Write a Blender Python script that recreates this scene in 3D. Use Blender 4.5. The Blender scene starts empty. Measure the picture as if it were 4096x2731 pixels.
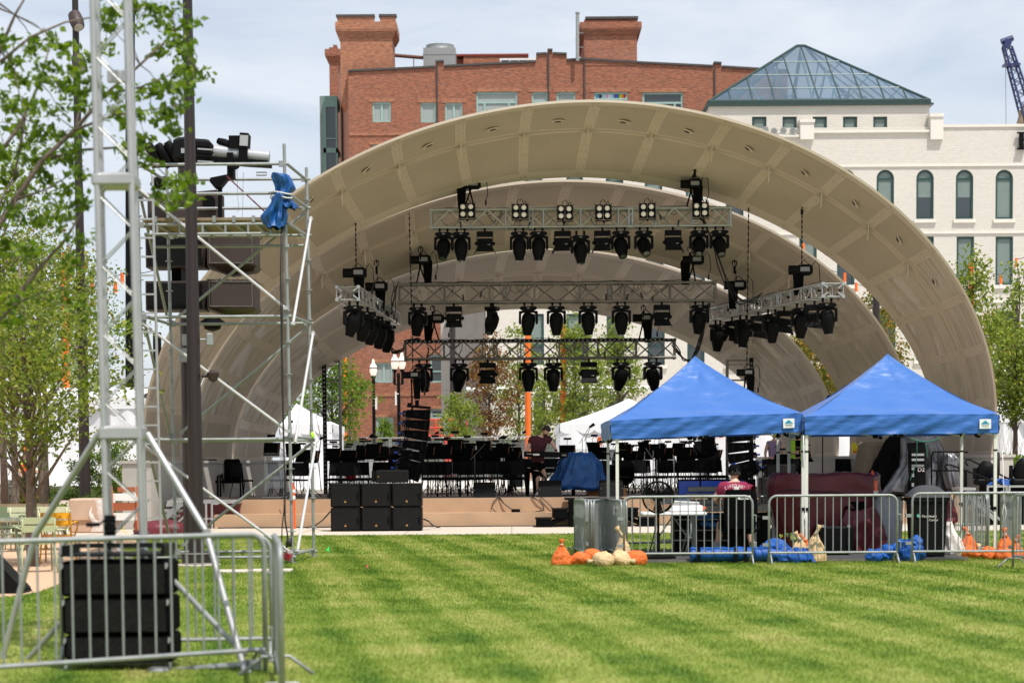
import bpy, math, random
import numpy as np
from mathutils import Vector, Matrix, Euler, noise as mnoise
R=math.radians
C=bpy.data.collections.new('scene_objects'); bpy.context.scene.collection.children.link(C)
random.seed(7)
sc=bpy.context.scene
# ---------------------------------------------------------------- camera (70 mm, slightly tilted down with a rising front)
FP=70/36*4096; HZ=1849.5; CAMZ=1.577
PITCH=R(-3.5); ROLL=R(0.42); PPY=HZ+FP*math.tan(-PITCH)
_f=Vector((0,math.cos(PITCH),math.sin(PITCH))); _u=Vector((0,-math.sin(PITCH),math.cos(PITCH))); _r=Vector((1,0,0))
RT=_r*math.cos(ROLL)-_u*math.sin(ROLL); UP=_u*math.cos(ROLL)+_r*math.sin(ROLL)
CAMP=Vector((0,0,CAMZ))
cd=bpy.data.cameras.new('camera'); cam=bpy.data.objects.new('camera',cd); C.objects.link(cam)
m=Matrix((RT,UP,-_f)).transposed().to_4x4(); m.translation=CAMP; cam.matrix_world=m
cd.lens=70; cd.sensor_width=36; cd.shift_y=(PPY-1365.5)/4096; cd.clip_start=0.5; cd.clip_end=3000
cd.dof.use_dof=True; cd.dof.focus_distance=47; cd.dof.aperture_fstop=2.2
sc.camera=cam
def P(px,py,Y):
    d=_f*FP+RT*(px-2048)-UP*(py-PPY); k=Y/d.y
    return CAMP+d*k
def G(px,py,z=0.0):
    d=_f*FP+RT*(px-2048)-UP*(py-PPY); k=(z-CAMZ)/d.z
    return CAMP+d*k
def S(Y): return FP/Y      # pixels per metre
# ---------------------------------------------------------------- light
SUN_EL,SUN_AZ=R(63),R(33)
sd=Vector((math.sin(SUN_AZ)*math.cos(SUN_EL),-math.cos(SUN_AZ)*math.cos(SUN_EL),math.sin(SUN_EL)))
sl=bpy.data.lights.new('sun','SUN'); sl.energy=4.6; sl.angle=R(0.55); sl.color=(1,0.955,0.89)
so=bpy.data.objects.new('sun',sl); C.objects.link(so); so.rotation_euler=(-sd).to_track_quat('-Z','Y').to_euler(); so.location=(0,0,60)
w=bpy.data.worlds.new('World'); sc.world=w; w.use_nodes=True
nt=w.node_tree; nt.nodes.clear()
def N(nt,t,**k):
    n=nt.nodes.new(t)
    for a,b in k.items(): setattr(n,a,b)
    return n
o=N(nt,'ShaderNodeOutputWorld'); bg=N(nt,'ShaderNodeBackground'); bg.inputs[1].default_value=0.13
sky=N(nt,'ShaderNodeTexSky',sky_type='NISHITA'); sky.sun_disc=False; sky.sun_elevation=SUN_EL; sky.sun_rotation=math.atan2(sd.x,sd.y); sky.air_density=1.0; sky.dust_density=1.6; sky.ozone_density=1.2
tc=N(nt,'ShaderNodeTexCoord'); mp=N(nt,'ShaderNodeMapping'); mp.inputs['Scale'].default_value=(2.0,2.0,9.0)
n1=N(nt,'ShaderNodeTexNoise'); n1.inputs['Scale'].default_value=2.6; n1.inputs['Detail'].default_value=9; n1.inputs['Roughness'].default_value=.56; n1.inputs['Distortion'].default_value=.5
rp=N(nt,'ShaderNodeValToRGB'); rp.color_ramp.elements[0].position=.30; rp.color_ramp.elements[1].position=.66
rp.color_ramp.elements[0].color=(.42,.42,.42,1); rp.color_ramp.elements[1].color=(.96,.96,.96,1)
mx=N(nt,'ShaderNodeMix',data_type='RGBA'); mx.inputs[7].default_value=(6.0,6.35,6.9,1)
L=nt.links.new
L(tc.outputs['Generated'],mp.inputs[0]); L(mp.outputs[0],n1.inputs['Vector']); L(n1.outputs['Fac'],rp.inputs[0]); L(rp.outputs[0],mx.inputs[0]); L(sky.outputs[0],mx.inputs[6]); L(mx.outputs[2],bg.inputs[0]); L(bg.outputs[0],o.inputs[0])
sc.view_settings.view_transform='Standard'; sc.view_settings.look='None'; sc.view_settings.exposure=0.12; sc.view_settings.gamma=1
sc.cycles.max_bounces=8; sc.cycles.transparent_max_bounces=24; sc.cycles.caustics_reflective=False; sc.cycles.caustics_refractive=False
# ---------------------------------------------------------------- materials
def newmat(name):
    m=bpy.data.materials.new(name); m.use_nodes=True; nt=m.node_tree; b=nt.nodes['Principled BSDF']; return m,nt,b
def pm(name,col,rough=.6,metal=0,var=.12,scale=3.0,bump=0,bscale=60,spec=None,hue=None,detail=6):
    m,nt,b=newmat(name); L=nt.links.new
    b.inputs['Roughness'].default_value=rough; b.inputs['Metallic'].default_value=metal
    if spec is not None: b.inputs['Specular IOR Level'].default_value=spec
    tc=N(nt,'ShaderNodeTexCoord')
    n=N(nt,'ShaderNodeTexNoise'); n.inputs['Scale'].default_value=scale; n.inputs['Detail'].default_value=detail; L(tc.outputs['Object'],n.inputs['Vector'])
    mx=N(nt,'ShaderNodeMix',data_type='RGBA'); L(n.outputs['Fac'],mx.inputs[0])
    c2=hue or col
    mx.inputs[6].default_value=(*[max(0,x*(1-var*1.6)) for x in col],1); mx.inputs[7].default_value=(*[min(1,x*(1+var*1.6)) for x in c2],1)
    L(mx.outputs[2],b.inputs['Base Color'])
    if bump:
        n2=N(nt,'ShaderNodeTexNoise'); n2.inputs['Scale'].default_value=bscale; n2.inputs['Detail'].default_value=5; L(tc.outputs['Object'],n2.inputs['Vector'])
        bp=N(nt,'ShaderNodeBump'); bp.inputs['Strength'].default_value=bump; bp.inputs['Distance'].default_value=.02; L(n2.outputs['Fac'],bp.inputs['Height']); L(bp.outputs[0],b.inputs['Normal'])
    return m
def brickmat(name,c1,c2,mort,bw=.21,rh=.075,bump=.4,var=.3,stain=(.5,.42,.36),stainamt=.3,ms=.012):
    m,nt,b=newmat(name); L=nt.links.new; b.inputs['Roughness'].default_value=.9
    tc=N(nt,'ShaderNodeTexCoord'); sp=N(nt,'ShaderNodeSeparateXYZ'); ad=N(nt,'ShaderNodeMath',operation='ADD'); cb=N(nt,'ShaderNodeCombineXYZ')
    L(tc.outputs['Object'],sp.inputs[0]); L(sp.outputs[0],ad.inputs[0]); L(sp.outputs[1],ad.inputs[1]); L(ad.outputs[0],cb.inputs[0]); L(sp.outputs[2],cb.inputs[1])
    br=N(nt,'ShaderNodeTexBrick'); br.inputs['Scale'].default_value=1; br.inputs['Brick Width'].default_value=bw; br.inputs['Row Height'].default_value=rh; br.inputs['Mortar Size'].default_value=ms; br.inputs['Mortar Smooth'].default_value=.3; br.inputs['Bias'].default_value=-.1
    br.inputs['Color1'].default_value=(*c1,1); br.inputs['Color2'].default_value=(*c2,1); br.inputs['Mortar'].default_value=(*mort,1); L(cb.outputs[0],br.inputs['Vector'])
    def noise(s,d,vec,sc3=None):
        n=N(nt,'ShaderNodeTexNoise'); n.inputs['Scale'].default_value=s; n.inputs['Detail'].default_value=d; n.inputs['Roughness'].default_value=.65
        if sc3:
            mp=N(nt,'ShaderNodeMapping'); mp.inputs['Scale'].default_value=sc3; L(vec,mp.inputs[0]); vec=mp.outputs[0]
        L(vec,n.inputs['Vector']); return n
    n1=noise(1.0,6,cb.outputs[0],(2.2,9,1)); n2=noise(.16,8,cb.outputs[0])
    h=N(nt,'ShaderNodeHueSaturation'); mr=N(nt,'ShaderNodeMapRange'); mr.inputs[1].default_value=.25; mr.inputs[2].default_value=.75; mr.inputs[3].default_value=1-var; mr.inputs[4].default_value=1+var
    L(n1.outputs['Fac'],mr.inputs[0]); L(mr.outputs[0],h.inputs['Value']); L(br.outputs['Color'],h.inputs['Color'])
    rp=N(nt,'ShaderNodeValToRGB'); rp.color_ramp.elements[0].position=.56; rp.color_ramp.elements[1].position=.72; rp.color_ramp.elements[1].color=(stainamt,)*3+(1,); L(n2.outputs['Fac'],rp.inputs[0])
    mx=N(nt,'ShaderNodeMix',data_type='RGBA'); L(rp.outputs[0],mx.inputs[0]); L(h.outputs[0],mx.inputs[6]); mx.inputs[7].default_value=(*stain,1); L(mx.outputs[2],b.inputs['Base Color'])
    bp=N(nt,'ShaderNodeBump'); bp.inputs['Strength'].default_value=bump; bp.inputs['Distance'].default_value=.03
    ma=N(nt,'ShaderNodeMath',operation='MULTIPLY_ADD'); L(n1.outputs['Fac'],ma.inputs[0]); ma.inputs[1].default_value=1.0; L(br.outputs['Fac'],ma.inputs[2]); 
    iv=N(nt,'ShaderNodeMath',operation='SUBTRACT'); L(n1.outputs['Fac'],iv.inputs[0]); L(br.outputs['Fac'],iv.inputs[1]); L(iv.outputs[0],bp.inputs['Height']); L(bp.outputs[0],b.inputs['Normal'])
    return m
def leafmat(name,c1,c2,c3):
    m,nt,b=newmat(name); L=nt.links.new
    g=N(nt,'ShaderNodeNewGeometry'); rp=N(nt,'ShaderNodeValToRGB'); e=rp.color_ramp.elements; e[0].color=(*c1,1); e[1].color=(*c3,1); x=e.new(.55); x.color=(*c2,1)
    L(g.outputs['Random Per Island'],rp.inputs[0]); L(rp.outputs[0],b.inputs['Base Color']); b.inputs['Roughness'].default_value=.55; b.inputs['Specular IOR Level'].default_value=.3
    t=N(nt,'ShaderNodeBsdfTranslucent'); hs=N(nt,'ShaderNodeHueSaturation'); hs.inputs['Value'].default_value=1.5; hs.inputs['Saturation'].default_value=1.1; L(rp.outputs[0],hs.inputs['Color']); L(hs.outputs[0],t.inputs[0])
    ms=N(nt,'ShaderNodeMixShader'); ms.inputs[0].default_value=.42; L(b.outputs[0],ms.inputs[1]); L(t.outputs[0],ms.inputs[2]); L(ms.outputs[0],nt.nodes['Material Output'].inputs[0])
    return m
def glassmat(name,col,rough=.08,alpha=1.0,metal=0.0,var=.2,scale=.3):
    m,nt,b=newmat(name); L=nt.links.new
    b.inputs['Roughness'].default_value=rough; b.inputs['Metallic'].default_value=metal; b.inputs['Alpha'].default_value=alpha; b.inputs['Specular IOR Level'].default_value=.8
    tc=N(nt,'ShaderNodeTexCoord'); n=N(nt,'ShaderNodeTexNoise'); n.inputs['Scale'].default_value=scale; L(tc.outputs['Object'],n.inputs['Vector'])
    mx=N(nt,'ShaderNodeMix',data_type='RGBA'); L(n.outputs['Fac'],mx.inputs[0]); mx.inputs[6].default_value=(*[x*(1-var) for x in col],1); mx.inputs[7].default_value=(*[x*(1+var) for x in col],1); L(mx.outputs[2],b.inputs['Base Color'])
    return m
M={}
M['black']=pm('black_paint',(.004,.004,.0045),.55,var=.25,spec=.10)
M['blackm']=pm('black_matt',(.004,.004,.0045),.9,var=.2,spec=.05)
M['dark']=pm('dark_plastic',(.006,.006,.0065),.5,var=.2,spec=.12)
M['char']=pm('charcoal_fabric',(.05,.05,.055),.9,var=.2)
M['cable']=pm('cable_rubber',(.015,.015,.016),.6)
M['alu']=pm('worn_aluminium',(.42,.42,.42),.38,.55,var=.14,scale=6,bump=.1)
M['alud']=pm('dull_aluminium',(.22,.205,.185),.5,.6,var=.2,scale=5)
M['galv']=pm('galvanised_steel',(.30,.315,.31),.5,.4,var=.2,scale=7,bump=.15,bscale=40)
M['brown']=pm('brown_pole_paint',(.020,.012,.011),.45,var=.15,scale=2)
M['brownbox']=pm('brown_cabinet_paint',(.040,.023,.021),.55,var=.12,scale=3,bump=.15)
M['white']=pm('white_paint',(.8,.8,.79),.5,var=.04)
M['leg']=pm('cream_leg_paint',(.72,.71,.64),.45,var=.06)
M['vinyl']=pm('white_tent_vinyl',(.70,.70,.72),.5,var=.03,scale=1.2,bump=.25,bscale=2.2)
M['conc']=pm('pale_concrete',(.56,.49,.41),.85,var=.08,scale=2.5,bump=.2)
M['stonec']=pm('plinth_stone',(.46,.43,.39),.8,var=.07,scale=2,bump=.15)
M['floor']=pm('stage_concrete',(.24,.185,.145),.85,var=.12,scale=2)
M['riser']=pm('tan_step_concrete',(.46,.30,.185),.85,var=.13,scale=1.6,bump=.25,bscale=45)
M['asph']=pm('back_pavement',(.58,.55,.50),.9,var=.1,scale=.6)
M['gravel']=pm('tan_gravel',(.56,.37,.235),.95,var=.16,scale=14,bump=.7,bscale=55)
M['mulch']=pm('planting_soil',(.10,.07,.045),.95,var=.35,scale=9,bump=.8,bscale=25)
M['orange']=pm('orange_paint',(.85,.15,.01),.5,var=.08)
M['orangep']=pm('orange_plastic',(.9,.11,.015),.45,var=.1)
M['bluebag']=pm('blue_nylon',(.002,.075,.33),.6,var=.25,scale=6,bump=.5,bscale=9)
M['bluetarp']=pm('blue_tarp',(.002,.07,.25),.45,var=.3,scale=5,bump=.7,bscale=7)
M['maroon']=pm('maroon_cover',(.115,.010,.018),.5,var=.25,scale=3,bump=.6,bscale=4)
M['silver']=pm('silver_tarp',(.16,.16,.175),.32,.35,var=.35,scale=4,bump=.9,bscale=6)
M['tantarp']=pm('tan_canvas',(.20,.16,.115),.9,var=.25,scale=3,bump=.6,bscale=5)
M['greycloth']=pm('grey_cloth',(.30,.31,.34),.8,var=.12,scale=4,bump=.4,bscale=5)
M['sand']=pm('cream_sandbag',(.58,.41,.22),.75,var=.2,scale=12,bump=1.0,bscale=26)
M['sando']=pm('orange_sandbag',(.66,.135,.02),.7,var=.28,scale=12,bump=1.0,bscale=26)
M['skin']=pm('skin',(.62,.37,.27),.55,var=.08,scale=12)
M['hair']=pm('dark_hair',(.025,.014,.010),.7,var=.4,scale=60,bump=.6,bscale=90)
M['beard']=pm('brown_beard',(.055,.020,.010),.8,var=.4,scale=70,bump=.7,bscale=90)
M['tmaroon']=pm('maroon_shirt',(.062,.008,.018),.85,var=.2,scale=9,bump=.5,bscale=12)
M['tlife']=pm('crimson_shirt',(.22,.008,.045),.85,var=.15,scale=9,bump=.4,bscale=12)
M['lav']=pm('lavender_shirt',(.30,.21,.36),.9,var=.12,scale=9,bump=.4,bscale=12)
M['hivis']=pm('hi_vis_yellow',(.45,.85,.04),.7,var=.1,scale=9)
M['wood']=pm('orange_wood',(.36,.14,.045),.6,var=.25,scale=8)
M['ply']=pm('deck_boards',(.25,.19,.12),.8,var=.25,scale=6)
M['bark']=pm('tree_bark',(.115,.085,.066),.95,var=.35,scale=22,bump=1.0,bscale=45)
M['barkl']=pm('grey_bark',(.17,.13,.105),.95,var=.3,scale=22,bump=1.0,bscale=45)
M['boulder']=pm('boulder_stone',(.42,.33,.28),.9,var=.3,scale=4,bump=1.0,bscale=9)
M['card']=pm('wrapped_carton',(.52,.37,.27),.55,var=.15,scale=3,bump=.3,bscale=6)
M['wrap']=pm('stretch_film',(.72,.66,.62),.25,var=.15,scale=9,bump=.8,bscale=14)
M['yellow']=pm('yellow_chair_paint',(.82,.37,.008),.45,var=.05)
M['sage']=pm('sage_chair_paint',(.37,.41,.23),.5,var=.06)
M['sagel']=pm('pale_sage_paint',(.55,.57,.38),.5,var=.06)
M['sageg']=pm('green_chair_paint',(.15,.21,.12),.5,var=.06)
M['dgreen']=pm('dark_green_frame',(.012,.05,.045),.5,var=.15)
M['lgreen']=pm('pale_green_frame',(.27,.40,.36),.5,var=.12)
M['gbay']=pm('green_bay_panel',(.13,.23,.20),.45,var=.1)
M['gutter']=pm('gutter_metal',(.028,.055,.048),.4,.2,var=.15)
M['glassd']=glassmat('dark_window_glass',(.035,.045,.05),.06)
M['blind']=pm('roller_blind',(.155,.20,.185),.6,var=.06,scale=2)
M['blindg']=pm('grey_blind',(.28,.31,.30),.6,var=.08,scale=.8)
M['roofm']=pm('dark_coping',(.05,.045,.042),.6,var=.2)
M['bluecr']=pm('crane_blue',(.012,.024,.10),.5,var=.15)
M['acr']=glassmat('clear_acrylic',(.75,.8,.82),.05,alpha=.18)
M['screen']=None
m_,nt_,b_=newmat('monitor_screen'); b_.inputs['Base Color'].default_value=(.0,.01,.06,1); b_.inputs['Roughness'].default_value=.25; b_.inputs['Emission Color'].default_value=(.003,.03,.22,1); b_.inputs['Emission Strength'].default_value=.55; M['screen']=m_
m_,nt_,b_=newmat('lamp_globe'); b_.inputs['Base Color'].default_value=(.85,.74,.66,1); b_.inputs['Roughness'].default_value=.25; b_.inputs['Emission Color'].default_value=(1,.72,.5,1); b_.inputs['Emission Strength'].default_value=.28; M['globe']=m_
m_,nt_,b_=newmat('lamp_lens'); b_.inputs['Base Color'].default_value=(.8,.72,.5,1); b_.inputs['Roughness'].default_value=.2; b_.inputs['Emission Color'].default_value=(1,.86,.62,1); b_.inputs['Emission Strength'].default_value=.12; M['lens']=m_
M['lensd']=glassmat('dark_lens_glass',(.03,.05,.03),.05)
M['brick']=brickmat('red_brick',(.30,.082,.034),(.165,.048,.027),(.29,.18,.125),bw=.30,rh=.105,var=.55,stain=(.36,.22,.17),stainamt=.3,ms=.016)
M['bricko']=brickmat('orange_brick',(.38,.13,.055),(.23,.07,.035),(.32,.21,.145),bw=.30,rh=.105,var=.5,stain=(.36,.24,.17),stainamt=.3,ms=.016)
M['wbrick']=brickmat('white_painted_brick',(.60,.565,.505),(.565,.53,.47),(.515,.48,.425),bw=.34,rh=.115,var=.06,bump=.5,stain=(.62,.58,.51),stainamt=.5)
M['wstone']=pm('white_painted_trim',(.64,.605,.54),.7,var=.06,scale=1)
M['fin']=pm('grey_fin_concrete',(.38,.35,.32),.85,var=.1,scale=.8)
M['leafa']=leafmat('leaves_bright',(.055,.105,.012),(.115,.19,.02),(.21,.28,.035))
M['leafb']=leafmat('leaves_maple',(.075,.12,.015),(.17,.23,.032),(.31,.33,.06))
M['leafy']=leafmat('leaves_yellowing',(.09,.12,.02),(.20,.20,.035),(.34,.17,.04))
M['leafr']=leafmat('leaves_russet',(.11,.045,.018),(.20,.08,.03),(.20,.19,.05))
M['leafd']=leafmat('leaves_shrub',(.035,.07,.015),(.07,.12,.025),(.13,.18,.04))
M['reed']=pm('reed_stems',(.35,.32,.2),.8,var=.2)
# canopy fabric: thin blue cloth that lets some light through
def canopymat():
    m,nt,b=newmat('blue_canopy'); L=nt.links.new
    tc=N(nt,'ShaderNodeTexCoord'); n=N(nt,'ShaderNodeTexNoise'); n.inputs['Scale'].default_value=1.7; n.inputs['Detail'].default_value=4; mp=N(nt,'ShaderNodeMapping'); mp.inputs['Scale'].default_value=(1,1,4); L(tc.outputs['Object'],mp.inputs[0]); L(mp.outputs[0],n.inputs['Vector'])
    b.inputs['Base Color'].default_value=(.030,.15,.50,1); b.inputs['Roughness'].default_value=.42; b.inputs['Specular IOR Level'].default_value=.6
    b.inputs['Sheen Weight'].default_value=.3
    bp=N(nt,'ShaderNodeBump'); bp.inputs['Strength'].default_value=.5; bp.inputs['Distance'].default_value=.07; L(n.outputs['Fac'],bp.inputs['Height']); L(bp.outputs[0],b.inputs['Normal'])
    t=N(nt,'ShaderNodeBsdfTranslucent'); t.inputs[0].default_value=(.02,.08,.42,1)
    ms=N(nt,'ShaderNodeMixShader'); ms.inputs[0].default_value=.18; L(b.outputs[0],ms.inputs[1]); L(t.outputs[0],ms.inputs[2]); L(ms.outputs[0],nt.nodes['Material Output'].inputs[0])
    return m
M['canopy']=canopymat()
# perforated metal: fine dot grid driven by the panel's own surface coordinates (u around the arch, v across the band)
def perfmat(name,alpha,c=(.455,.38,.305)):
    m,nt,b=newmat(name); L=nt.links.new
    uv=N(nt,'ShaderNodeUVMap'); sp=N(nt,'ShaderNodeSeparateXYZ'); L(uv.outputs[0],sp.inputs[0])
    wv=N(nt,'ShaderNodeMath',operation='MULTIPLY'); wv.inputs[1].default_value=2*math.pi/.075; L(sp.outputs[0],wv.inputs[0]); sn=N(nt,'ShaderNodeMath',operation='SINE'); L(wv.outputs[0],sn.inputs[0])
    n=N(nt,'ShaderNodeTexNoise'); n.inputs['Scale'].default_value=.9; n.inputs['Detail'].default_value=4; L(uv.outputs[0],n.inputs['Vector'])
    a=N(nt,'ShaderNodeMath',operation='MULTIPLY_ADD'); L(sn.outputs[0],a.inputs[0]); a.inputs[1].default_value=.13; L(n.outputs['Fac'],a.inputs[2])
    mx=N(nt,'ShaderNodeMix',data_type='RGBA'); L(a.outputs[0],mx.inputs[0]); mx.inputs[6].default_value=(*[x*.86 for x in c],1); mx.inputs[7].default_value=(*[min(1,x*1.14) for x in c],1); L(mx.outputs[2],b.inputs['Base Color']); b.inputs['Roughness'].default_value=.6
    if alpha<1:
        v=N(nt,'ShaderNodeTexNoise'); v.inputs['Scale'].default_value=1.0; v.inputs['Detail'].default_value=1; v.inputs['Distortion'].default_value=.6
        mp=N(nt,'ShaderNodeMapping'); mp.inputs['Rotation'].default_value=(0,0,R(28)); mp.inputs['Scale'].default_value=(.35,3.2,1); L(uv.outputs[0],mp.inputs[0]); L(mp.outputs[0],v.inputs['Vector'])
        rp=N(nt,'ShaderNodeValToRGB'); rp.color_ramp.elements[0].position=.44; rp.color_ramp.elements[0].color=(1,)*4; rp.color_ramp.elements[1].position=.54; rp.color_ramp.elements[1].color=(alpha,)*3+(1,); L(v.outputs['Fac'],rp.inputs[0]); L(rp.outputs[0],b.inputs['Alpha'])
    return m
M['shell']=pm('shell_steel_paint',(.585,.495,.405),.5,var=.035,scale=1.0)
M['perf']=perfmat('perforated_panel',1); M['perfo']=perfmat('open_perforated_panel',.76,(.53,.455,.375))
M['shellout']=pm('shell_outer_paint',(.5,.43,.34),.5,var=.05)
# ---------------------------------------------------------------- mesh helpers
def tag(o,label=None,cat=None,group=None,kind=None):
    if label: o['label']=label
    if cat: o['category']=cat
    if group: o['group']=group
    if kind: o['kind']=kind
    return o
def thing(name,label,cat,loc=(0,0,0),rz=0,group=None):
    o=bpy.data.objects.new(name,None); C.objects.link(o); o.location=loc; o.rotation_euler=(0,0,rz); o.empty_display_size=.2
    return tag(o,label,cat,group)
def copy_tree(o,parent=None):
    c=o.copy(); C.objects.link(c); c.parent=parent
    for ch in list(o.children): copy_tree(ch,c)
    return c
def V(*a): return Vector(a)
def wk(v,s=6):
    return (1-2.4*abs(mnoise.noise(v*s)))+.5*(1-2.4*abs(mnoise.noise(v*s*2.3+V(5,5,5))))
class MB:
    def __init__(s): s.v=[]; s.f=[]; s.m=[]; s.mi=0; s.uv=None
    def add(s,vs,fs):
        n=len(s.v); s.v+= [tuple(v) for v in vs]; s.f+=[tuple(i+n for i in f) for f in fs]; s.m+=[s.mi]*len(fs); return s
    def mat(s,i): s.mi=i; return s
    def bb(s,x0,x1,y0,y1,z0,z1):
        return s.add([(x0,y0,z0),(x1,y0,z0),(x1,y1,z0),(x0,y1,z0),(x0,y0,z1),(x1,y0,z1),(x1,y1,z1),(x0,y1,z1)],[(0,3,2,1),(4,5,6,7),(0,1,5,4),(1,2,6,5),(2,3,7,6),(3,0,4,7)])
    def box(s,c,d,rot=None):
        x,y,z=[k/2 for k in d]; vs=[Vector(p) for p in [(-x,-y,-z),(x,-y,-z),(x,y,-z),(-x,y,-z),(-x,-y,z),(x,-y,z),(x,y,z),(-x,y,z)]]
        if rot is not None:
            if not isinstance(rot,Matrix): rot=Euler(rot).to_matrix()
            vs=[rot@v for v in vs]
        return s.add([v+Vector(c) for v in vs],[(0,3,2,1),(4,5,6,7),(0,1,5,4),(1,2,6,5),(2,3,7,6),(3,0,4,7)])
    def rbox(s,c,d,b=.02,rot=None):   # box with chamfered edges
        x,y,z=[k/2 for k in d]; b=min(b,x*.9,y*.9,z*.9); vs=[];
        lv=[(-z,b),(-z+b,0),(z-b,0),(z,b)]
        for zz,ins in lv:
            X,Y=x-ins,y-ins
            vs+=[(-X+b,-Y,zz),(X-b,-Y,zz),(X,-Y+b,zz),(X,Y-b,zz),(X-b,Y,zz),(-X+b,Y,zz),(-X,Y-b,zz),(-X,-Y+b,zz)]
        fs=[tuple(range(7,-1,-1)),tuple(range(24,32))]
        for k in range(3):
            for i in range(8): fs.append((k*8+i,k*8+(i+1)%8,k*8+8+(i+1)%8,k*8+8+i))
        vs=[Vector(v) for v in vs]
        if rot is not None:
            if not isinstance(rot,Matrix): rot=Euler(rot).to_matrix()
            vs=[rot@v for v in vs]
        return s.add([v+Vector(c) for v in vs],fs)
    def cyl(s,p0,p1,r,r1=None,n=8,cap=True):
        p0,p1=Vector(p0),Vector(p1); r1=r if r1 is None else r1; d=(p1-p0)
        if d.length<1e-6: return s
        d.normalize(); a=d.orthogonal().normalized(); b=d.cross(a); vs=[]
        for p,rr in ((p0,r),(p1,r1)):
            for i in range(n):
                t=2*math.pi*i/n; vs.append(p+a*(rr*math.cos(t))+b*(rr*math.sin(t)))
        fs=[(i,(i+1)%n,n+(i+1)%n,n+i) for i in range(n)]
        if cap: fs+=[tuple(range(n-1,-1,-1)),tuple(range(n,2*n))]
        return s.add(vs,fs)
    def path(s,pts,r,n=6,closed=False):
        pts=[Vector(p) for p in pts]; k=len(pts); rs=r if isinstance(r,(list,tuple)) else [r]*k
        vs=[]; prev=None
        for i,p in enumerate(pts):
            a=pts[(i-1)%k] if (i>0 or closed) else p; b=pts[(i+1)%k] if (i<k-1 or closed) else p
            d=(b-a); d=d.normalized() if d.length>1e-9 else V(0,0,1)
            if prev is None: prev=d.orthogonal().normalized()
            u=(prev-d*prev.dot(d)); u=u.normalized() if u.length>1e-6 else d.orthogonal().normalized(); prev=u; w_=d.cross(u)
            for j in range(n):
                t=2*math.pi*j/n; vs.append(p+u*(rs[i]*math.cos(t))+w_*(rs[i]*math.sin(t)))
        fs=[]
        for i in range(k if closed else k-1):
            a=i*n; b=((i+1)%k)*n
            for j in range(n): fs.append((a+j,a+(j+1)%n,b+(j+1)%n,b+j))
        if not closed: fs+=[tuple(range(n-1,-1,-1)),tuple(range((k-1)*n,k*n))]
        return s.add(vs,fs)
    def lathe(s,prof,c=(0,0,0),n=16,rot=None):
        vs=[]; 
        for r,z in prof:
            for i in range(n):
                t=2*math.pi*i/n; v=V(r*math.cos(t),r*math.sin(t),z)
                if rot is not None: v=rot@v
                vs.append(v+Vector(c))
        fs=[]
        for k in range(len(prof)-1):
            for i in range(n): fs.append((k*n+i,k*n+(i+1)%n,(k+1)*n+(i+1)%n,(k+1)*n+i))
        fs+=[tuple(range(n-1,-1,-1)),tuple(range((len(prof)-1)*n,len(prof)*n))]
        return s.add(vs,fs)
    def prism(s,poly,axis,a,b):
        # poly: 2-D outline; axis 'y' -> (x,z) outline between y=a..b ; 'x' -> (y,z); 'z' -> (x,y)
        def mk(p,t): return {'y':(p[0],t,p[1]),'x':(t,p[0],p[1]),'z':(p[0],p[1],t)}[axis]
        n=len(poly); vs=[mk(p,a) for p in poly]+[mk(p,b) for p in poly]
        return s.add(vs,[tuple(range(n)),tuple(range(2*n-1,n-1,-1))]+[(i,n+i,n+(i+1)%n,(i+1)%n) for i in range(n)])
    def grid(s,fn,nu,nv,double=0):
        vs=[fn(i/nu,j/nv) for j in range(nv+1) for i in range(nu+1)]
        fs=[(j*(nu+1)+i,j*(nu+1)+i+1,(j+1)*(nu+1)+i+1,(j+1)*(nu+1)+i) for j in range(nv) for i in range(nu)]
        return s.add(vs,fs)
    def blob(s,c,rad,seed=0,amp=.12,n=18,k=12,freq=3.0,flat=None,rot=None,wr=0,ws=5.0):
        rnd=random.Random(seed); ph=[(rnd.uniform(0,6.28),rnd.uniform(.5,1.6)*freq,rnd.uniform(0,6.28),rnd.uniform(.5,1.6)*freq) for _ in range(6)]
        vs=[]
        for j in range(k+1):
            th=math.pi*j/k
            for i in range(n):
                t=2*math.pi*i/n; d=V(math.sin(th)*math.cos(t),math.sin(th)*math.sin(t),math.cos(th))
                h=sum(math.sin(p[0]+p[1]*(d.x+.7*d.z))*math.cos(p[2]+p[3]*(d.y-.4*d.z)) for p in ph)/3
                v=V(d.x*rad[0],d.y*rad[1],d.z*rad[2])*(1+amp*h)
                if wr: v+=d*(wr*wk(v+V(seed,0,0),ws))
                if flat is not None and v.z<flat: v.z=flat
                if rot is not None: v=rot@v
                vs.append(v+Vector(c))
        fs=[(j*n+i,(j+1)*n+i,(j+1)*n+(i+1)%n,j*n+(i+1)%n) for j in range(k) for i in range(n)]
        return s.add(vs,fs)
    def build(s,name,mats,parent=None,smooth=False,world=False):
        if not isinstance(mats,(list,tuple)): mats=[mats]
        me=bpy.data.meshes.new(name); vs=s.v
        if world and parent is not None:
            q=parent; o=Vector(q.location)
            while q.parent: q=q.parent; o+=Vector(q.location)
            vs=[(v[0]-o.x,v[1]-o.y,v[2]-o.z) for v in vs]
        me.from_pydata(vs,[],s.f)
        for x in mats: me.materials.append(x)
        if len(mats)>1: me.polygons.foreach_set('material_index',s.m)
        if smooth:
            me.polygons.foreach_set('use_smooth',[True]*len(me.polygons))
            if smooth!='all':
                try: me.set_sharp_from_angle(angle=R(smooth if smooth>1 and smooth is not True else 40))
                except Exception: pass
        me.update()
        ob=bpy.data.objects.new(name,me); C.objects.link(ob); ob.parent=parent
        return ob
def structure(name,mb,mat,**k):
    o=mb.build(name,mat,**k); o['kind']='structure'; return o
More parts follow.
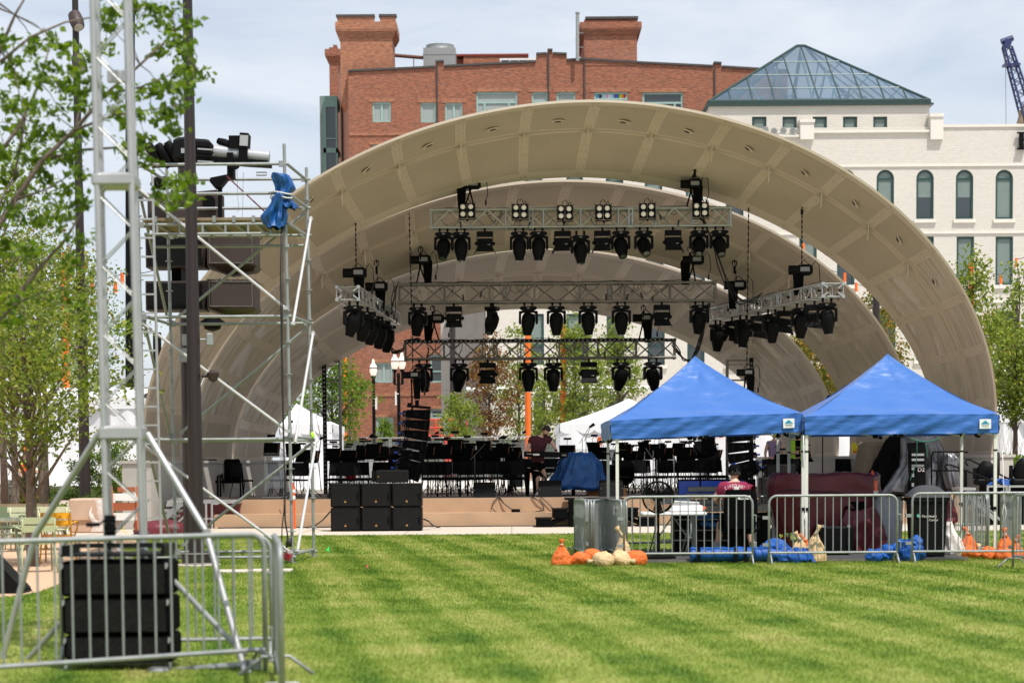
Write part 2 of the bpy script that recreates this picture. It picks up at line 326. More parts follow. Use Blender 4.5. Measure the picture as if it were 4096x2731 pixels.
def text(name,txt,size,mat,parent,loc,rot=(math.pi/2,0,0),ext=.003,sx=1.0,align='CENTER'):
    cu=bpy.data.curves.new(name,'FONT'); cu.body=txt; cu.size=size; cu.extrude=ext; cu.align_x=align; cu.align_y='CENTER'
    t=bpy.data.objects.new(name,cu); C.objects.link(t); dg=bpy.context.evaluated_depsgraph_get(); dg.update()
    me=bpy.data.meshes.new_from_object(t.evaluated_get(dg)); bpy.data.objects.remove(t); me.materials.clear(); me.materials.append(mat)
    o=bpy.data.objects.new(name,me); C.objects.link(o); o.parent=parent; o.location=loc; o.rotation_euler=rot; o.scale=(sx,1,1); return o
def np_mesh(name,verts,nper,mat,parent=None):
    # verts: (F*nper,3) array, separate polygons of nper corners
    F=len(verts)//nper; me=bpy.data.meshes.new(name); me.vertices.add(F*nper); me.vertices.foreach_set('co',np.asarray(verts,np.float32).ravel())
    me.loops.add(F*nper); me.loops.foreach_set('vertex_index',np.arange(F*nper,dtype=np.int32)); me.polygons.add(F)
    me.polygons.foreach_set('loop_start',np.arange(0,F*nper,nper,dtype=np.int32)); me.update(calc_edges=True); me.materials.append(mat)
    o=bpy.data.objects.new(name,me); C.objects.link(o); o.parent=parent; return o
ORD=['leftmost','second','third','fourth','fifth','sixth','seventh','eighth','ninth','tenth','eleventh','twelfth','thirteenth','fourteenth','fifteenth','sixteenth','seventeenth','eighteenth','nineteenth','twentieth']
def nth(i,n,what,where):
    if i==0: return f'leftmost {what} {where}'
    if i==n-1: return f'rightmost {what} {where}'
    return f'{ORD[i]} {what} from the left {where}'
# ================================================================ ground
def sheet(name,poly,z,mat):
    mb=MB(); mb.add([(x,y,z) for x,y in poly],[tuple(range(len(poly)))]); return structure(name,mb,mat)
# mown lawn: stripes of the mower passes plus fine mottling
def lawnmat(name,blade=False):
    m,nt,b=newmat(name); L=nt.links.new
    tc=N(nt,'ShaderNodeTexCoord')
    mp=N(nt,'ShaderNodeMapping'); mp.inputs['Rotation'].default_value=(0,0,R(-8.5)); L(tc.outputs['Object'],mp.inputs[0])
    wv=N(nt,'ShaderNodeTexWave',wave_type='BANDS',bands_direction='X'); wv.inputs['Scale'].default_value=.285; wv.inputs['Distortion'].default_value=2.6; wv.inputs['Detail'].default_value=3; wv.inputs['Detail Scale'].default_value=.22; L(mp.outputs[0],wv.inputs['Vector'])
    mp2=N(nt,'ShaderNodeMapping'); mp2.inputs['Rotation'].default_value=(0,0,R(72)); L(tc.outputs['Object'],mp2.inputs[0])
    wv2=N(nt,'ShaderNodeTexWave',wave_type='BANDS',bands_direction='X'); wv2.inputs['Scale'].default_value=.09; wv2.inputs['Distortion'].default_value=2.2; wv2.inputs['Detail'].default_value=3; wv2.inputs['Detail Scale'].default_value=.4; L(mp2.outputs[0],wv2.inputs['Vector'])
    n=N(nt,'ShaderNodeTexNoise'); n.inputs['Scale'].default_value=1.1; n.inputs['Detail'].default_value=10; n.inputs['Roughness'].default_value=.62; L(tc.outputs['Object'],n.inputs['Vector'])
    nf=N(nt,'ShaderNodeTexNoise'); nf.inputs['Scale'].default_value=34; nf.inputs['Detail'].default_value=5; nf.inputs['Roughness'].default_value=.7; mp3=N(nt,'ShaderNodeMapping'); mp3.inputs['Scale'].default_value=(.7,1,1); L(tc.outputs['Object'],mp3.inputs[0]); L(mp3.outputs[0],nf.inputs['Vector'])
    w3=N(nt,'ShaderNodeTexWave',wave_type='BANDS',bands_direction='X'); w3.inputs['Scale'].default_value=.83; w3.inputs['Distortion'].default_value=3.5; w3.inputs['Detail'].default_value=4; w3.inputs['Detail Scale'].default_value=.5; L(mp.outputs[0],w3.inputs['Vector'])
    def mul(a,k,c=None):
        q=N(nt,'ShaderNodeMath',operation='MULTIPLY_ADD'); L(a,q.inputs[0]); q.inputs[1].default_value=k
        if c is None: q.inputs[2].default_value=0
        else: L(c,q.inputs[2])
        return q.outputs[0]
    f=mul(wv.outputs['Fac'],.15); f=mul(wv2.outputs['Fac'],.06,f); f=mul(w3.outputs['Fac'],.06,f); f=mul(n.outputs['Fac'],.55,f); f=mul(nf.outputs['Fac'],.38,f)
    rp=N(nt,'ShaderNodeValToRGB'); e=rp.color_ramp.elements; e[0].position=.42; e[0].color=(.070,.150,.010,1); e[1].position=.84; e[1].color=(.45,.41,.16,1); x=e.new(.56); x.color=(.178,.255,.030,1); x=e.new(.69); x.color=(.295,.34,.075,1)
    L(f,rp.inputs[0]); col=rp.outputs[0]
    if blade:
        g=N(nt,'ShaderNodeNewGeometry'); hs=N(nt,'ShaderNodeHueSaturation'); mr=N(nt,'ShaderNodeMapRange'); mr.inputs[3].default_value=.75; mr.inputs[4].default_value=1.4; L(g.outputs['Random Per Island'],mr.inputs[0]); L(mr.outputs[0],hs.inputs['Value']); L(col,hs.inputs['Color']); col=hs.outputs[0]
        t=N(nt,'ShaderNodeBsdfTranslucent'); L(col,t.inputs[0]); ms=N(nt,'ShaderNodeMixShader'); ms.inputs[0].default_value=.35; L(b.outputs[0],ms.inputs[1]); L(t.outputs[0],ms.inputs[2]); L(ms.outputs[0],nt.nodes['Material Output'].inputs[0])
    if not blade:
        hs=N(nt,'ShaderNodeHueSaturation'); hs.inputs['Value'].default_value=.86; L(col,hs.inputs['Color']); col=hs.outputs[0]
    L(col,b.inputs['Base Color']); b.inputs['Roughness'].default_value=.75; b.inputs['Specular IOR Level'].default_value=.25
    return m
M['lawn']=lawnmat('lawn_turf'); M['blade']=lawnmat('grass_blades',True)
sheet('ground',[(-400,-30),(400,-30),(400,60.2),(-400,60.2)],-.06,M['conc'])
LAWN_Y=43.95
gl=[G(*p) for p in [(-60,2393),(60,2383),(160,2366),(236,2338),(330,2285),(450,2215),(560,2165),(600,2146)]]
lawn_poly=[(-60,4),(80,4),(80,LAWN_Y),(gl[-1].x,LAWN_Y)]+[(p.x,p.y) for p in reversed(gl)]+[(-60,gl[0].y+.4)]
sheet('lawn',lawn_poly,0,M['lawn'])
mb=MB(); mb.bb(-60,60,LAWN_Y,49.25,-.05,.006); structure('pavement',mb,M['conc'])
mb=MB(); 
for i in range(-12,14): mb.bb(i*2.4,i*2.4+.012,LAWN_Y+.02,49.2,.006,.0085)
structure('pavement_joints',mb,M['mulch'])
sheet('gravel_path',[(-60,gl[0].y-.2)]+[(p.x-.02,p.y-.15) for p in gl]+[(gl[-1].x,LAWN_Y-.02),(-60,LAWN_Y-.02)],-.004,M['gravel'])
mb=MB(); mb.grid(lambda u,v:(-60+u*48.6,49.3+v*11,.02+.9*v**.8+.08*math.sin(u*60)*v+.05*math.sin(v*9+u*40)),60,14); structure('planting_bed',mb,M['mulch'],smooth=True)
mb=MB(); mb.grid(lambda u,v:(11.6+u*50,49.3+v*11,.02+.9*v**.8+.06*math.sin(u*50)*v),60,14); structure('planting_bed',mb,M['mulch'],smooth=True)
mb=MB(); mb.bb(-400,400,60.2,1500,-.06,.80); structure('street',mb,M['asph'])
# pale stepping pavers in the grass
for i,(a,b,c) in enumerate([(870,1000,2289),(1006,1165,2286)]):
    p=G(a,c); q=G(b,c); mb=MB(); mb.rbox(((p.x+q.x)/2,p.y,.012),(q.x-p.x,.42,.05),.01); tag(mb.build('paver_slab',M['conc']),['pale concrete paver set in the lawn left of the scaffold foot','pale concrete paver set in the lawn right beneath the scaffold foot'][i],'paver','pavers in the lawn')
# grass blades (nobody could count them)
rng=np.random.default_rng(3)
def blades(n,y0,y1,h,w,seed):
    r=np.random.default_rng(seed); y=y0+(y1-y0)*r.random(n)**.9
    x=(r.random(n)*2-1)*(y*.262+2.6)
    # keep inside lawn: right of the gravel edge
    gx=np.array([p.x for p in gl]); gy=np.array([p.y for p in gl]); lim=np.where(y>gy[0],np.interp(y,gy,gx),-1e3); k=x>lim; x,y=x[k],y[k]; n=len(x)
    a=r.random(n)*np.pi; hh=h*(.5+r.random(n)); ww=w*(.6+.8*r.random(n)); lx=(r.random(n)-.5)*h*1.1; ly=(r.random(n)-.5)*h*1.1
    z=np.zeros(n); p0=np.stack([x-np.cos(a)*ww,y-np.sin(a)*ww,z],-1); p1=np.stack([x+np.cos(a)*ww,y+np.sin(a)*ww,z],-1); p2=np.stack([x+lx,y+ly,hh],-1)
    return np.stack([p0,p1,p2],1).reshape(-1,3)
bl=np.concatenate([blades(270000,12,22,.022,.0035,1),blades(240000,22,34,.026,.006,2),blades(110000,34,LAWN_Y,.030,.008,3)])
tag(np_mesh('grass_blades',bl,3,M['blade']),'short mown striped lawn grass',"grass",kind='stuff')
# ================================================================ stage
mb=MB(); mb.bb(-7.35,16,49.25,50.4,-.05,.345); structure('step_lower',mb,M['riser'])
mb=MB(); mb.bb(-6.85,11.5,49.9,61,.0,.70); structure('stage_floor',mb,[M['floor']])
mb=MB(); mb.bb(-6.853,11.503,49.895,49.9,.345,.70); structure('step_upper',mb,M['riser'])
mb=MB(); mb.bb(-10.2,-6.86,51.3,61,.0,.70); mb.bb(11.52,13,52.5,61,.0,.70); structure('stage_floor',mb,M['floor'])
# ================================================================ bandshell
TH=R(5)
SH={'a0':(51,46.5,1.301,10.891,8.153,1.957),'a1':(53.6,50.5,1.346,10.119,7.003,1.889),'b0':(53.9,50.8,1.149,9.81,6.937,1.939),'b1':(56.4,54,1.071,8.769,5.609,1.933),'c0':(56.7,54.2,.94,8.606,5.599,1.932),'c1':(59.3,57.5,.847,7.544,4.275,1.911)}
def shell_curve(key,n=1200):
    yf,ya,X0,a,h,e=SH[key]; t=np.linspace(0,math.pi,n); c,s=np.cos(t),np.sin(t)
    u=-a*np.sign(c)*np.abs(c)**(2/e); z=h*np.abs(s)**(2/e); dy=yf+(ya-yf)*z/h-55
    p=np.stack([X0+u*math.cos(TH)-dy*math.sin(TH),55+u*math.sin(TH)+dy*math.cos(TH),1.70+z],-1)
    L_=np.r_[0,np.cumsum(np.linalg.norm(np.diff(p,axis=0),axis=1))]; return p,L_/L_[-1],L_[-1]
def at_curve(c,s): return np.array([np.interp(s,c[1],c[0][:,k]) for k in range(3)])
CUR={k:shell_curve(k) for k in SH}
BULGE={'a':.30,'b':.26,'c':.22}
def shell_pt(band,s,v,off=0):
    f=at_curve(CUR[band+'0'],s); r=at_curve(CUR[band+'1'],s); p=f+(r-f)*v
    c=np.array([SH[band+'0'][2],0,1.7+1.0]); n=p-c; n[1]=0; n/=np.linalg.norm(n)
    return p+n*(BULGE[band]*(1-abs(2*v-1)**1.6)*(1 if v<=.5 else 1)+off)
def make_band(band,label,npan=20,openp=3):
    root=thing('shell_arch',label,'bandshell arch',tuple(at_curve(CUR[band+'0'],0)),0,'shell arches over the stage')
    Lf=CUR[band+'0'][2]; D=float(np.linalg.norm(at_curve(CUR[band+'0'],.5)-at_curve(CUR[band+'1'],.5)))
    vs=[0,.085,.49,.545,.93,1]; 
    ss=[];  # (s, kind of the following strip)
    bw=.13/Lf
    for i in range(npan):
        a,b=i/npan,(i+1)/npan
        ss.append((a,'b',i)); 
        for k in range(4): ss.append((a+bw+(b-a-2*bw)*k/4,'p',i))
        ss.append((b-bw,'b',i))
    ss.append((1,'e',npan))
    for side,off,nm in ((0,0,'ceiling_panels'),(1,.06,'outer_skin')):
        V_=[];F=[];MI=[];UV=[]
        fine=[0,.085,.28,.49,.545,.74,.93,1]; isb=[1,0,0,1,0,0,1]
        for s,_,_ in ss:
            for v in fine: V_.append(shell_pt(band,s,v,off)); UV.append((s*Lf,v*D))
        nv=len(fine)
        for i in range(len(ss)-1):
            for j in range(nv-1):
                q=(i*nv+j,i*nv+j+1,(i+1)*nv+j+1,(i+1)*nv+j); F.append(q if side==0 else q[::-1])
                beam=isb[j] or ss[i][1]=='b'; pi=ss[i][2]; op=(1<=pi<=openp or npan-1-openp<=pi<=npan-2)
                MI.append(0 if beam else (2 if op else 1))
        loc=np.array(root.location); me=bpy.data.meshes.new(nm); me.from_pydata([tuple(v-loc) for v in V_],[],F)
        for x in ((M['shell'],M['perf'],M['perfo']) if side==0 else (M['shellout'],M['shellout'],M['perfo'])): me.materials.append(x)
        me.polygons.foreach_set('material_index',MI); ul=me.uv_layers.new(name='uv'); lv=np.zeros(len(me.loops),np.int32); me.loops.foreach_get('vertex_index',lv); ul.data.foreach_set('uv',np.array(UV,np.float32)[lv].ravel()); me.polygons.foreach_set('use_smooth',[True]*len(F)); me.update()
        o=bpy.data.objects.new(nm,me); C.objects.link(o); o.parent=root
    # closing rims and feet
    for v in (0,1):
        mb=MB(); pts=[(shell_pt(band,s,v),shell_pt(band,s,v,.06)) for s in np.linspace(0,1,90)]
        for i in range(89):
            a,b=pts[i],pts[i+1]; q=[a[0],b[0],b[1],a[1]]; mb.add(q,[(0,1,2,3) if v else (3,2,1,0)])
        mb.build('rim',M['shell'],root,world=True)
    # ridge flanges: thin ribs along each seam
    mb=MB()
    for i in range(1,npan):
        for j in range(10):
            v0,v1=j/10,(j+1)/10; s=i/npan; e=.018/Lf
            a,b=shell_pt(band,s-e,v0,-.012),shell_pt(band,s+e,v0,-.012); c_,d=shell_pt(band,s+e,v1,-.012),shell_pt(band,s-e,v1,-.012); mb.add([a,b,c_,d],[(0,1,2,3)])
            a,b=shell_pt(band,s-e,v0,0),shell_pt(band,s-e,v1,0); mb.add([a,b,d,shell_pt(band,s-e,v0,-.012)],[(0,1,2,3)])
    for j in range(80):
        s0,s1=j/80,(j+1)/80
        mb.add([shell_pt(band,s0,.512,-.012),shell_pt(band,s1,.512,-.012),shell_pt(band,s1,.523,-.012),shell_pt(band,s0,.523,-.012)],[(0,1,2,3)])
        mb.add([shell_pt(band,s0,.088,-.010),shell_pt(band,s1,.088,-.010),shell_pt(band,s1,.093,-.010),shell_pt(band,s0,.093,-.010)],[(0,1,2,3)])
    mb.build('seam_ribs',M['shell'],root,world=True)
    mb=MB()   # bolts along the seams
    for i in range(1,npan):
        for j in range(14):
            for sg in (-1,1):
                p=V(*shell_pt(band,i/npan+sg*.07/Lf,(j+.5)/14,-.004)); mb.box(p,(.022,.022,.014))
    mb.build('bolts',M['alud'],root,world=True)['kind']='stuff'
    if band=='a':
        for i in range(3,17):
            s=(i+.5)/npan; p=V(*shell_pt(band,s,.36,-.01)); q=V(*shell_pt(band,s,.36,-.03)); d=(p-q).normalized()
            mb=MB(); mb.cyl(q,p,.15,.17,n=20); r=mb.build('recessed_light',M['shell'],root,world=True)
            mb=MB(); mb.cyl(q+(q-p)*.2,q-(q-p)*.1,.085,n=18); mb.build('lens',M['black'],r,world=True)
    for i in range(4,17):
        s=i/npan; p=V(*shell_pt(band,s,.52,0)); mb=MB(); mb.prism([(p.y-.16,p.z+.02),(p.y+.10,p.z+.02),(p.y+.06,p.z-.32),(p.y-.02,p.z-.34)],'x',p.x-.012,p.x+.012); mb.build('hanging_lug',M['shell'],root,world=True)
    return root
make_band('a','front and largest beige arch of the bandshell, nearest the lawn')
make_band('b','middle beige arch of the bandshell, set lower behind the front arch')
make_band('c','rearmost and smallest beige arch of the bandshell around the open back')
def plinth(sgn,label):
    k=0 if sgn<0 else 1; f=at_curve(CUR['a0'],k); r=at_curve(CUR['c1'],k); d=(r-f)[:2]; d/=np.linalg.norm(d); n=np.array([-d[1],d[0]])*(1 if sgn<0 else -1)
    A=f[:2]-d*.35; B=r[:2]+d*.6; q=[A-n*.32,B-n*.32,B+n*.45,A+n*.45]
    mb=MB(); mb.prism([tuple(x) for x in q],'z',.0,1.62); structure('wall_left' if sgn<0 else 'wall_right',mb,M['stonec'])
    q=[A-d*.04-n*.36,B+d*.04-n*.36,B+d*.04+n*.49,A-d*.04+n*.49]; mb=MB(); mb.prism([tuple(x) for x in q],'z',1.622,1.695); structure('wall_cap',mb,M['stonec'])
plinth(-1,''); plinth(1,'')
# ================================================================ buildings
def rect_holes(mb,x0,x1,z0,z1,holes,Y,depth=.35):
    xs=sorted({x0,x1,*[h[0] for h in holes],*[h[1] for h in holes]}); zs=sorted({z0,z1,*[h[2] for h in holes],*[h[3] for h in holes]})
    xs=[x for x in xs if x0<=x<=x1]; zs=[z for z in zs if z0<=z<=z1]
    for i in range(len(xs)-1):
        j=0
        while j<len(zs)-1:
            a,b=xs[i],xs[i+1]; c,d=zs[j],zs[j+1]; cx,cz=(a+b)/2,(c+d)/2
            if not any(h[0]<cx<h[1] and h[2]<cz<h[3] for h in holes): mb.add([(a,Y,c),(b,Y,c),(b,Y,d),(a,Y,d)],[(0,1,2,3)])
            j+=1
    for h in holes:
        a,b,c,d=h[:4]; y=Y+depth
        mb.add([(a,Y,c),(a,y,c),(a,y,d),(a,Y,d)],[(0,1,2,3)]); mb.add([(b,Y,c),(b,Y,d),(b,y,d),(b,y,c)],[(0,1,2,3)])
        mb.add([(a,Y,d),(a,y,d),(b,y,d),(b,Y,d)],[(0,1,2,3)]); mb.add([(a,Y,c),(b,Y,c),(b,y,c),(a,y,c)],[(0,1,2,3)])
def pr(x0,x1,y0,y1,Y):   # pixel rectangle -> world x0,x1,z0,z1
    cx=(x0+x1)/2; a=P(x0,(y0+y1)/2,Y).x; b=P(x1,(y0+y1)/2,Y).x; return (a,b,P(cx,y1,Y).z,P(cx,y0,Y).z)
def window(parent,h,Y,fm,style,sill=None,arch=False,glass='glassd',fw=.13):
    a,b,c,d=h[:4]; mb=MB(); y0,y1=Y+.10,Y+.22; W=b-a
    def bar(x0,x1,z0,z1,yy=0): mb.bb(x0,x1,y0+yy,y1+yy,z0,z1)
    bar(a,a+fw,c,d-(W/2 if arch else 0)); bar(b-fw,b,c,d-(W/2 if arch else 0)); bar(a+fw,b-fw,c,c+fw)
    if not arch: bar(a+fw,b-fw,d-fw,d)
    else:
        zc=d-W/2; cx=(a+b)/2; n=14
        for i in range(n):
            t0,t1=math.pi*i/n,math.pi*(i+1)/n; r0,r1=W/2,W/2-fw
            pts=[(cx+r1*math.cos(t0),zc+r1*math.sin(t0)),(cx+r0*math.cos(t0),zc+r0*math.sin(t0)),(cx+r0*math.cos(t1),zc+r0*math.sin(t1)),(cx+r1*math.cos(t1),zc+r1*math.sin(t1))]
            mb.prism(pts,'y',y0,y1)
        bar(a+fw,b-fw,zc-fw*.6,zc+fw*.4,.02)
    H=d-c
    if style=='double': bar((a+b)/2-fw*.55,(a+b)/2+fw*.55,c+fw,d-fw,.005)
    if style in('sash','sashd'): bar(a+fw,b-fw,c+H*.38,c+H*.38+fw*.7,.01)
    if style=='hop': bar(a+fw,b-fw,c+H*.30,c+H*.30+fw,.01)
    if style=='pic':
        bar(a+fw,b-fw,d-H*.42-fw,d-H*.42,.005); bar(a+W*.18,a+W*.18+fw,c+fw,d-H*.42-fw,.007); bar(b-W*.18-fw,b-W*.18,c+fw,d-H*.42-fw,.007)
    w_=mb.build('window',fm,parent,world=True)
    g=MB(); yy=Y+.19
    top=d-(W/2 if arch else fw)
    lower= c+fw
    split={'sashd':c+H*.38+fw*.6,'blind':lower,'half':c+H*.45}.get(style)
    if arch:
        zc=d-W/2; cx=(a+b)/2; n=12; r=W/2-fw*.6; pts=[(cx+r*math.cos(math.pi*i/n),yy,zc+r*math.sin(math.pi*i/n)) for i in range(n+1)]
        g.mat(1); g.add(pts,[tuple(range(n+1))][0:1])
        top=zc
    if split: 
        g.mat(1); g.add([(a+fw*.5,yy,split),(b-fw*.5,yy,split),(b-fw*.5,yy,top),(a+fw*.5,yy,top)],[(0,1,2,3)])
        if split>lower: g.mat(0); g.add([(a+fw*.5,yy,lower),(b-fw*.5,yy,lower),(b-fw*.5,yy,split),(a+fw*.5,yy,split)],[(0,1,2,3)])
    else:
        g.mat(0 if glass=='glassd' else 1); g.add([(a+fw*.5,yy,lower),(b-fw*.5,yy,lower),(b-fw*.5,yy,top),(a+fw*.5,yy,top)],[(0,1,2,3)])
    g.build('pane',[M['glassd'],M['blind'] if fm is M['dgreen'] else M['blindg']],w_,world=True)
    if sill:
        s_=MB(); s_.bb(a-.16,b+.16,Y-.16,Y+.09,c-.24,c-.003); s_.build('sill',sill,w_,world=True)
    return w_
# ---- red brick building
YB=170.0
br=thing('brick_building','long red brick warehouse with square chimney towers behind the bandshell','building',(P(2200,1800,YB).x,YB,.8))
xL,xR=P(1400,900,YB).x,P(3150,900,YB).x; zb=.8; zt=P(2200,352,YB).z
wins=[((1490,1564,409,489),'double'),((1683,1744,411,490),'blindg'),((1780,1850,412,488),'double'),((1905,2070,368,458),'picb'),((2127,2191,369,428),'hop'),((2226,2302,369,428),'hop'),((2376,2511,369,425),'pic'),((2570,2732,370,460),'pic'),
 ((1490,1564,580,660),'double'),((1683,1744,580,660),'double'),((2080,2160,600,690),'double'),
 ((1500,1571,1451,1530),'double'),((1720,1790,1418,1530),'sash'),((1505,1573,1669,1750),'double'),((1722,1790,1635,1674),'sash'),((1500,1571,1235,1315),'double'),((1470,1530,1060,1130),'double')]
holes=[]; 
for r_,st in wins:
    h=pr(*r_,YB); holes.append(h)
mb=MB(); rect_holes(mb,xL,xR,zb,zt,holes,YB)
roof=[(1400,289),(1740,273),(1742,252),(1775,250),(1777,270),(2143,252),(2145,221),(2188,219),(2190,205),(2210,205),(2212,219),(2267,221),(2268,245),(2337,242),(2549,255),(2853,270),(2855,256),(2886,258),(2888,272),(3150,288)]
pts=[(P(x,y,YB).x,P(x,y,YB).z) for x,y in roof]; pts[0]=(xL,pts[0][1]); pts[-1]=(xR,pts[-1][1])
poly=[(xL,zt)]+pts+[(xR,zt)]
mb.prism(poly[::-1],'y',YB,YB+.8)
# left return wall and body
A=V(xL,YB,0); Bq=P(1350,900,YB+15); Bv=V(Bq.x,Bq.y,0); zl=P(1400,289,YB).z
mb.add([(Bv.x,Bv.y,zb),(xL,YB,zb),(xL,YB,zl),(Bv.x,Bv.y,zl-.4)],[(0,1,2,3)])
mb.add([(Bv.x,Bv.y,zb),(Bv.x,Bv.y,zl-.4),(xR,YB+15,zl-.4),(xR,YB+15,zb)],[(0,1,2,3)]); mb.add([(xL,YB+.8,zl-1.2),(xR,YB+.8,zl-1.2),(xR,YB+15,zl-.9),(Bv.x,YB+15,zl-.9)],[(0,1,2,3)])
mb.build('wall',M['brick'],br,world=True)
mb=MB()
for i in range(len(pts)-1):
    a,b=pts[i],pts[i+1]
    if b[0]-a[0]>.3: mb.box(((a[0]+b[0])/2,YB+.35,(a[1]+b[1])/2+.10),(b[0]-a[0],1.0,.16),(0,-math.atan2(b[1]-a[1],b[0]-a[0]),0))
mb.build('coping',M['roofm'],br,world=True)
mb=MB()   # raised string course and dark downpipes
z1=P(2000,533,YB).z; mb.bb(xL+.03,xR,YB-.08,YB-.001,z1-.12,z1+.12); mb.build('string_course',M['bricko'],br,world=True); mb=MB(); z1=P(2000,1575,YB).z; mb.bb(xL+.03,P(1762,0,YB).x,YB-.08,YB-.001,z1-.12,z1+.12); mb.build('string_course',M['bricko'],br,world=True)
for x,y0,y1 in [(1747,262,620),(2193,215,640),(2337,245,640),(2858,270,640)]:
    p=P(x,y0,YB); q=P(x,y1,YB); mb=MB(); mb.cyl((p.x,YB-.08,p.z),(p.x,YB-.08,q.z),.07,n=6); mb.build('downpipe',M['roofm'],br,world=True)
for (r_,st),h in zip(wins,holes): window(br,h,YB,M['lgreen'],{'blindg':'','picb':'pic'}.get(st,st),None,glass='blindg' if st in('double','blindg','picb','hop') else 'glassd',fw=.16)
for h in holes: mb=MB(); mb.bb(h[0]-.3,h[1]+.3,YB-.05,YB-.001,h[3]+.005,h[3]+.32); mb.build('lintel',M['bricko'],br,world=True)
# flag hung inside the third-last upper window
h=holes[6]; W=h[1]-h[0]; x0=h[0]+.17; x1=h[1]-.17; zt_=h[3]-.17; zb_=h[3]-(h[3]-h[2])*.42-.14
def colmat(n,c): return pm(n,c,.8,var=.08,scale=2)
fl=MB(); cols=[(.10,.30,.45),(.02,.02,.03),(.35,.5,.6),(.62,.3,.42),(.6,.6,.62),(.3,.5,.62),(.12,.06,.22),(.06,.08,.4),(.02,.25,.08),(.65,.5,.03),(.62,.2,.02),(.45,.02,.03)]
fm=[colmat('flag_stripe_%s'%'abcdefghijkl'[i],c) for i,c in enumerate(cols)]
xs=[0,.10,.20,.34,.42,.50,.60,.66,.74,.80,.86,.93,1.0]
for i in range(12): fl.mat(i); fl.bb(x0+(x1-x0)*xs[i],x0+(x1-x0)*xs[i+1],YB+.155,YB+.165,zb_,zt_)
fl.build('flag',fm,br,world=True)
# chimney towers
def tower(x0,x1,ytop,ybase,cz0,cz1,Y,d,notch=None,leftside=0,mat='brick'):
    a,b,c,t=pr(x0,x1,ytop,ybase,Y); tw=MB(); tw.bb(a,b,Y,Y+d,c,t)
    _,_,c0,c1=pr(x0,x1,cz0,cz1,Y); n=4
    for i in range(n): e=.05+.30*(i+1)/n; tw.bb(a-e,b+e,Y-e,Y+d+e,c0+(c1-c0)*.5*i/n+.001,c0+(c1-c0)*.5*(i+1)/n)
    e=.38; tw.bb(a-e,b+e,Y-e,Y+d+e,c0+(c1-c0)*.5+.001,c1)
    return tw,(a,b,c,t,c0,c1)
tw,q=tower(1362,1570,92,420,92,150,YB+1,4)
a,b,c,t,c0,c1=q
tw.bb(a-.2,a+ (b-a)*.66,YB+.7,YB+1.3,c1+.001,P(1450,61,YB).z); tw.bb(b-1.0,b+.3,YB+.7,YB+1.3,c1+.001,P(1550,61,YB).z); tw.bb(a-.2,a+.4,YB+1.3,YB+4.5,c1+.001,P(1450,61,YB).z)
tw.build('chimney_tower',M['bricko'],br,world=True)
mb=MB(); zc=P(1450,61,YB).z; mb.bb(a-.3,a+(b-a)*.67,YB+.6,YB+1.4,zc+.001,zc+.2); mb.bb(b-1.1,b+.4,YB+.6,YB+1.4,zc+.001,zc+.2); mb.build('coping',M['roofm'],br,world=True)
tw,q=tower(2337,2548,80,262,92,140,YB-.04,9); tw.build('chimney_tower',M['brick'],br,world=True)
a,b,c,t,c0,c1=q; mb=MB(); mb.bb(a+.1,b+.1,YB-.2,YB+9,c1+.3,c1+.5); mb.build('coping',M['roofm'],br,world=True)
tw,q=tower(1318,1352,190,470,200,245,YB+16,3); 
a,b,c,t,c0,c1=q; tw.bb(a+.35,b-.1,YB+16.2,YB+18,c1+.001,P(1335,178,YB+16).z); tw.build('chimney_tower',M['brick'],br,world=True)
# glass bay on the left end
a,b,c,t=pr(1293,1350,384,705,YB+6); ba=MB(); 
zc=[P(1310,y,YB+6).z for y in (384,428,555,592,612,705)]
ba.bb(a,b,YB+6,YB+9,zc[1],zc[0]); ba.bb(a,b,YB+6,YB+9,zc[4],zc[3]); ba.bb(a,a+.25,YB+6,YB+6.3,zc[5],zc[1]); ba.bb(b-.15,b,YB+6,YB+6.3,zc[5],zc[1]); ba.bb(a,b,YB+5.95,YB+6.05,zc[2]-.06,zc[2]+.06)
bo=ba.build('glass_bay',M['gbay'],br,world=True)
g=MB(); g.bb(a+.26,b-.16,YB+6.15,YB+8.9,zc[3]+.002,zc[1]-.002); g.bb(a+.26,b-.16,YB+6.15,YB+8.9,zc[5],zc[4]-.002); g.build('pane',M['glassd'],bo,world=True)
g=MB(); g.bb(a-.28,a-.01,YB+6.02,YB+9,zc[5],zc[0]-.01); g.build('side_glazing',M['blind'],bo,world=True)
# roof plant (things of their own)
a,b,c,t=pr(1693,1822,191,275,YB+6)
ct=thing('cooling_tower','boxy grey metal cooling unit with round fan ring on the brick roof','cooling tower',((a+b)/2,YB+8,c))
mb=MB(); mb.bb(a,b,YB+6,YB+10,c,t); mb.bb(a-.03,b+.03,YB+5.97,YB+10.03,c+1.2,c+1.28); mb.build('casing',M['galv'],ct,world=True)
mb=MB(); mb.lathe([(1.35,t+.01),(1.2,t+.3),(1.25,t+.55),(1.1,t+.55),(1.0,t+.1)],((a+b)/2,YB+8,0),24); mb.build('fan_ring',M['galv'],ct,world=True,smooth=True)
p=P(1572,222,YB+7); q=P(1765,225,YB+5.6)
mb=MB(); mb.cyl(p,(q.x,YB+7,q.z),.16,n=10); mb.cyl(P(1655,223,YB+7),P(1655,272,YB+7),.04); mb.cyl(P(1716,215,YB+7),P(1716,232,YB+7),.24,n=10); tag(mb.build('roof_pipe',pm('rusty_pipe',(.13,.06,.04),.8)),'rusty horizontal pipe running from the left brick tower to the cooling unit','pipe')
a,b,c,t=pr(1822,2112,216,275,YB+10); x1=P(1852,0,YB+10).x; x2=P(1958,0,YB+10).x
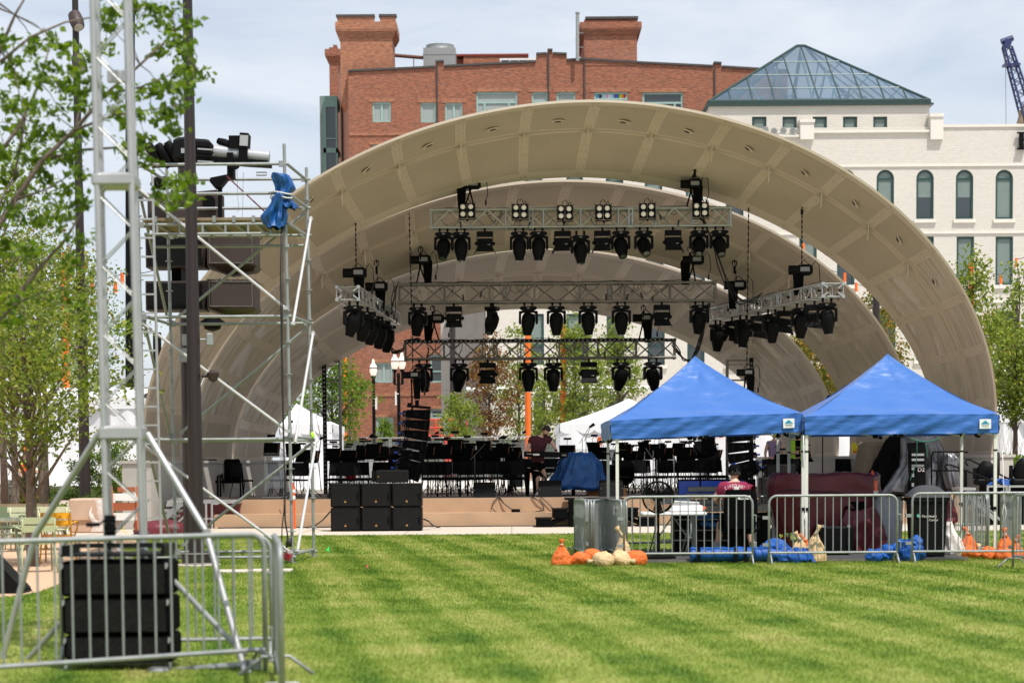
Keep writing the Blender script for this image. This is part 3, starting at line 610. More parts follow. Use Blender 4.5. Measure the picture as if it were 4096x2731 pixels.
ph=thing('roof_penthouse','low orange brick rooftop block behind the roof parapet','penthouse',((a+b)/2,YB+12,c)); mb=MB(); mb.bb(x1,b,YB+10,YB+14,c,t-.18); mb.bb(a,x1-.01,YB+10.6,YB+14,c,t-.3); mb.build('wall',M['bricko'],ph,world=True)
mb=MB(); mb.bb(a-.05,b+.05,YB+9.9,YB+14.1,t-.17,t-.02); mb.build('coping',pm('red_flashing',(.25,.045,.03)),ph,world=True)
a,b,c,t=pr(2003,2146,241,262,YB+4); sk=thing('roof_skylight','low glazed skylight strip on the brick roof beside the stepped parapet','skylight',((a+b)/2,YB+4,c)); mb=MB(); 
for i in range(5): mb.bb(a+(b-a)*i/4-.05,a+(b-a)*i/4+.05,YB+3.97,YB+4.03,c,t+.1)
mb.bb(a-.1,b+.1,YB+3.95,YB+4.05,t-.02,t+.14); mb.build('frame',M['white'],sk,world=True); mb=MB(); mb.bb(a,b,YB+4.06,YB+4.2,c,t); mb.build('pane',M['glassd'],sk,world=True)
p=P(2310,245,YB-.6); q=P(2310,56,YB-.6); mb=MB(); mb.cyl(p,q,.15,n=12); mb.cyl(q,q+V(0,0,.12),.2,n=12); mb.cyl(p+V(0,0,1.6),p+V(0,0,1.9),.155,n=12)
for k in (.3,.6): z=p.z+(q.z-p.z)*k; mb.box((p.x+.25,YB-.45,z),(.5,.05,.05))
tag(mb.build('flue_pipe',M['galv'],smooth=True),'tall slim grey flue pipe with a rusty joint beside the right brick tower','flue pipe')
# ---- grey building with tall concrete fins
YF=150.0; a,b,c,t=pr(1762,1940,620,1846,YF); fb=thing('finned_building','narrow grey concrete building with tall vertical fins between brick and white buildings','building',((a+b)/2,YF,.8))
mb=MB(); mb.bb(a,b,YF+.9,YF+12,.8,t); mb.bb(b-.55,b,YF-.1,YF+.9,.8,t); mb.bb(a,a+.9,YF,YF+.9,.8,t); nfin=8
for i in range(nfin): x=a+.9+(b-a-1.4)*(i+.5)/nfin; mb.bb(x-.13,x+.13,YF+.05,YF+.9,.8,t)
mb.bb(a+.9,b-.55,YF+.5,YF+.89,P(1850,1300,YF).z,P(1850,1275,YF).z); mb.bb(a+.9,b-.55,YF+.2,YF+.89,P(1850,1560,YF).z,P(1850,1500,YF).z); mb.build('wall',M['fin'],fb,world=True)
mb=MB()
for i in range(nfin+1): x=a+.9+(b-a-1.4)*i/nfin; mb.bb(x-.14,x+.14,YF+.7,YF+.88,P(1850,1495,YF).z,P(1850,1305,YF).z); mb.bb(x-.14,x+.14,YF+.7,YF+.88,P(1850,1760,YF).z,P(1850,1565,YF).z)
mb.build('slot_windows',M['glassd'],fb,world=True)
# ---- white painted brick building
YW=135.0; xL,xR=P(1940,900,YW).x,P(4400,900,YW).x; ztop=P(3900,507,YW).z
wb=thing('white_building','white painted brick building with arched windows and a glass pyramid roof','building',(P(3000,1800,YW).x,YW,.8))
spec=[]
for x in (2100,2264,2423,2579,2743,2904): spec.append((x,x+70,690,877,'sashd',True))
for x in (3191,3350,3506,3665,3823,3982): spec.append((x,x+70,679,877,'half' if 3600<x<3900 else 'blind',True))
for x in (2100,2263,2424,2583,2750,2906): spec.append((x,x+70,950,1139,'sash' ,False))
for x in (3197,3348,3505,3665,3826,3982): spec.append((x,x+70,946,1140,'blind' if x!=3348 else 'half',False))
for x in (2107,2266,2427,2590,2749,2906): spec.append((x,x+69,1255,1460,'sashd' if x<2400 else 'sash',False))
for x in (3350,3510,3665,3826,3985): spec.append((x,x+72,1245,1440,'sash',False))
for x in (2107,2266,2427,2590): spec.append((x,x+69,1575,1765,'sash',False))
holes=[pr(*s[:4],YW) for s in spec]
# flatten each row to a shared height so the courses read level
rows={}
for s,h in zip(spec,holes): rows.setdefault(round(h[2]/2.2),[]).append(h)
mb=MB(); rect_holes(mb,xL,xR,.8,ztop,holes,YW,.4)
for s,h in zip(spec,holes):
    if s[5]:
        a,b,c,d=h; r=(b-a)/2; zc=d-r; cx=(a+b)/2; n=8
        for sg in (-1,1):
            pts=[(cx+sg*r,d)]+[(cx+sg*r*math.cos(math.pi/2*i/n),zc+r*math.sin(math.pi/2*i/n)) for i in range(n+1)]
            mb.prism(pts if sg>0 else pts[::-1],'y',YW,YW+.38)
mb.add([(xL,YW,.8),(xL,YW+25,.8),(xL,YW+25,ztop),(xL,YW,ztop)],[(3,2,1,0)]); mb.add([(xL,YW,ztop),(xR,YW,ztop),(xR,YW+25,ztop),(xL,YW+25,ztop)],[(0,1,2,3)])
mb.build('wall',M['wbrick'],wb,world=True)
for s,h in zip(spec,holes): window(wb,h,YW,M['dgreen'],s[4],M['wstone'],arch=s[5],glass='glassd',fw=.14)
for y in (661,930,1207): mb=MB(); z=P(3700,y,YW).z; mb.bb(xL-.02,xR,YW-.09,YW-.001,z-.1,z+.1); mb.build('string_course',M['wstone'],wb,world=True)
mb=MB(); z0=ztop
def blk(x0,x1,y0,y1,pro=.25,dep=1.0): a,b,c,t=pr(x0,x1,y0,y1,YW); mb.bb(a,b,YW-pro,YW+dep,max(c,ztop+.001) if pro<.02 else c,t)
blk(3770,4420,497,508,.1,.6); blk(3719,3770,470,560,.3,1.2); blk(3715,3772,457,471,.38,1.3); blk(3199,3254,492,560,.3,1.2); blk(3196,3257,481,493,.38,1.3); blk(3254,3719,523,532,.18,.8); blk(3010,3199,541,550,.18,.8)
mb.build('parapet',M['wstone'],wb,world=True)
# clerestory block under the pyramid
YC=YW+.5; a,b,c,t=pr(2836,3717,424,560,YC); c=ztop-3
cw=[(3008,3066),(3130,3187),(3251,3308),(3372,3429),(3493,3549)]; hc=[pr(x0,x1,467,523 if x0>3200 else 540,YC) for x0,x1 in cw]
mb=MB(); rect_holes(mb,a,b,c,t,hc,YC,.4); DP=17.0
mb.add([(a,YC,c),(a,YC+DP,c),(a,YC+DP,t),(a,YC,t)],[(3,2,1,0)]); mb.add([(b,YC,c),(b,YC+DP,c),(b,YC+DP,t),(b,YC,t)],[(0,1,2,3)])
mb.build('clerestory_wall',M['wbrick'],wb,world=True)
for h in hc: window(wb,h,YC,M['dgreen'],'blind',None,fw=.14)
gz0,gz1=P(3280,424,YC).z,P(3280,404,YC).z; e=.25
mb=MB(); mb.bb(a-e,b+e,YC-e,YC+DP+e,gz0,gz0+(gz1-gz0)*.35); mb.bb(a-.1,b+.1,YC-.1,YC+DP+.1,gz0+(gz1-gz0)*.35+.001,gz1); mb.build('gutter',M['gutter'],wb,world=True)
apz=P(3195,185,YC+DP/2).z; bz=gz1+.01; cx=(a+b)/2; ax0,ax1=cx-.28,cx+.28; ay=YC+DP/2
py=thing('pyramid_skylight','blue grey glass pyramid skylight on the white building roof','skylight',(cx,ay,bz))
base=[(a,YC,bz),(b,YC,bz),(b,YC+DP,bz),(a,YC+DP,bz)]; A0,A1=(ax0,ay,apz),(ax1,ay,apz)
mb=MB(); mb.add(base+[A0,A1],[(0,1,5,4),(1,2,5),(2,3,4,5),(3,0,4)]); mb.build('glazing',glassmat('skylight_glass',(.10,.17,.24),.1,alpha=.55,var=.5,scale=.25),py,world=True)
mb=MB(); B_=[V(*x) for x in base]; a0,a1=V(*A0),V(*A1)
for p,q in ((B_[0],a0),(B_[1],a1),(B_[2],a1),(B_[3],a0),(a0,a1),(B_[0],B_[1]),(B_[1],B_[2]),(B_[2],B_[3]),(B_[3],B_[0])): mb.cyl(p,q,.11,n=6)
def lerp(p,q,t): return p+(q-p)*t
NM=10
for i in range(1,NM):
    f=i/NM
    for (p,q,ta,tb) in ((B_[0],B_[1],a0,a1),(B_[3],B_[2],a0,a1)):
        s=lerp(p,q,f); 
        if s.x<ax0: k=(s.x-p.x)/(ax0-p.x)
        elif s.x>ax1: k=(q.x-s.x)/(q.x-ax1)
        else: k=1
        tp=V(s.x,p.y+(ay-p.y)*k,bz+(apz-bz)*k); mb.cyl(s,tp,.06,n=5)
    for (p,q) in ((B_[0],B_[3]),(B_[1],B_[2])):
        s=lerp(p,q,f); k=1-abs(2*f-1); tgt=a0 if p is B_[0] else a1
        tp=V(s.x+(tgt.x-s.x)*k,s.y,bz+(apz-bz)*k); mb.cyl(s,tp,.06,n=5)
for k in (.22,.46,.70):
    c4=[lerp(B_[0],a0,k),lerp(B_[1],a1,k),lerp(B_[2],a1,k),lerp(B_[3],a0,k)]
    for i in range(4): mb.cyl(c4[i],c4[(i+1)%4],.045,n=5)
mb.build('mullions',M['gutter'],py,world=True)
mb=MB()
for i in range(-3,4):
    x=cx+i*(b-a)*.12; k=1-abs(i)*.24; mb.cyl((x,YC+2,bz),(x,ay,bz+(apz-bz)*k*.9),.09,n=5); mb.cyl((x,YC+DP-2,bz),(x,ay,bz+(apz-bz)*k*.9),.09,n=5); mb.cyl((x,YC+3,bz+.8),(x+(b-a)*.1,ay,bz+(apz-bz)*k*.5),.07,n=5)
mb.build('inner_trusses',M['gbay'],py,world=True)
mb=MB(); mb.bb(a+1,b-1,YC+1,YC+DP-1,bz-.6,bz-.4); mb.build('floor',M['blindg'],py,world=True)
# black serif letter on the white wall at the frame edge
p=P(4090,566,YW); s=S(YW); wl=MB(); H=68/s
x0=P(4073,566,YW).x; wl.bb(x0,x0+.30,YW-.34,YW-.14,p.z-H/2,p.z+H/2); wl.bb(x0-.13,x0+.43,YW-.345,YW-.135,p.z+H/2-.09,p.z+H/2+.001); wl.bb(x0-.13,x0+.43,YW-.345,YW-.135,p.z-H/2-.001,p.z-H/2+.09)
wl.bb(x0+.301,x0+1.0,YW-.34,YW-.14,p.z+H*.0,p.z+H*.0+.12); wl.bb(x0+.85,x0+1.15,YW-.34,YW-.14,p.z-H/2,p.z+H/2); wl.bb(x0+.72,x0+1.28,YW-.346,YW-.134,p.z+H/2-.088,p.z+H/2+.002); wl.bb(x0+.72,x0+1.28,YW-.346,YW-.134,p.z-H/2-.002,p.z-H/2+.088)
for zz in (-.3,.3): wl.bb(x0+.1,x0+.16,YW-.139,YW-.001,p.z+zz,p.z+zz+.06)
tag(wl.build('wall_letter',M['black']),'black serif sign letter H standing off the white wall','sign letter')
# floodlights on a bar over the white parapet
fl=thing('floodlight_bar','metal bar carrying four silver floodlights over the white parapet','floodlight bar',tuple(P(3120,537,YW-1)))
mb=MB(); mb.cyl(P(3040,528,YW-1),P(3185,539,YW-1),.04); mb.cyl(P(3110,537,YW-1),P(3110,545,YW+.2),.04); mb.build('bar',M['galv'],fl,world=True)
for x,y in ((3062,517),(3097,523),(3134,521),(3172,522)):
    c_=P(x,y,YW-1.1); mb=MB(); d=V(-.2,-1,-.45).normalized(); rot=d.to_track_quat('Z','Y').to_matrix(); mb.lathe([(.05,-.28),(.14,-.22),(.2,0),(.23,.12),(.2,.13)],c_,12,rot); mb.cyl(c_,c_-V(0,0,.3),.03); h_=mb.build('floodlight',M['alu'],fl,world=True,smooth=True); mb=MB(); mb.cyl(c_+d*.10,c_+d*.135,.19,n=12); mb.build('lens',M['galv'],h_,world=True)
# crane
cr=thing('crane','dark blue lattice crane boom rising at the right edge of the frame','crane',tuple(P(4200,560,210)))
mb=MB(); YY=210; top=P(4028,188,YY); bot=P(4140,560,YY); ax=(bot-top); 
def chord(off): return [top+off*.55,bot+off]
o4=[V(-.7,-.8,0),V(.7,-.8,0),V(.7,.8,0),V(-.7,.8,0)]
for o_ in o4: a_,b_=chord(o_); mb.cyl(a_,b_,.12,n=5)
n=16
for f in range(4):
    o1,o2=o4[f],o4[(f+1)%4]; p0=chord(o1); p1=chord(o2)
    for i in range(n):
        s0=lerp(p0[0],p0[1],i/n); s1=lerp(p1[0],p1[1],(i+1)/n)
        if i%2: s0,s1=lerp(p1[0],p1[1],i/n),lerp(p0[0],p0[1],(i+1)/n)
        mb.cyl(s0,s1,.05,n=4)
mb.build('boom',M['bluecr'],cr,world=True)
mb=MB(); mb.box(top+V(0,0,.3),(.7,1.0,.7),(0,.3,0)); mb.cyl(top+V(-.6,0,.5),top+V(.6,0,.9),.3); mb.build('boom_head',M['bluecr'],cr,world=True); mb=MB(); q=P(4045,262,YY); mb.box(q,(1.6,1.4,.22)); mb.build('cross_arm',M['bluecr'],cr,world=True)
mb=MB(); mb.box(P(4112,465,YY),(1.6,1.4,1.8),(0,.3,0)); mb.cyl(P(4090,440,YY),P(4125,560,YY),.5,n=6); mb.build('counter_bracket',M['ply'],cr,world=True)
mb=MB(); mb.cyl(P(4022,196,YY),P(4024,505,YY),.035,n=4); mb.cyl(P(4017,200,YY),P(4019,262,YY),.03,n=4); mb.build('hoist_rope',M['alud'],cr,world=True)
# ================================================================ vegetation
def leaves(centers,n_each,sig,size,seed,flat=.6,up=.35):
    r=np.random.default_rng(seed); c=np.asarray(centers,float); k=len(c); idx=np.repeat(np.arange(k),n_each); n=len(idx)
    off=r.normal(size=(n,3))*np.array([1,1,flat])*np.asarray(sig if np.ndim(sig)==0 else np.asarray(sig)[idx][:,None]); p=c[idx]+off
    a=r.normal(size=(n,3)); a/=np.linalg.norm(a,axis=1)[:,None]; b=r.normal(size=(n,3)); b[:,2]*=.5; b-=a*(a*b).sum(1)[:,None]; b/=np.linalg.norm(b,axis=1)[:,None]
    s=size*(.55+.9*r.random(n))[:,None]
    q=np.stack([p-a*s,p-b*s*.62-a*s*.15,p+a*s,p+b*s*.62-a*s*.15],1); return q.reshape(-1,3)
def tree(label,base,H,cz,rx,rz,mat,nclus,nleaf,lsize,seed,trunk_r=.09,bark='bark',sig=.3,group=None,name='tree',fork=None,lean=0,hollow=0,ry=None):
    rnd=random.Random(seed); base=Vector(base); t=thing(name,label,'tree',tuple(base),0,group); ry=ry or rx
    mb=MB(); top=V(lean,0,H*.92); tr=[V(0,0,-.1)]+[V(lean*(i/6)**1.5+rnd.uniform(-.05,.05)*H*.08,rnd.uniform(-.05,.05)*H*.08,H*.92*i/6) for i in range(1,7)]
    mb.path(tr,[trunk_r*(1-.85*i/6) for i in range(7)],8)
    cl=[]; zc=cz
    while len(cl)<nclus:
        d=V(rnd.uniform(-1,1),rnd.uniform(-1,1),rnd.uniform(-1,1))
        if d.length>1 or d.length<hollow: continue
        w_=1-.35*max(0,d.z)-.1*max(0,-d.z)
        cl.append(V(lean*(.5+.5*d.z)+d.x*rx*w_,d.y*ry*w_,zc+d.z*rz))
    for i,c in enumerate(cl):
        if i%2: continue
        z0=max(H*.12,min(c.z-abs(c.x)*.9-rnd.uniform(.1,.6),H*.85)); s=V(lean*(z0/H)**1.5,0,z0); mid=lerp(s,c,.5)+V(rnd.uniform(-.1,.1),rnd.uniform(-.1,.1),rnd.uniform(.0,.15))*rx*.4
        r0=trunk_r*.38*(1-z0/H*.6); mb.path([s,mid,c],[r0,r0*.55,r0*.16],5)
    mb.build('trunk',M[bark],t,smooth='all')
    q=leaves(cl,nleaf,sig,lsize,seed+50); np_mesh('crown',q,4,M[mat],t); return t
# middle distance trees on the left (sharp to slightly soft)
tree('tree with the thickest bare trunk behind the patio chairs at left',G(132,2262,0),5.2,3.15,1.6,1.5,'leafb',90,70,.040,11,.105,'barkl',.24,'trees by the patio',lean=-.1)
tree('tree with a forked trunk near the left frame edge above the patio tables',G(66,2160,0),5.6,3.8,1.5,1.8,'leafb',75,66,.042,12,.10,'barkl',.25,'trees by the patio')
tree('slimmer twin trunk tree in the planting bed before the white tent wall',P(168,2028,46),6.2,4.6,1.5,1.8,'leafb',60,56,.05,13,.075,'barkl',.28,'trees by the patio')
tree('slim tree behind the black light pole in the planting bed',P(190,2015,48),7.0,5.0,1.7,2.1,'leafy',60,50,.05,14,.07,'barkl',.3,'trees by the patio')
tree('bushy green tree beside the silver lifting tower above the white tent',P(350,1950,58),6.6,4.7,1.6,2.0,'leafa',50,50,.055,15,.07,'barkl',.3,'trees by the patio')
tree('tall leafy tree at the left frame edge rising behind the patio',P(20,2030,44),8.6,6.0,1.7,2.4,'leafb',70,55,.05,16,.09,'barkl',.3,'trees by the patio')
# foreground tree: overhanging branches, soft focus
YT=17.5
fgc=[(140,180),(200,150),(60,250),(190,260),(90,330),(160,330),(250,330),(60,420),(130,430),(280,300),(300,360),(230,440),(330,420),(420,40),(470,60),(560,30),(620,40),(690,40),(640,95),(700,150),(735,180),(680,120),(440,110),(420,205),(600,350),(640,345),(560,370),(725,225),(762,275),(795,300),(742,345),(700,362),(680,432),(660,465),(735,415),(690,522),(560,455),(500,482),(470,440),(450,380),(540,582),(580,562),(500,602),(580,645),(700,735),(738,785),(690,800),(752,715),(640,775),(60,520),(20,600),(120,560),(180,520),(240,560),(300,600),(340,530),(280,640),(100,640),(160,650),(30,700),(90,760),(200,720),(260,760),(60,860),(150,880),(240,900),(20,980),(110,1000),(320,700),(340,820),(760,100),(540,110),(370,330),(350,250),(20,380),(10,150),(640,205),(700,290)]
rnd=random.Random(5); cl=[P(x+rnd.uniform(-8,8),y+rnd.uniform(-8,8),YT+rnd.uniform(-1.2,1.2)) for x,y in fgc]
cl2=[P(rnd.uniform(-60,330),rnd.uniform(120,1300),YT+rnd.uniform(-.5,2.0)) for _ in range(46)]+[P(rnd.uniform(-1100,-50),rnd.uniform(-300,1250),YT+rnd.uniform(-.8,1.2)) for _ in range(110)]
# trunk stands outside the frame at left and the limbs arch in
ft=thing('tree','nearest leafy tree whose soft branches reach in from the upper left','tree',(-6.2,YT,0))
mb=MB(); mb.path([(-6.2,YT,-.1),(-6.1,YT,1.2),(-5.95,YT,2.6),(-5.7,YT,4.2),(-5.5,YT,6.2)],[.16,.13,.11,.08,.03],9)
hub=[V(-6.05,YT,1.8),V(-5.95,YT,2.6),V(-5.8,YT,3.4),V(-5.7,YT,4.2),V(-5.6,YT,5.0)]
limbs=[([(-60,1340),(40,1230),(150,1080),(260,960),(340,830)],.035),([(-60,1000),(60,800),(170,640),(300,520),(420,380),(560,260),(700,130)],.035),([(-60,700),(80,500),(160,330),(200,180)],.028),([(-50,380),(0,200),(60,60),(120,-40)],.03),([(170,640),(330,600),(480,590),(600,640),(700,740)],.016),([(300,520),(460,460),(600,440),(720,420)],.014),([(420,380),(560,350),(680,300),(790,290)],.012),([(0,250),(120,150),(260,90),(420,60),(600,30)],.014),([(60,800),(180,760),(300,690)],.014),([(40,1230),(140,1180),(250,1150)],.012),([(-50,900),(60,700),(100,480),(60,300)],.02)]
for li,(l_,r0) in enumerate(limbs):
    pts=[P(x,y,YT+rnd.uniform(-.15,.15)) for x,y in l_]
    if l_[0][0]<0: pts=[min(hub,key=lambda h:(h-pts[0]).length)]+pts
    k=len(pts); mb.path(pts,[r0*(1-.8*i/(k-1)) for i in range(k)],6)
allc=cl+cl2
spine=[P(x,y,YT) for l_,_ in limbs for x,y in l_]
for c in allc:
    n_=min(spine,key=lambda s:(s-c).length); mb.path([n_,lerp(n_,c,.5)+V(0,0,.03),c],[.006,.004,.002],4)
mb.build('trunk',M['barkl'],ft,smooth='all',world=True)
q=leaves([tuple(c-V(-6.2,YT,0)) for c in cl],38,.050,.036,77,flat=.7); q2=leaves([tuple(c-V(-6.2,YT,0)) for c in cl2],26,.075,.034,78); np_mesh('crown',np.concatenate([q,q2]),4,M['leafa'],ft)
# trees behind the stage
def bt(label,px,Y,ytop,ybot,wpx,mat,seed,dens=1.0,trunk=.09,lean=0,hollow=0,lsz=.075,sig=.34):
    g=P(px,1800,Y); s=S(Y); ztop=P(px,ytop,Y).z; zbot=P(px,ybot,Y).z; H=ztop-.8
    return tree(label,(g.x,Y,.8),H,(ztop+zbot)/2-.8,wpx/2/s,(ztop-zbot)/2*1.03,mat,int(120*dens),36,lsz*.88,seed,trunk,'bark',sig*.60,'trees behind the stage',lean=lean,hollow=hollow)
bt('bright green maple between the left truss ladder and the brick building',1330,80,1405,1790,330,'leafa',21,1.25)
bt('small young tree in front of the lower brick window',1540,88,1665,1770,55,'leafa',22,.25,.04,lsz=.06,sig=.2)
bt('sparse pale green tree left of the russet tree',1835,84,1560,1760,190,'leafb',23,.45,.05)
bt('russet red leaved tree behind the back truss',1960,86,1330,1760,230,'leafr',24,.95)
bt('green tree just left of the tall orange pole',2075,90,1290,1770,200,'leafb',25,.8)
bt('tall green tree between the two orange poles',2300,84,1240,1760,280,'leafb',26,1.35)
bt('green tree right of the second orange pole under the back truss',2475,90,1270,1700,220,'leafb',27,1.0)
bt('low spreading tree behind the white tent peak',2180,92,1500,1760,180,'leafb',28,.6)
bt('yellowing tree seen between the rear and middle shell arches at right',3235,72,1290,1700,230,'leafy',29,1.1)
bt('green tree seen between the middle and front shell arches at right',3500,70,1125,1700,260,'leafy',30,1.0)
bt('tall tree just right of the front shell arch',3885,66,1010,1690,250,'leafb',31,1.1)
bt('tree at the right frame edge before the white building',4070,68,1030,1800,240,'leafb',32,1.0)
bt('leaning tree reaching over the blue canopy corner at the right edge',4060,55,1330,1720,200,'leafb',33,.8,sig=.25,lsz=.06)
bt('dark green tree low behind the right shell foot',3960,78,1240,1640,220,'leafy',34,.8)
bt('thin tree in the gap between left shell arches',1135,76,1300,1700,120,'leafa',35,.5)
bt('yellowing tree seen low in the right arch gap',3360,75,1380,1750,220,'leafy',36,1.0)
# low planting
def shrub(label,px,py,Y,w,h,mat,seed,n=18,nl=60,ls=.04,grp='shrubs in the planting beds'):
    b_=P(px,py,Y); t=thing('shrub',label,'shrub',tuple(b_),0,grp); r=random.Random(seed); cl=[V(r.uniform(-w/2,w/2),r.uniform(-w/3,w/3),r.uniform(.1,h)) for _ in range(n)]
    mb=MB()
    for c in cl: mb.path([V(c.x*.2,c.y*.2,-.3),lerp(V(0,0,0),c,.6),c],[.012,.008,.003],4)
    mb.build('stems',M['bark'],t); np_mesh('foliage',leaves(cl,nl,.12,ls,seed),4,M[mat],t); return t
shrub('tall airy green shrub right of the black light pole',420,2010,52,.95,1.7,'leafa',41,34,60)
shrub('tall loose shrub left of the shell wall end',465,1990,53,.7,1.6,'leafb',42,24,50)
shrub('dark green shrub against the white tent wall left of the pole',335,1985,52,.5,.9,'leafd',43)
shrub('dark bushy plant beside the boulder at far left',95,2020,50,.55,.6,'leafd',44)
shrub('low green plant between the tree trunks',230,2010,50,.9,.35,'leafa',45)
shrub('low dark plant behind the wrapped carton',300,2030,48,.8,.35,'leafd',46)
shrub('small plant under the orange chair beside a boulder',262,2085,44,.4,.3,'leafa',47,10,40)
shrub('yellow green plant in the bed behind the green benches',110,2050,47,.6,.3,'leafy',48,12,50)
shrub('low plant right of the light pole foot',395,2060,47,.8,.4,'leafd',49)
shrub('leafy shrub right of the right shell wall',4045,1960,54,.7,.9,'leafa',50)
shrub('low plant at the right frame edge beside the shell wall',4085,1990,52,.5,.5,'leafb',51)
# reeds
b_=P(4050,1900,58); t=thing('reed_grass','tall wispy dry reeds before the right white tent wall','reeds',tuple(b_)); mb=MB(); r=random.Random(9)
for _ in range(60): x=r.uniform(-.6,.6); l=r.uniform(-.35,.55); h=r.uniform(.9,1.9); mb.path([(x,0,-.4),(x+l*.3,r.uniform(-.2,.2),h*.6),(x+l,r.uniform(-.3,.3),h)],[.006,.004,.002],3)
mb.build('stems',M['reed'],t)
# boulders
for i,(x,y,Y,rx,rz,lab) in enumerate([(34,1965,52,.33,.30,'rounded brown boulder behind the left trees'),(258,2045,45,.30,.27,'large pale boulder left of the wrapped carton'),(226,2075,44.5,.20,.14,'small low boulder beside the large pale boulder'),(248,2098,43.8,.22,.13,'grey boulder partly behind the orange chair'),(215,2052,46,.2,.14,'flat pale rock behind the green chairs')]):
    p=P(x,y,Y); mb=MB(); mb.blob(p,(rx,rx*.8,rz),60+i,.16,16,10,2.2); tag(mb.build('boulder',M['boulder'],smooth='all'),lab,'boulder','boulders in the planting bed')
# ================================================================ lamps, poles and street things behind the stage
def lamp(px,ytop,Y,lab,twin):
    g=P(px,1800,Y); s=S(Y); t=thing('street_lamp',lab,'street lamp',(g.x,Y,.8)); top=P(px,ytop,Y).z-.8; hd=65/s*1.6
    zb=top-.8
    mb=MB(); mb.lathe([(.24,0),(.22,.25),(.17,.5),(.12,.7),(.085,1.0),(.075,zb-.2),(.1,zb-.15),(.06,zb)],(0,0,0),12); mb.build('post',M['black'],t,smooth=True)
    xs=[0] if not twin else [-.22,.22]
    for x in xs:
        mb=MB(); mb.lathe([(.05,zb-.25),(.07,zb),(.15,zb+.12),(.16,zb+.16)],(x,0,0),12)
        if twin: mb.path([(0,0,zb-.55),(x*1.3,0,zb-.5),(x*1.2,0,zb-.25),(x,0,zb-.1)],.035,6); mb.blob((x,0,zb-.35),(.08,.05,.2),3,.1)
        a_=mb.build('lamp_holder',M['black'],t,smooth=True)
        mb=MB(); mb.lathe([(.14,zb+.16),(.24,zb+.38),(.235,zb+.50)],(x,0,0),16); mb.mat(1); mb.lathe([(.245,zb+.502),(.245,zb+.545)],(x,0,0),16); mb.mat(0); mb.lathe([(.235,zb+.547),(.20,zb+.66),(.1,zb+.76),(.09,zb+.80),(.10,zb+.86),(.05,zb+.92),(.01,zb+.97)],(x,0,0),16); mb.build('globe',[M['globe'],M['black']],t,smooth=True).scale=(.74,.74,1); a_.scale=(.8,.8,1)
    return t
lamp(1497,1449,95,'black lamp post with a single white acorn globe before the brick wall',False)
lamp(1597,1421,92,'black lamp post with twin white acorn globes before the brick wall',True)
for x,y0,y1,Y,lab in [(1505,1586,1636,94.5,'narrow pale banner bracket on the single lamp post'),(1584,1566,1620,91.6,'narrow grey street sign edge beside the twin lamp post')]:
    a,b,c,t=pr(x-3,x+3,y0,y1,Y); mb=MB(); mb.bb(a,b,Y-.2,Y+.2,c,t); mb.cyl(((a+b)/2,Y,t-.1),((a+b)/2+(.12 if x>1550 else -.08),Y+.1,t-.1),.02); tag(mb.build('sign_plate',M['wrap']),lab,'sign')
def pole(px,ytop,ybot,Y,r,mat,name,lab,cat,grp=None,r1=None,z0=None):
    p=P(px,ytop,Y); q=P(px,ybot,Y); mb=MB(); mb.cyl((q.x,Y,q.z if z0 is None else z0),(p.x,Y,p.z),r,r1 or r,n=16); 
    return tag(mb.build(name,M[mat],smooth=True),lab,cat,grp)
pole(2111,1235,1800,88,.125,'orange','orange_pole','tall orange pole rising behind the keyboard player','pole','tall orange poles',z0=.8)
pole(2253,1300,1760,84.4,.12,'orange','orange_pole','tall orange pole half hidden by tree leaves right of the keyboard player','pole','tall orange poles',z0=.8)
pole(262,1012,1900,70,.14,'orange','orange_pole','tall orange pole seen through the left trees','pole','tall orange poles',z0=.8)
pole(3885,1048,1800,80,.13,'orange','orange_pole','tall orange pole with a cap in the trees right of the shell','pole','tall orange poles',.10,z0=.8)
pole(1380,1380,1800,108,.10,'orange','orange_pole','slim orange pole mostly hidden by the left maple','pole','tall orange poles',z0=.8)
pole(3220,1330,1500,92,.15,'orange','orange_pole','orange pole in the leaves between right shell arches','pole','tall orange poles',z0=.8)
pole(1810,1300,1800,105,.15,'brown','light_pole','dark brown light pole before the grey finned building','light pole','dark light poles',z0=.8)
pole(2345,1280,1800,98,.14,'brown','light_pole','dark brown light pole among the trees under the back truss','light pole','dark light poles',z0=.8)
pole(3505,1180,1600,62,.11,'brown','light_pole','dark brown light pole seen between the right shell arches','light pole','dark light poles',z0=.8)
pole(4060,1200,1800,84,.13,'brown','light_pole','dark light pole among trees at the right edge','light pole','dark light poles',z0=.8)
pole(521,-200,1990,72,.17,'black','light_pole','black light pole left of the scaffold ladder','light pole','dark light poles',z0=.8)
pole(628,1330,1500,80,.17,'black','light_pole','short dark pole behind the scaffold ladder','light pole','dark light poles',z0=.8)
# hanging orange tubes on wires
for i,(x,y,Y,lab) in enumerate([(160,1090,60,'orange hanging tube near the left tall orange pole'),(368,1135,60,'orange hanging tube left of the silver lifting tower'),(489,1115,60,'orange hanging tube seen through the silver lifting tower'),(3379,1111,74,'orange hanging tube with white end above the side truss'),(3425,1150,74,'orange hanging tube just beside the front arch gap'),(3213,993,74,'small orange tube tip in the upper arch gap'),(4003,1120,76,'orange hanging tube before the right white building window'),(4065,1052,76,'orange hanging tube at the right frame edge'),(462,1150,62,'lower orange hanging tube seen through the silver lifting tower'),(1265,770,74,'small orange tube in the left arch gap')]):
    p=P(x,y,Y); t=thing('hanging_tube',lab,'hanging tube',tuple(p),0,'orange tubes hung on wires'); mb=MB(); mb.cyl((0,0,-.16),(0,0,.18),.055,n=10); mb.build('tube',M['orange'],t); mb=MB(); mb.cyl((0,0,-.24),(0,0,-.161),.056,n=10); mb.build('end_cap',M['white'],t)
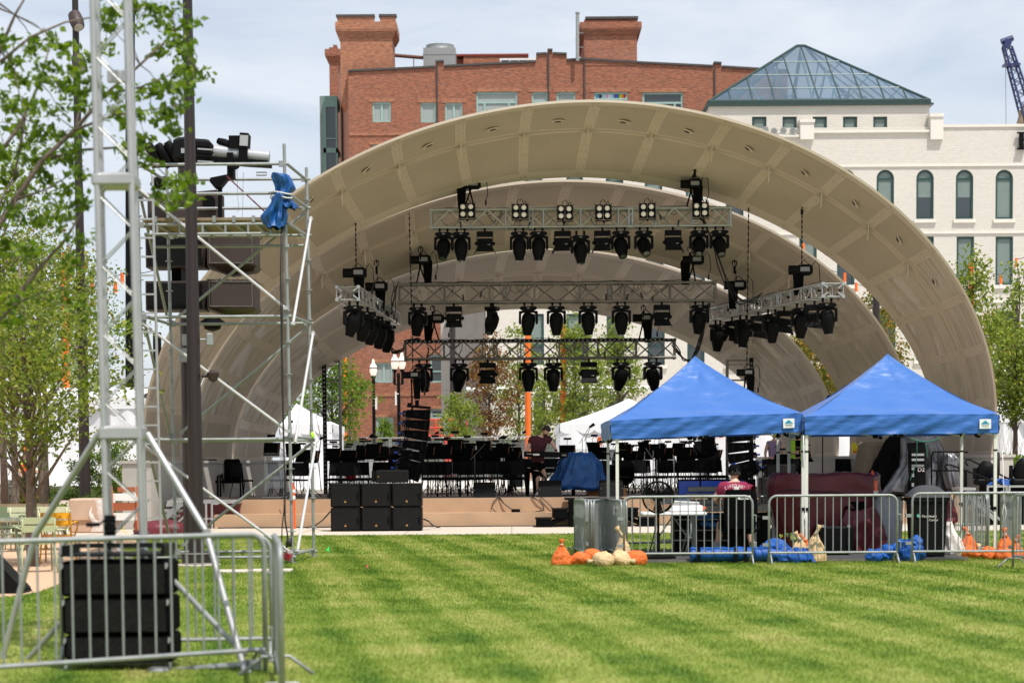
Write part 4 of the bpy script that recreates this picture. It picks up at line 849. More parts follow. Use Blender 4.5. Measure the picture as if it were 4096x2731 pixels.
def wire(name,pts,r,lab,cat,mat='cable',grp=None,sag=0):
    P_=[]
    for i in range(len(pts)-1):
        for k in range(8 if sag else 1):
            f=k/8 if sag else 0; q=lerp(pts[i],pts[i+1],f); q=q-V(0,0,sag*4*f*(1-f)); P_.append(q)
    P_.append(pts[-1]); mb=MB(); mb.path(P_,r,5); return tag(mb.build(name,M[mat],smooth='all'),lab,cat,grp)
wire('hanging_wire',[P(3295,1065,74),P(3379,1095,74),P(3425,1135,74),P(3640,1180,74)],.012,'thin wire carrying orange tubes between the arch gap trees','wire',sag=.05,grp='tube wires')
wire('hanging_wire',[P(3885,1062,80),P(4003,1100,78),P(4065,1035,77),P(4110,1020,76)],.012,'thin wire from the capped orange pole to the right edge','wire',sag=.05,grp='tube wires')
wire('hanging_wire',[P(100,1080,60),P(262,1090,60),P(368,1118,60),P(489,1095,60),P(620,1080,60)],.012,'thin wire through the left trees carrying orange tubes','wire',sag=.05,grp='tube wires')
# white tube canopy
a,b,c,t=pr(1866,2810,1545,1561,100); mb=MB(); mb.cyl((a,100,(c+t)/2),(b,100,(c+t)/2),(t-c)/2,n=14); mb.cyl((P(2120,0,100).x,100.3,.8),(P(2120,0,100).x,100.3,c),.07); mb.cyl((b-.6,100.3,.8),(b-.6,100.3,c),.07); tag(mb.build('canopy_tube',M['white'],smooth=True),'long horizontal white tube canopy on thin posts behind the trees','canopy')
# red boom-lift basket
a,b,c,t=pr(1712,1867,1677,1742,90); bl_=thing('lift_basket','orange red work platform basket above the mesh fence','lift basket',((a+b)/2,90,c)); mb=MB()
for z in (c,(c+t)/2,t):
    for y in (89.6,90.4): mb.cyl((a,y,z),(b,y,z),.03)
    for x in (a,b): mb.cyl((x,89.6,z),(x,90.4,z),.03)
for k in range(6):
    x=a+(b-a)*k/5
    for y in (89.6,90.4): mb.cyl((x,y,c),(x,y,t),.03)
mb.box(((a+b)/2,90.6,c-.55),(.35,.3,1.2)); mb.build('rails',pm('lift_red_paint',(.62,.05,.02),.5),bl_,world=True)
mb=MB(); mb.bb(a+(b-a)*.40,a+(b-a)*.60,89.5,89.56,(c+t)/2-.1,t-.08); mb.bb(a+(b-a)*.42,a+(b-a)*.58,89.5,89.56,c,c+.28); mb.build('control_panel',M['galv'],bl_,world=True)
mb=MB(); mb.bb((a+b)/2-.3,(a+b)/2+.3,90.7,92.5,.8,1.3); mb.build('chassis',pm('lift_red_body',(.10,.015,.012),.5),bl_,world=True)
# mesh fence panels behind the stage
def fence_panel(x0,x1,Y,z0,z1,lab,grp='mesh construction fence panels'):
    t=thing('fence_panel',lab,'fence panel',((x0+x1)/2,Y,z0),0,grp); mb=MB()
    for x in (x0,x1): mb.cyl((x,Y,z0),(x,Y,z1),.024)
    for z in (z0+.08,z1-.02): mb.cyl((x0,Y,z),(x1,Y,z),.024)
    mb.build('frame',M['galv'],t,world=True); mb=MB(); n=int((x1-x0)/.06)
    for i in range(1,n): x=x0+(x1-x0)*i/n; mb.box((x,Y,(z0+z1)/2),(.006,.006,z1-z0-.1))
    for i in range(1,int((z1-z0)/.14)): mb.box(((x0+x1)/2,Y+.006,z0+i*.14),(x1-x0-.05,.007,.007))
    mb.build('mesh',M['galv'],t,world=True); return t
FY=83; xa=[P(x,1750,FY).x for x in (1338,1560,1760,1944,2130,2240)]; zf0,zf1=.84,P(1800,1747,FY).z
labs=['mesh fence panel at the left behind the truss ladder','mesh fence panel behind the hanging left speaker array','mesh fence panel below the red work platform','mesh fence panel between the work platform and keyboard player','mesh fence panel ending at the white tent labelled C']
for i in range(5): fence_panel(xa[i]+.03,xa[i+1]-.03,FY+(.1 if i%2 else 0),zf0,zf1,labs[i])
mb=MB(); a,b,c,t=pr(1330,2240,1758,1842,98); 
mb.bb(a,b,98,98.4,.8,t); tag(mb.build('hoarding',pm('dark_hedge_screen',(.06,.07,.06),.9,var=.6,scale=.8)),'dark screened hoarding behind the mesh fence','hoarding')
mb=MB(); a,b,c,t=pr(1355,1600,1832,1842,80); mb.bb(a,b,80,80.6,.8,t); tag(mb.build('timber_barrier',M['wood']),'low orange timber barrier below the mesh fence','barrier')
fence_panel(P(-40,2000,45).x,P(56,2000,45).x,45,G(30,2060,.1).z,1.15,'low mesh fence panel at the far left behind the benches','low fence panels at far left')
# ================================================================ white tents
def scallop_tent(lab,pxL,pxR,pyPeak,pyEave,pyBase,Y,depth,peakpx,grp='white marquee tents',letters=None):
    s=S(Y); xl,xr=P(pxL,pyEave,Y).x,P(pxR,pyEave,Y).x; ze=P((pxL+pxR)/2,pyEave,Y).z; zp=P(peakpx,pyPeak,Y+depth/2).z; xp=P(peakpx,pyPeak,Y+depth/2).x; z0=P((pxL+pxR)/2,pyBase,Y).z
    t=thing('marquee_tent',lab,'marquee tent',((xl+xr)/2,Y+depth/2,z0),0,grp)
    mb=MB(); n=10
    cs=[V(xl,Y,ze),V(xr,Y,ze),V(xr,Y+depth,ze),V(xl,Y+depth,ze)]; ap=V(xp,Y+depth/2,zp)
    for i in range(4):
        p,q=cs[i],cs[(i+1)%4]
        mb.grid(lambda u,v,p=p,q=q:(lambda e:lerp(lerp(p,q,u),ap,v)-V(0,0,.25*v*(1-v)*(zp-ze)))(0),8,8)
    mb.build('roof',M['vinyl'],t,world=True,smooth='all')
    mb=MB()
    for (p,q,out) in ((cs[0],cs[1],V(0,-.04,0)),(cs[3],cs[0],V(-.04,0,0)),(cs[1],cs[2],V(.04,0,0))):
        Ln=(q-p).length; k=max(2,int(Ln/.55))
        for i in range(k):
            for j in range(6):
                u0,u1=(i+j/6)/k,(i+(j+1)/6)/k; d0=.22+.12*math.sin(math.pi*j/6)**.7; d1=.22+.12*math.sin(math.pi*(j+1)/6)**.7
                mb.add([lerp(p,q,u0)+out,lerp(p,q,u1)+out,lerp(p,q,u1)+out-V(0,0,d1),lerp(p,q,u0)+out-V(0,0,d0)],[(3,2,1,0)])
    mb.build('valance',M['vinyl'],t,world=True)
    mb=MB(); 
    def wall(p,q):
        mb.grid(lambda u,v:V(*(lerp(V(p.x,p.y,z0),V(q.x,q.y,z0),u)))+V(0,0,(ze-z0)*v-.02)+V(.03*math.sin(u*37)*(1-v),.05*math.sin(u*23+v*3),0),24,8)
    wall(cs[0],cs[1]); wall(cs[1],cs[2]); wall(cs[3],cs[0]); mb.build('side_wall',M['vinyl'],t,world=True,smooth='all')
    return t,xl,xr,ze,z0
scallop_tent('small peaked white tent behind the scaffold right legs',1120,1328,1613,1697,1975,66,4.5,1185)
tC=scallop_tent('white peaked tent carrying an orange C sign behind the orchestra',2240,2790,1594,1692,1940,66,6,2515)[0]
scallop_tent('white tent behind the right speaker array with an orange sign',2850,3420,1600,1700,1945,66,6,3150)
for (x0,x1,y0,y1,ch,lab) in [(2390,2405,1747,1781,'C','small orange sign with black letter C taped to the white tent'),(2877,2894,1728,1750,'D','small orange sign with black letter D taped to the white tent')]:
    Ys=65.8; a,b,c,t=pr(x0,x1,y0,y1,Ys); mb=MB(); mb.bb(a,b,Ys,Ys+.01,c,t); sg=tag(mb.build('paper_sign',M['orange']),lab,'sign','orange letter signs'); text('letter',ch,.26,M['black'],sg,((a+b)/2,Ys-.006,(c+t)/2))
# big white hall tents left and right
def hall(lab,pxL,pxR,pyT,pyB,Y,roofpx=None):
    a,b,c,t=pr(pxL,pxR,pyT,pyB,Y); h=thing('marquee_hall',lab,'marquee',((a+b)/2,Y+8,.8),0,'large white marquee halls')
    mb=MB(); mb.grid(lambda u,v:V(a+(b-a)*u,Y+.07*math.sin(u*19)+.05*math.sin(u*51),.6+(t-.6)*v),60,4); mb.grid(lambda u,v:V(b+.03*math.sin(v*30),Y+u*14,.6+(t-.6)*v),6,3); mb.grid(lambda u,v:V(a,Y+14-u*14,.6+(t-.6)*v),6,3); mb.build('wall',M['vinyl'],h,world=True,smooth='all')
    mb=MB(); n=8; mb.grid(lambda u,v:V(a+(b-a)*u,Y-.06+v*7,t+2.2*math.sin(v*math.pi/2)*(.25 if roofpx is None else roofpx)),2,8); mb.grid(lambda u,v:V(b-(b-a)*u,Y+14-v*7,t+2.2*math.sin(v*math.pi/2)*(.25 if roofpx is None else roofpx)),2,8); mb.build('roof',M['vinyl'],h,world=True,smooth='all')
    mb=MB(); mb.bb(a,b,Y-.12,Y-.09,t-.38,t); mb.build('valance',M['vinyl'],h,world=True)
    return h
hall('long white marquee wall behind the left trees',-300,560,1590,2000,64)
hall('low white marquee behind the silver lifting tower at left',380,900,1700,1990,70)
hall('white marquee wall right of the shell at the frame edge',3900,4400,1640,2000,64)
hall('farther white marquee with a brown gable at the right edge',3950,4400,1530,1700,90,.6)
p=P(475,1585,72); mb=MB(); mb.lathe([(.55,-.1),(.5,.1),(.35,.2),(.05,.24)],p,20); tag(mb.build('roof_dome',M['vinyl'],smooth=True),'small white dome cover on top of the left marquee','dome cover')
# ================================================================ rigging
def truss(label,c0,c1,w,h,bays,r=.024,mat='alud',grp='lighting trusses',led=False,name='truss',seg=2.44):
    c0,c1=Vector(c0),Vector(c1); d=(c1-c0); Ln=d.length; dx=d.normalized(); sy=dx.cross(V(0,0,1)).normalized()*-1; t=thing(name,label,'truss',tuple(c0),0,grp)
    mb=MB(); co=[(sg*w/2,k*h/2) for sg,k in ((-1,-1),(1,-1),(1,1),(-1,1))]; 
    def pt(f,a,b): return c0+dx*(Ln*f)+sy*a+V(0,0,b)
    for a,b in co: mb.cyl(pt(0,a,b),pt(1,a,b),r,n=8)
    for f in range(4):
        (a0,b0),(a1,b1)=co[f],co[(f+1)%4]
        for i in range(0,bays+1,2):
            mb.cyl(pt(i/bays,a0,b0),pt(i/bays,a1,b1),r*.70,n=6)
        for i in range(bays):
            if i%2: mb.cyl(pt(i/bays,a0,b0),pt((i+1)/bays,a1,b1),r*.70,n=6)
            else: mb.cyl(pt(i/bays,a1,b1),pt((i+1)/bays,a0,b0),r*.70,n=6)
    k=max(1,round(Ln/seg))
    for i in range(1,k):     # doubled end frames where the sections bolt together
        f=i/k
        for e in (-.035/Ln*1.3,.035/Ln*1.3):
            for q in range(4): (a0,b0),(a1,b1)=co[q],co[(q+1)%4]; mb.cyl(pt(f+e,a0,b0),pt(f+e,a1,b1),r*.8,n=6)
        for a,b in co: mb.cyl(pt(f-.07/Ln,a,b),pt(f+.07/Ln,a,b),r*1.5,n=8)
    for f in (0,1):
        for a,b in co: mb.cyl(pt(f-.03/Ln,a,b),pt(f+.03/Ln,a,b),r*1.6,n=8)
    mb.build('frame',M[mat],t,world=True,smooth=True)
    if led:
        mb=MB(); n_=int(Ln/.28)
        p,q=pt(0,-w/2,h/2+.0)-V(0,.05,0),pt(1,-w/2,h/2+.0)-V(0,.05,0); mb.cyl(p,q,.045,n=4); s_=mb.build('light_strip',M['black'],t,world=True)
        mb=MB()
        for i in range(int(Ln/.125)): c=lerp(p,q,(i+.5)/int(Ln/.125))-V(0,.047,0); mb.cyl(c,c-V(0,.008,0),.026,n=8)
        mb.build('strip_lenses',M['alud'],s_,world=True)
    # cable runs lying on and drooping through the truss
    rr=random.Random(int(abs(c0.x*100))); mb=MB()
    for j in range(3):
        pts=[pt(f,(-.2+.2*j)*w,h/2+.02+.02*j+rr.uniform(-.01,.03)) for f in np.linspace(.03,.97,40)]; mb.path(pts,.011,4)
    for j in range(int(Ln*1.7)):
        f=rr.uniform(.04,.93); L_=rr.uniform(.03,.06); dp=rr.uniform(.25,.95)*h; a=rr.uniform(-.55,.3)*w
        mb.path([pt(f,a,h/2),pt(f+L_*.2,a,h/2-dp*.7),pt(f+L_*.55,a-.03,h/2-dp),pt(f+L_*.9,a,h/2-dp*.5),pt(f+L_,a,h/2+.02)],.008,4)
    for j in range(int(Ln*.8)):
        f=rr.uniform(.05,.95); a=-w*.55; z=rr.uniform(-.25,.15)*h; q=pt(f,a,z); mb.cyl(q,q+V(rr.uniform(-.06,.06),0,-.15),.022,n=6)
    mb.build('cables',M['cable'],t,world=True)
    return t
YT1,YT2,YT3=50.3,53.0,56.0
def span(x0,x1,y0,y1,Y):
    a=P(x0,(y0+y1)/2,Y); b=P(x1,(y0+y1)/2-2,Y); z=(a.z+b.z)/2; return V(a.x,Y,z),V(b.x,Y,z),(y1-y0)/S(Y)-.04
c0,c1,h=span(1726,2919,838,913,YT1); truss('front silver box truss with four lamp blinders on it',c0,c1,.46,h,16,.031,'alu'); z1b=c0.z-h/2
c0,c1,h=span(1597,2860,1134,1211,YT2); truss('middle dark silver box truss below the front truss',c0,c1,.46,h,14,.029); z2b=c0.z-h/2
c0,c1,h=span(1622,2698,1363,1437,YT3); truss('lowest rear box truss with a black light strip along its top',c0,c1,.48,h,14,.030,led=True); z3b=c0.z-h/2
def side(xn,yn,xf,yf,Yn,Yf,lab):
    a=P(xn,yn,Yn); b=P(xf,yf,Yf); b.z=a.z
    t=truss(lab,a,b,.54,.31,26,.022,'alu',seg=3.05); d=(b-a).normalized(); sy=d.cross(V(0,0,1)).normalized()
    mb=MB()
    for sa in (-1,1):
        for sb in (-1,1):
            c=a-d*.03+sy*(sa*.20)+V(0,0,sb*.10); mb.box(c,(.16,.012,.035),Matrix.Rotation(sa*sb*-R(40),3,'Y')); mb.box(a-d*.02+sy*(sa*.26)+V(0,0,sb*.15),(.07,.07,.07))
    mb.build('corner_gussets',M['alu'],t,world=True)
    for f in (.02,.25,.5,.75):
        c=lerp(a,b,f)
        for sa in (-1,1): mb=MB(); mb.box(c+sy*(sa*.27),(.06,.07,.06)); mb.build('tape_wrap',M['black'],t,world=True)
    return a,b,d,sy
sL=side(1391,1173,1563,1274,48,56.6,'left side box truss running back over the stage'); sR=side(3331,1160,2842,1255,48,56.2,'right side box truss running back over the stage')
# --- moving head
def make_head(scale=1.0):
    t=thing('moving_head','','moving head',(0,0,0)); k=scale
    for s in (-.09,.09): mb=MB(); mb.cyl((s*k,0,.03*k),(s*k,0,-.05*k),.028*k,n=8); mb.box((s*k,0,-.06*k),(.035*k,.05*k,.06*k)); mb.build('clamp',M['dark'],t)
    mb=MB(); mb.prism([(-.20*k,-.115*k),(-.15*k,-.085*k),(.15*k,-.085*k),(.20*k,-.115*k),(.20*k,-.135*k),(.13*k,-.175*k),(-.13*k,-.175*k),(-.20*k,-.135*k)],'y',-.13*k,.13*k); b_=mb.build('base',M['black'],t)
    mb=MB(); mb.box((0,-.133*k,-.125*k),(.06*k,.006,.03*k)); mb.build('display',M['alud'],b_)
    mb=MB(); o=[(-.22,-.20),(-.18,-.185),(.18,-.185),(.22,-.20),(.225,-.46),(.20,-.50),(.165,-.48),(.165,-.25),(.12,-.225),(-.12,-.225),(-.165,-.25),(-.165,-.48),(-.20,-.50),(-.225,-.46)]
    mb.prism([(x*k,z*k) for x,z in o],'y',-.07*k,.07*k); mb.cyl((0,0,-.17*k),(0,0,-.20*k),.09*k,n=12); mb.build('yoke',M['black'],t)
    mb=MB(); rot=None
    mb.lathe([(.05*k,.17*k),(.115*k,.155*k),(.155*k,.08*k),(.16*k,-.02*k),(.15*k,-.14*k),(.10*k,-.30*k),(.10*k,-.335*k),(.085*k,-.345*k)],(0,0,0),14); h_=mb.build('head',M['black'],t,smooth=True); h_.location=(0,0,-.40*k)
    mb=MB(); mb.lathe([(.078*k,-.346*k),(.05*k,-.352*k),(.01*k,-.356*k)],(0,0,0),12); l_=mb.build('lens',M['lensd'],h_,smooth=True)
    return t
def make_wash(k=1.0):
    t=thing('wash_light','','wash light',(0,0,0))
    mb=MB(); mb.cyl((0,0,.03*k),(0,0,-.09*k),.026*k,n=8); mb.build('clamp',M['dark'],t)
    mb=MB(); mb.prism([(x*k,z*k) for x,z in [(-.19,-.08),(-.17,-.07),(.17,-.07),(.19,-.08),(.19,-.18),(.205,-.40),(.19,-.40),(.175,-.19),(-.175,-.19),(-.19,-.40),(-.205,-.40),(-.19,-.18)]],'y',-.09*k,.05*k); mb.build('yoke',M['black'],t)
    mb=MB(); mb.rbox((0,0,0),(.35*k,.22*k,.20*k),.02*k); 
    for i in range(6): mb.box((-.14*k+.056*k*i,-.115*k,0),(.02*k,.02*k,.15*k))
    for s in (-1,1): mb.cyl((s*.175*k,0,0),(s*.235*k,0,0),.035*k,n=8)
    b_=mb.build('body',M['black'],t); b_.location=(0,0,-.34*k)
    mb=MB(); mb.box((.09*k,-.112*k,-.05*k),(.05*k,.012,.02*k)); mb.build('sticker',M['wrap'],b_)
    for sx,nm in ((-1,'barn_door'),(1,'barn_door')):
        mb=MB(); mb.add([(sx*.175*k,-.1*k,-.10*k),(sx*.175*k,.1*k,-.10*k),(sx*.245*k,.13*k,-.24*k),(sx*.245*k,-.13*k,-.24*k)],[(0,1,2,3)]); mb.build(nm,M['black'],b_)
    mb=MB(); mb.add([(-.17*k,-.11*k,-.10*k),(.17*k,-.11*k,-.10*k),(.20*k,-.16*k,-.22*k),(-.20*k,-.16*k,-.22*k)],[(0,1,2,3)]); mb.build('barn_door',M['dark'],b_)
    return t
HEAD=make_head(); WASH=make_wash(); used={'h':0,'w':0}
def hang(kind,p,pan,tx,ty,label,grp,sc_=1.0):
    src=HEAD if kind=='M' else WASH; key='h' if kind=='M' else 'w'
    o=src if used[key]==0 else copy_tree(src); used[key]+=1
    o.location=p; o.rotation_euler=(0,0,pan); o.scale=(sc_,)*3; o['label']=label; o['group']=grp
    for c in o.children:
        if c.name.startswith('head') or c.name.startswith('body'): c.rotation_euler=(tx,ty,0)
    return o
rows=[('under the front truss',YT1,z1b,[(1774,'M',0,-.5,.08),(1843,'M',.05,-.25,0),(1939,'W',0,-.1,0),(2077,'M',0,-.15,0),(2154,'M',0,-.2,.03),(2251,'W',-.15,-.1,0),(2321,'M',.05,-.3,0),(2410,'W',-.1,-.1,0),(2483,'M',0,-.55,-.15),(2575,'M',0,-.8,-.2),(2692,'W',0,-.1,0),(2796,'M',0,-.75,.1),(2878,'M',0,-.7,-.1)]),
 ('under the middle truss',YT2,z2b,[(1670,'M',0,.2,.12),(1815,'W',0,0,0),(1968,'M',1.3,.1,.5),(2113,'M',0,.15,.10),(2225,'M',0,.1,0),(2352,'M',0,.15,-.05),(2485,'M',0,.05,0),(2647,'W',0,0,0),(2797,'M',.1,.25,.05)]),
 ('under the rear truss',YT3,z3b,[(1692,'M',.1,.3,-.15),(1837,'M',0,.3,.18),(1950,'W',0,0,0),(2113,'M',0,.1,0),(2213,'M',0,.1,0),(2355,'W',0,0,0),(2485,'M',-.1,.3,.28),(2611,'M',.1,.25,-.2)])]
for where,Y,zb_,lst in rows:
    nm=sum(1 for l in lst if l[1]=='M'); nw=len(lst)-nm; im=iw=0
    for x,kd,pan,tx,ty in lst:
        p=P(x,900 if Y==YT1 else 1200 if Y==YT2 else 1440,Y-.15); low=.10 if (x==2321) else 0
        if kd=='M': lab=nth(im,nm,'black moving head light',where); im+=1
        else: lab=nth(iw,nw,'black wash light with barn doors',where); iw+=1
        hang(kd,(p.x,Y-.12,zb_-.03-low),pan,tx,ty,lab,('moving heads ' if kd=='M' else 'wash lights ')+where,1.08 if Y==YT1 else 1.14 if Y==YT2 else 1.2)
a,b,d,sy=sL
for i,f in enumerate((.03,.25,.42,.62,.82)):
    q=lerp(a,b,f)-V(0,0,.19); hang('M',tuple(q+V(0.1,0,0)),.35+.2*i,.25,.25-.1*i,nth(i,5,'black moving head light','under the left side truss').replace('from the left','from the near end').replace('leftmost','nearest').replace('rightmost','farthest'),'moving heads under the left side truss',1.12)
a,b,d,sy=sR; im=iw=0
for i,(f,kd) in enumerate(((.04,'M'),(.13,'W'),(.23,'M'),(.36,'W'),(.46,'M'),(.57,'W'),(.70,'M'),(.80,'W'),(.93,'M'))):
    q=lerp(a,b,f)-V(0,0,.19)
    if kd=='M': lab=nth(im,5,'black moving head light','under the right side truss'); im+=1
    else: lab=nth(iw,4,'black wash light','under the right side truss'); iw+=1
    lab=lab.replace('from the left','from the near end').replace('leftmost','nearest').replace('rightmost','farthest')
    hang(kd,tuple(q),-.2+.12*i,.1+.05*(i%3),(-.1,.1,0,.15)[i%4],lab,'lights under the right side truss',1.12)
# --- four-lamp blinders standing on the front truss
BL=thing('blinder_light','','blinder light',(0,0,0))
for s in (-1,1):
    mb=MB(); mb.rbox((s*.098,0,0),(.18,.14,.36),.015); h_=mb.build('housing',M['black'],BL)
    for z in (-.088,.088):
        mb=MB(); mb.lathe([(.066,-.075),(.05,-.06),(.02,-.05)],(s*.098,0,z),16,Matrix.Rotation(0,3,'X')) if 0 else mb.cyl((s*.098,-.071,z),(s*.098,-.078,z),.062,n=18); l_=mb.build('lamp',M['wrap'],BL)
        mb=MB(); mb.cyl((s*.098,-.079,z),(s*.098,-.084,z),.030,n=12); mb.build('bulb',M['lens'],l_)
mb=MB(); 
for s in (-1,1): mb.bb(s*.2-.006,s*.2+.006,-.03,.03,-.22,.22)
mb.bb(-.2,.2,-.02,.02,-.225,-.205); mb.cyl((0,0,-.2),(0,0,-.26),.02); mb.path([(-.08,.05,.18),(-.05,.0,.28),(.02,.02,.31),(.10,.05,.2)],.009,5); mb.path([(.08,.05,.18),(.12,0,.27),(.2,.1,.1)],.009,5); mb.build('yoke',M['black'],BL)
for i,(x,y) in enumerate([(1868,843),(2080,846),(2260,851),(2413,849),(2589,843),(2802,839)]):
    o=BL if i==0 else copy_tree(BL); o.location=P(x,y,YT1-.42); o.rotation_euler=(0,random.uniform(-.02,.02),random.uniform(-.06,.06)); o['label']=nth(i,6,'four lamp blinder','on the front truss'); o['group']='blinders on the front truss'
# --- chain hoists
def hoist(lab,hx,hy,bx,by,Y,tx,ty,Yt,horizontal=True,hookY=None,bag=True,sz=1.0,slings=None):
    c=P(hx,hy,Y); t=thing('chain_hoist',lab,'chain hoist',tuple(c),0,'chain hoists'); mb=MB(); L_=.26*sz
    mb.cyl(c-V(L_,0,0),c+V(L_*.15,0,0),.105*sz,n=14); mb.rbox(c+V(L_*.45,0,0),(L_*1.0,.22*sz,.24*sz),.03); mb.cyl(c+V(L_*.9,0,0),c+V(L_*1.05,0,0),.09*sz,n=12)
    mb.build('body',M['black'],t,world=True,smooth=True)
    mb=MB(); mb.box(c+V(L_*.35,-.115*sz,.01),(L_*.8,.006,.10*sz)); mb.build('rating_plate',M['alud'],t,world=True)
    if bag:
        b=P(bx,by,Y+.05); mb=MB(); hh=.30*sz; mb.prism([(b.x-.085*sz,b.z-hh),(b.x+.085*sz,b.z-hh),(b.x+.12*sz,b.z+hh*.8),(b.x+.10*sz,b.z+hh),(b.x-.10*sz,b.z+hh),(b.x-.12*sz,b.z+hh*.8)][::-1],'y',Y-.06,Y+.14); mb.build('chain_bag',M['blackm'],t,world=True)
    mb=MB(); top=P(tx,ty,Yt); c2=c+V(.04,0,.1); Ln=(top-c2).length; n=max(4,int(Ln/.075))
    for i in range(n):
        p=lerp(c2,top,i/n); q=lerp(c2,top,(i+.75)/n); 
        if i%2: mb.box(lerp(p,q,.5),(.034,.012,(q-p).length*1.3))
        else: mb.box(lerp(p,q,.5),(.012,.034,(q-p).length*1.3))
    mb.build('chain',M['black'],t,world=True)
    mb=MB(); mb.cyl(top-V(0,0,.17),top-V(0,0,.36),.032,n=8); mb.path([top-V(.05,0,.14),top-V(.06,0,.04),top,top-V(-.06,0,.04),top-V(-.05,0,.14),top-V(0,0,.17)],.014,6); mb.build('hook',M['black'],t,world=True,smooth=True)
    mb=MB(); r_=random.Random(int(hx)); mb.path([c+V(L_*.9,0,.05),c+V(L_*1.3,-.05,.22),c+V(L_*1.6,-.05,.1),c+V(L_*1.7,-.02,-.25),c+V(L_*1.5,0,-.4)],.012,5); mb.cyl(c+V(L_*1.5,0,-.4),c+V(L_*1.5,0,-.52),.025,n=6); mb.path([c+V(-L_*.2,0,.1),c+V(L_*.3,-.1,.24),c+V(L_*.8,0,.12)],.012,5); mb.build('control_cable',M['cable'],t,world=True)
    if slings:
        mb=MB(); hk=c-V(0,0,.16*sz)
        for q in slings: mb.path([hk,lerp(hk,Vector(q),.5)+V(0,-.02,0),Vector(q)],.022,5)
        mb.cyl(c-V(0,0,.10),hk-V(0,0,.05),.03,n=6); mb.build('sling',M['blackm'],t,world=True)
    return t
def att(x,Y,z,dy=.22): a=P(x,1000,Y).x; return [(a-.12,Y-dy,z),(a+.12,Y+dy,z)]
hoist('chain hoist above the left end of the front truss',1880,738,1846,790,YT1,1858,660,50.0,slings=att(1880,YT1,z1b+.48))
hoist('chain hoist above the right end of the front truss',2764,737,2791,790,YT1,2779,652,50.0,slings=att(2764,YT1,z1b+.48))
hoist('chain hoist above the left end of the middle truss',1680,1040,1711,1088,YT2,1682,985,52.9,slings=att(1685,YT2,z2b+.5),sz=1.05)
hoist('chain hoist above the right end of the middle truss',2772,1040,2741,1090,YT2,2760,985,52.9,slings=att(2767,YT2,z2b+.5),sz=1.05)
hoist('chain hoist above the left end of the rear truss',1736,1275,1713,1328,YT3,1730,1222,55.9,slings=att(1736,YT3,z3b+.5),sz=1.05)
hoist('chain hoist above the right end of the rear truss',2570,1272,2591,1324,YT3,2573,1220,55.9,slings=att(2570,YT3,z3b+.5),sz=1.05)
hoist('near chain hoist above the left side truss',1418,1092,1437,1138,49.6,1422,802,50.6,sz=1.1,slings=[tuple(P(1425,1165,49.6))])
hoist('far chain hoist above the left side truss',1505,1147,1523,1192,52.6,1506,1040,52.8,sz=1.1,slings=[tuple(P(1515,1215,52.6))])
hoist('near chain hoist above the right side truss',3201,1080,3193,1126,49.6,3208,802,50.6,sz=1.1,slings=[tuple(P(3200,1172,49.6))])
hoist('far chain hoist above the right side truss',2940,1141,2932,1186,53.6,2938,1040,53.8,sz=1.1,slings=[tuple(P(2935,1220,53.6))])
YPL=51.5
hoist('chain hoist holding the left speaker array on a long chain',1646,1500,1668,1556,YPL,1634,722,51.0,sz=.85,slings=[tuple(P(1648,1618,YPL))])
hoist('chain hoist holding the right speaker array on a long chain',2981,1490,3002,1540,YPL,2996,724,51.0,sz=.85,slings=[tuple(P(2968,1640,YPL))])
# cable looms
def loom(lab,pts,n,seed,r=.016):
    rr=random.Random(seed); mb=MB()
    for i in range(n):
        o=[V(rr.uniform(-.06,.06),rr.uniform(-.06,.06),rr.uniform(-.06,.06)) for _ in pts]; P_=[p+q for p,q in zip(pts,o)]
        out=[]
        for k in range(len(P_)-1):
            p0=P_[max(0,k-1)];p1=P_[k];p2=P_[k+1];p3=P_[min(len(P_)-1,k+2)]
            for j in range(5): t=j/5; out.append(.5*((2*p1)+(p2-p0)*t+(2*p0-5*p1+4*p2-p3)*t*t+(3*p1-p0-3*p2+p3)*t**3))
        out.append(P_[-1]); mb.path(out,r,5)
    return tag(mb.build('cable_loom',M['cable'],smooth='all'),lab,'cables','hanging cable looms')
loom('thick cable loom looping from the left side truss to the rear truss',[P(1560,1300,56),P(1560,1375,56),P(1572,1405,56),P(1592,1410,56),P(1612,1395,56),P(1625,1368,56),P(1680,1356,56)],6,1)
loom('cable loom joining the left side truss and middle truss',[P(1560,1250,55),P(1572,1240,54),P(1574,1200,53.5),P(1580,1150,53),P(1597,1135,53)],3,2,.013)
loom('cable loom hanging from the front truss to the right side truss',[P(2810,870,50.3),P(2848,960,50.6),P(2882,1060,51.5),P(2915,1150,52.5),P(2960,1205,53),P(3010,1205,52),P(3040,1180,51)],4,3,.016)
loom('thick cable loom dropping from the right end of the middle truss',[P(2835,1215,55),P(2812,1300,55),P(2800,1370,55),P(2785,1400,55),P(2770,1440,55)],6,4,.02)
loom('cable loom from the right end of the rear truss toward the blue canopy',[P(2695,1375,56),P(2712,1410,56),P(2735,1435,56),P(2765,1440,56)],5,5,.018)
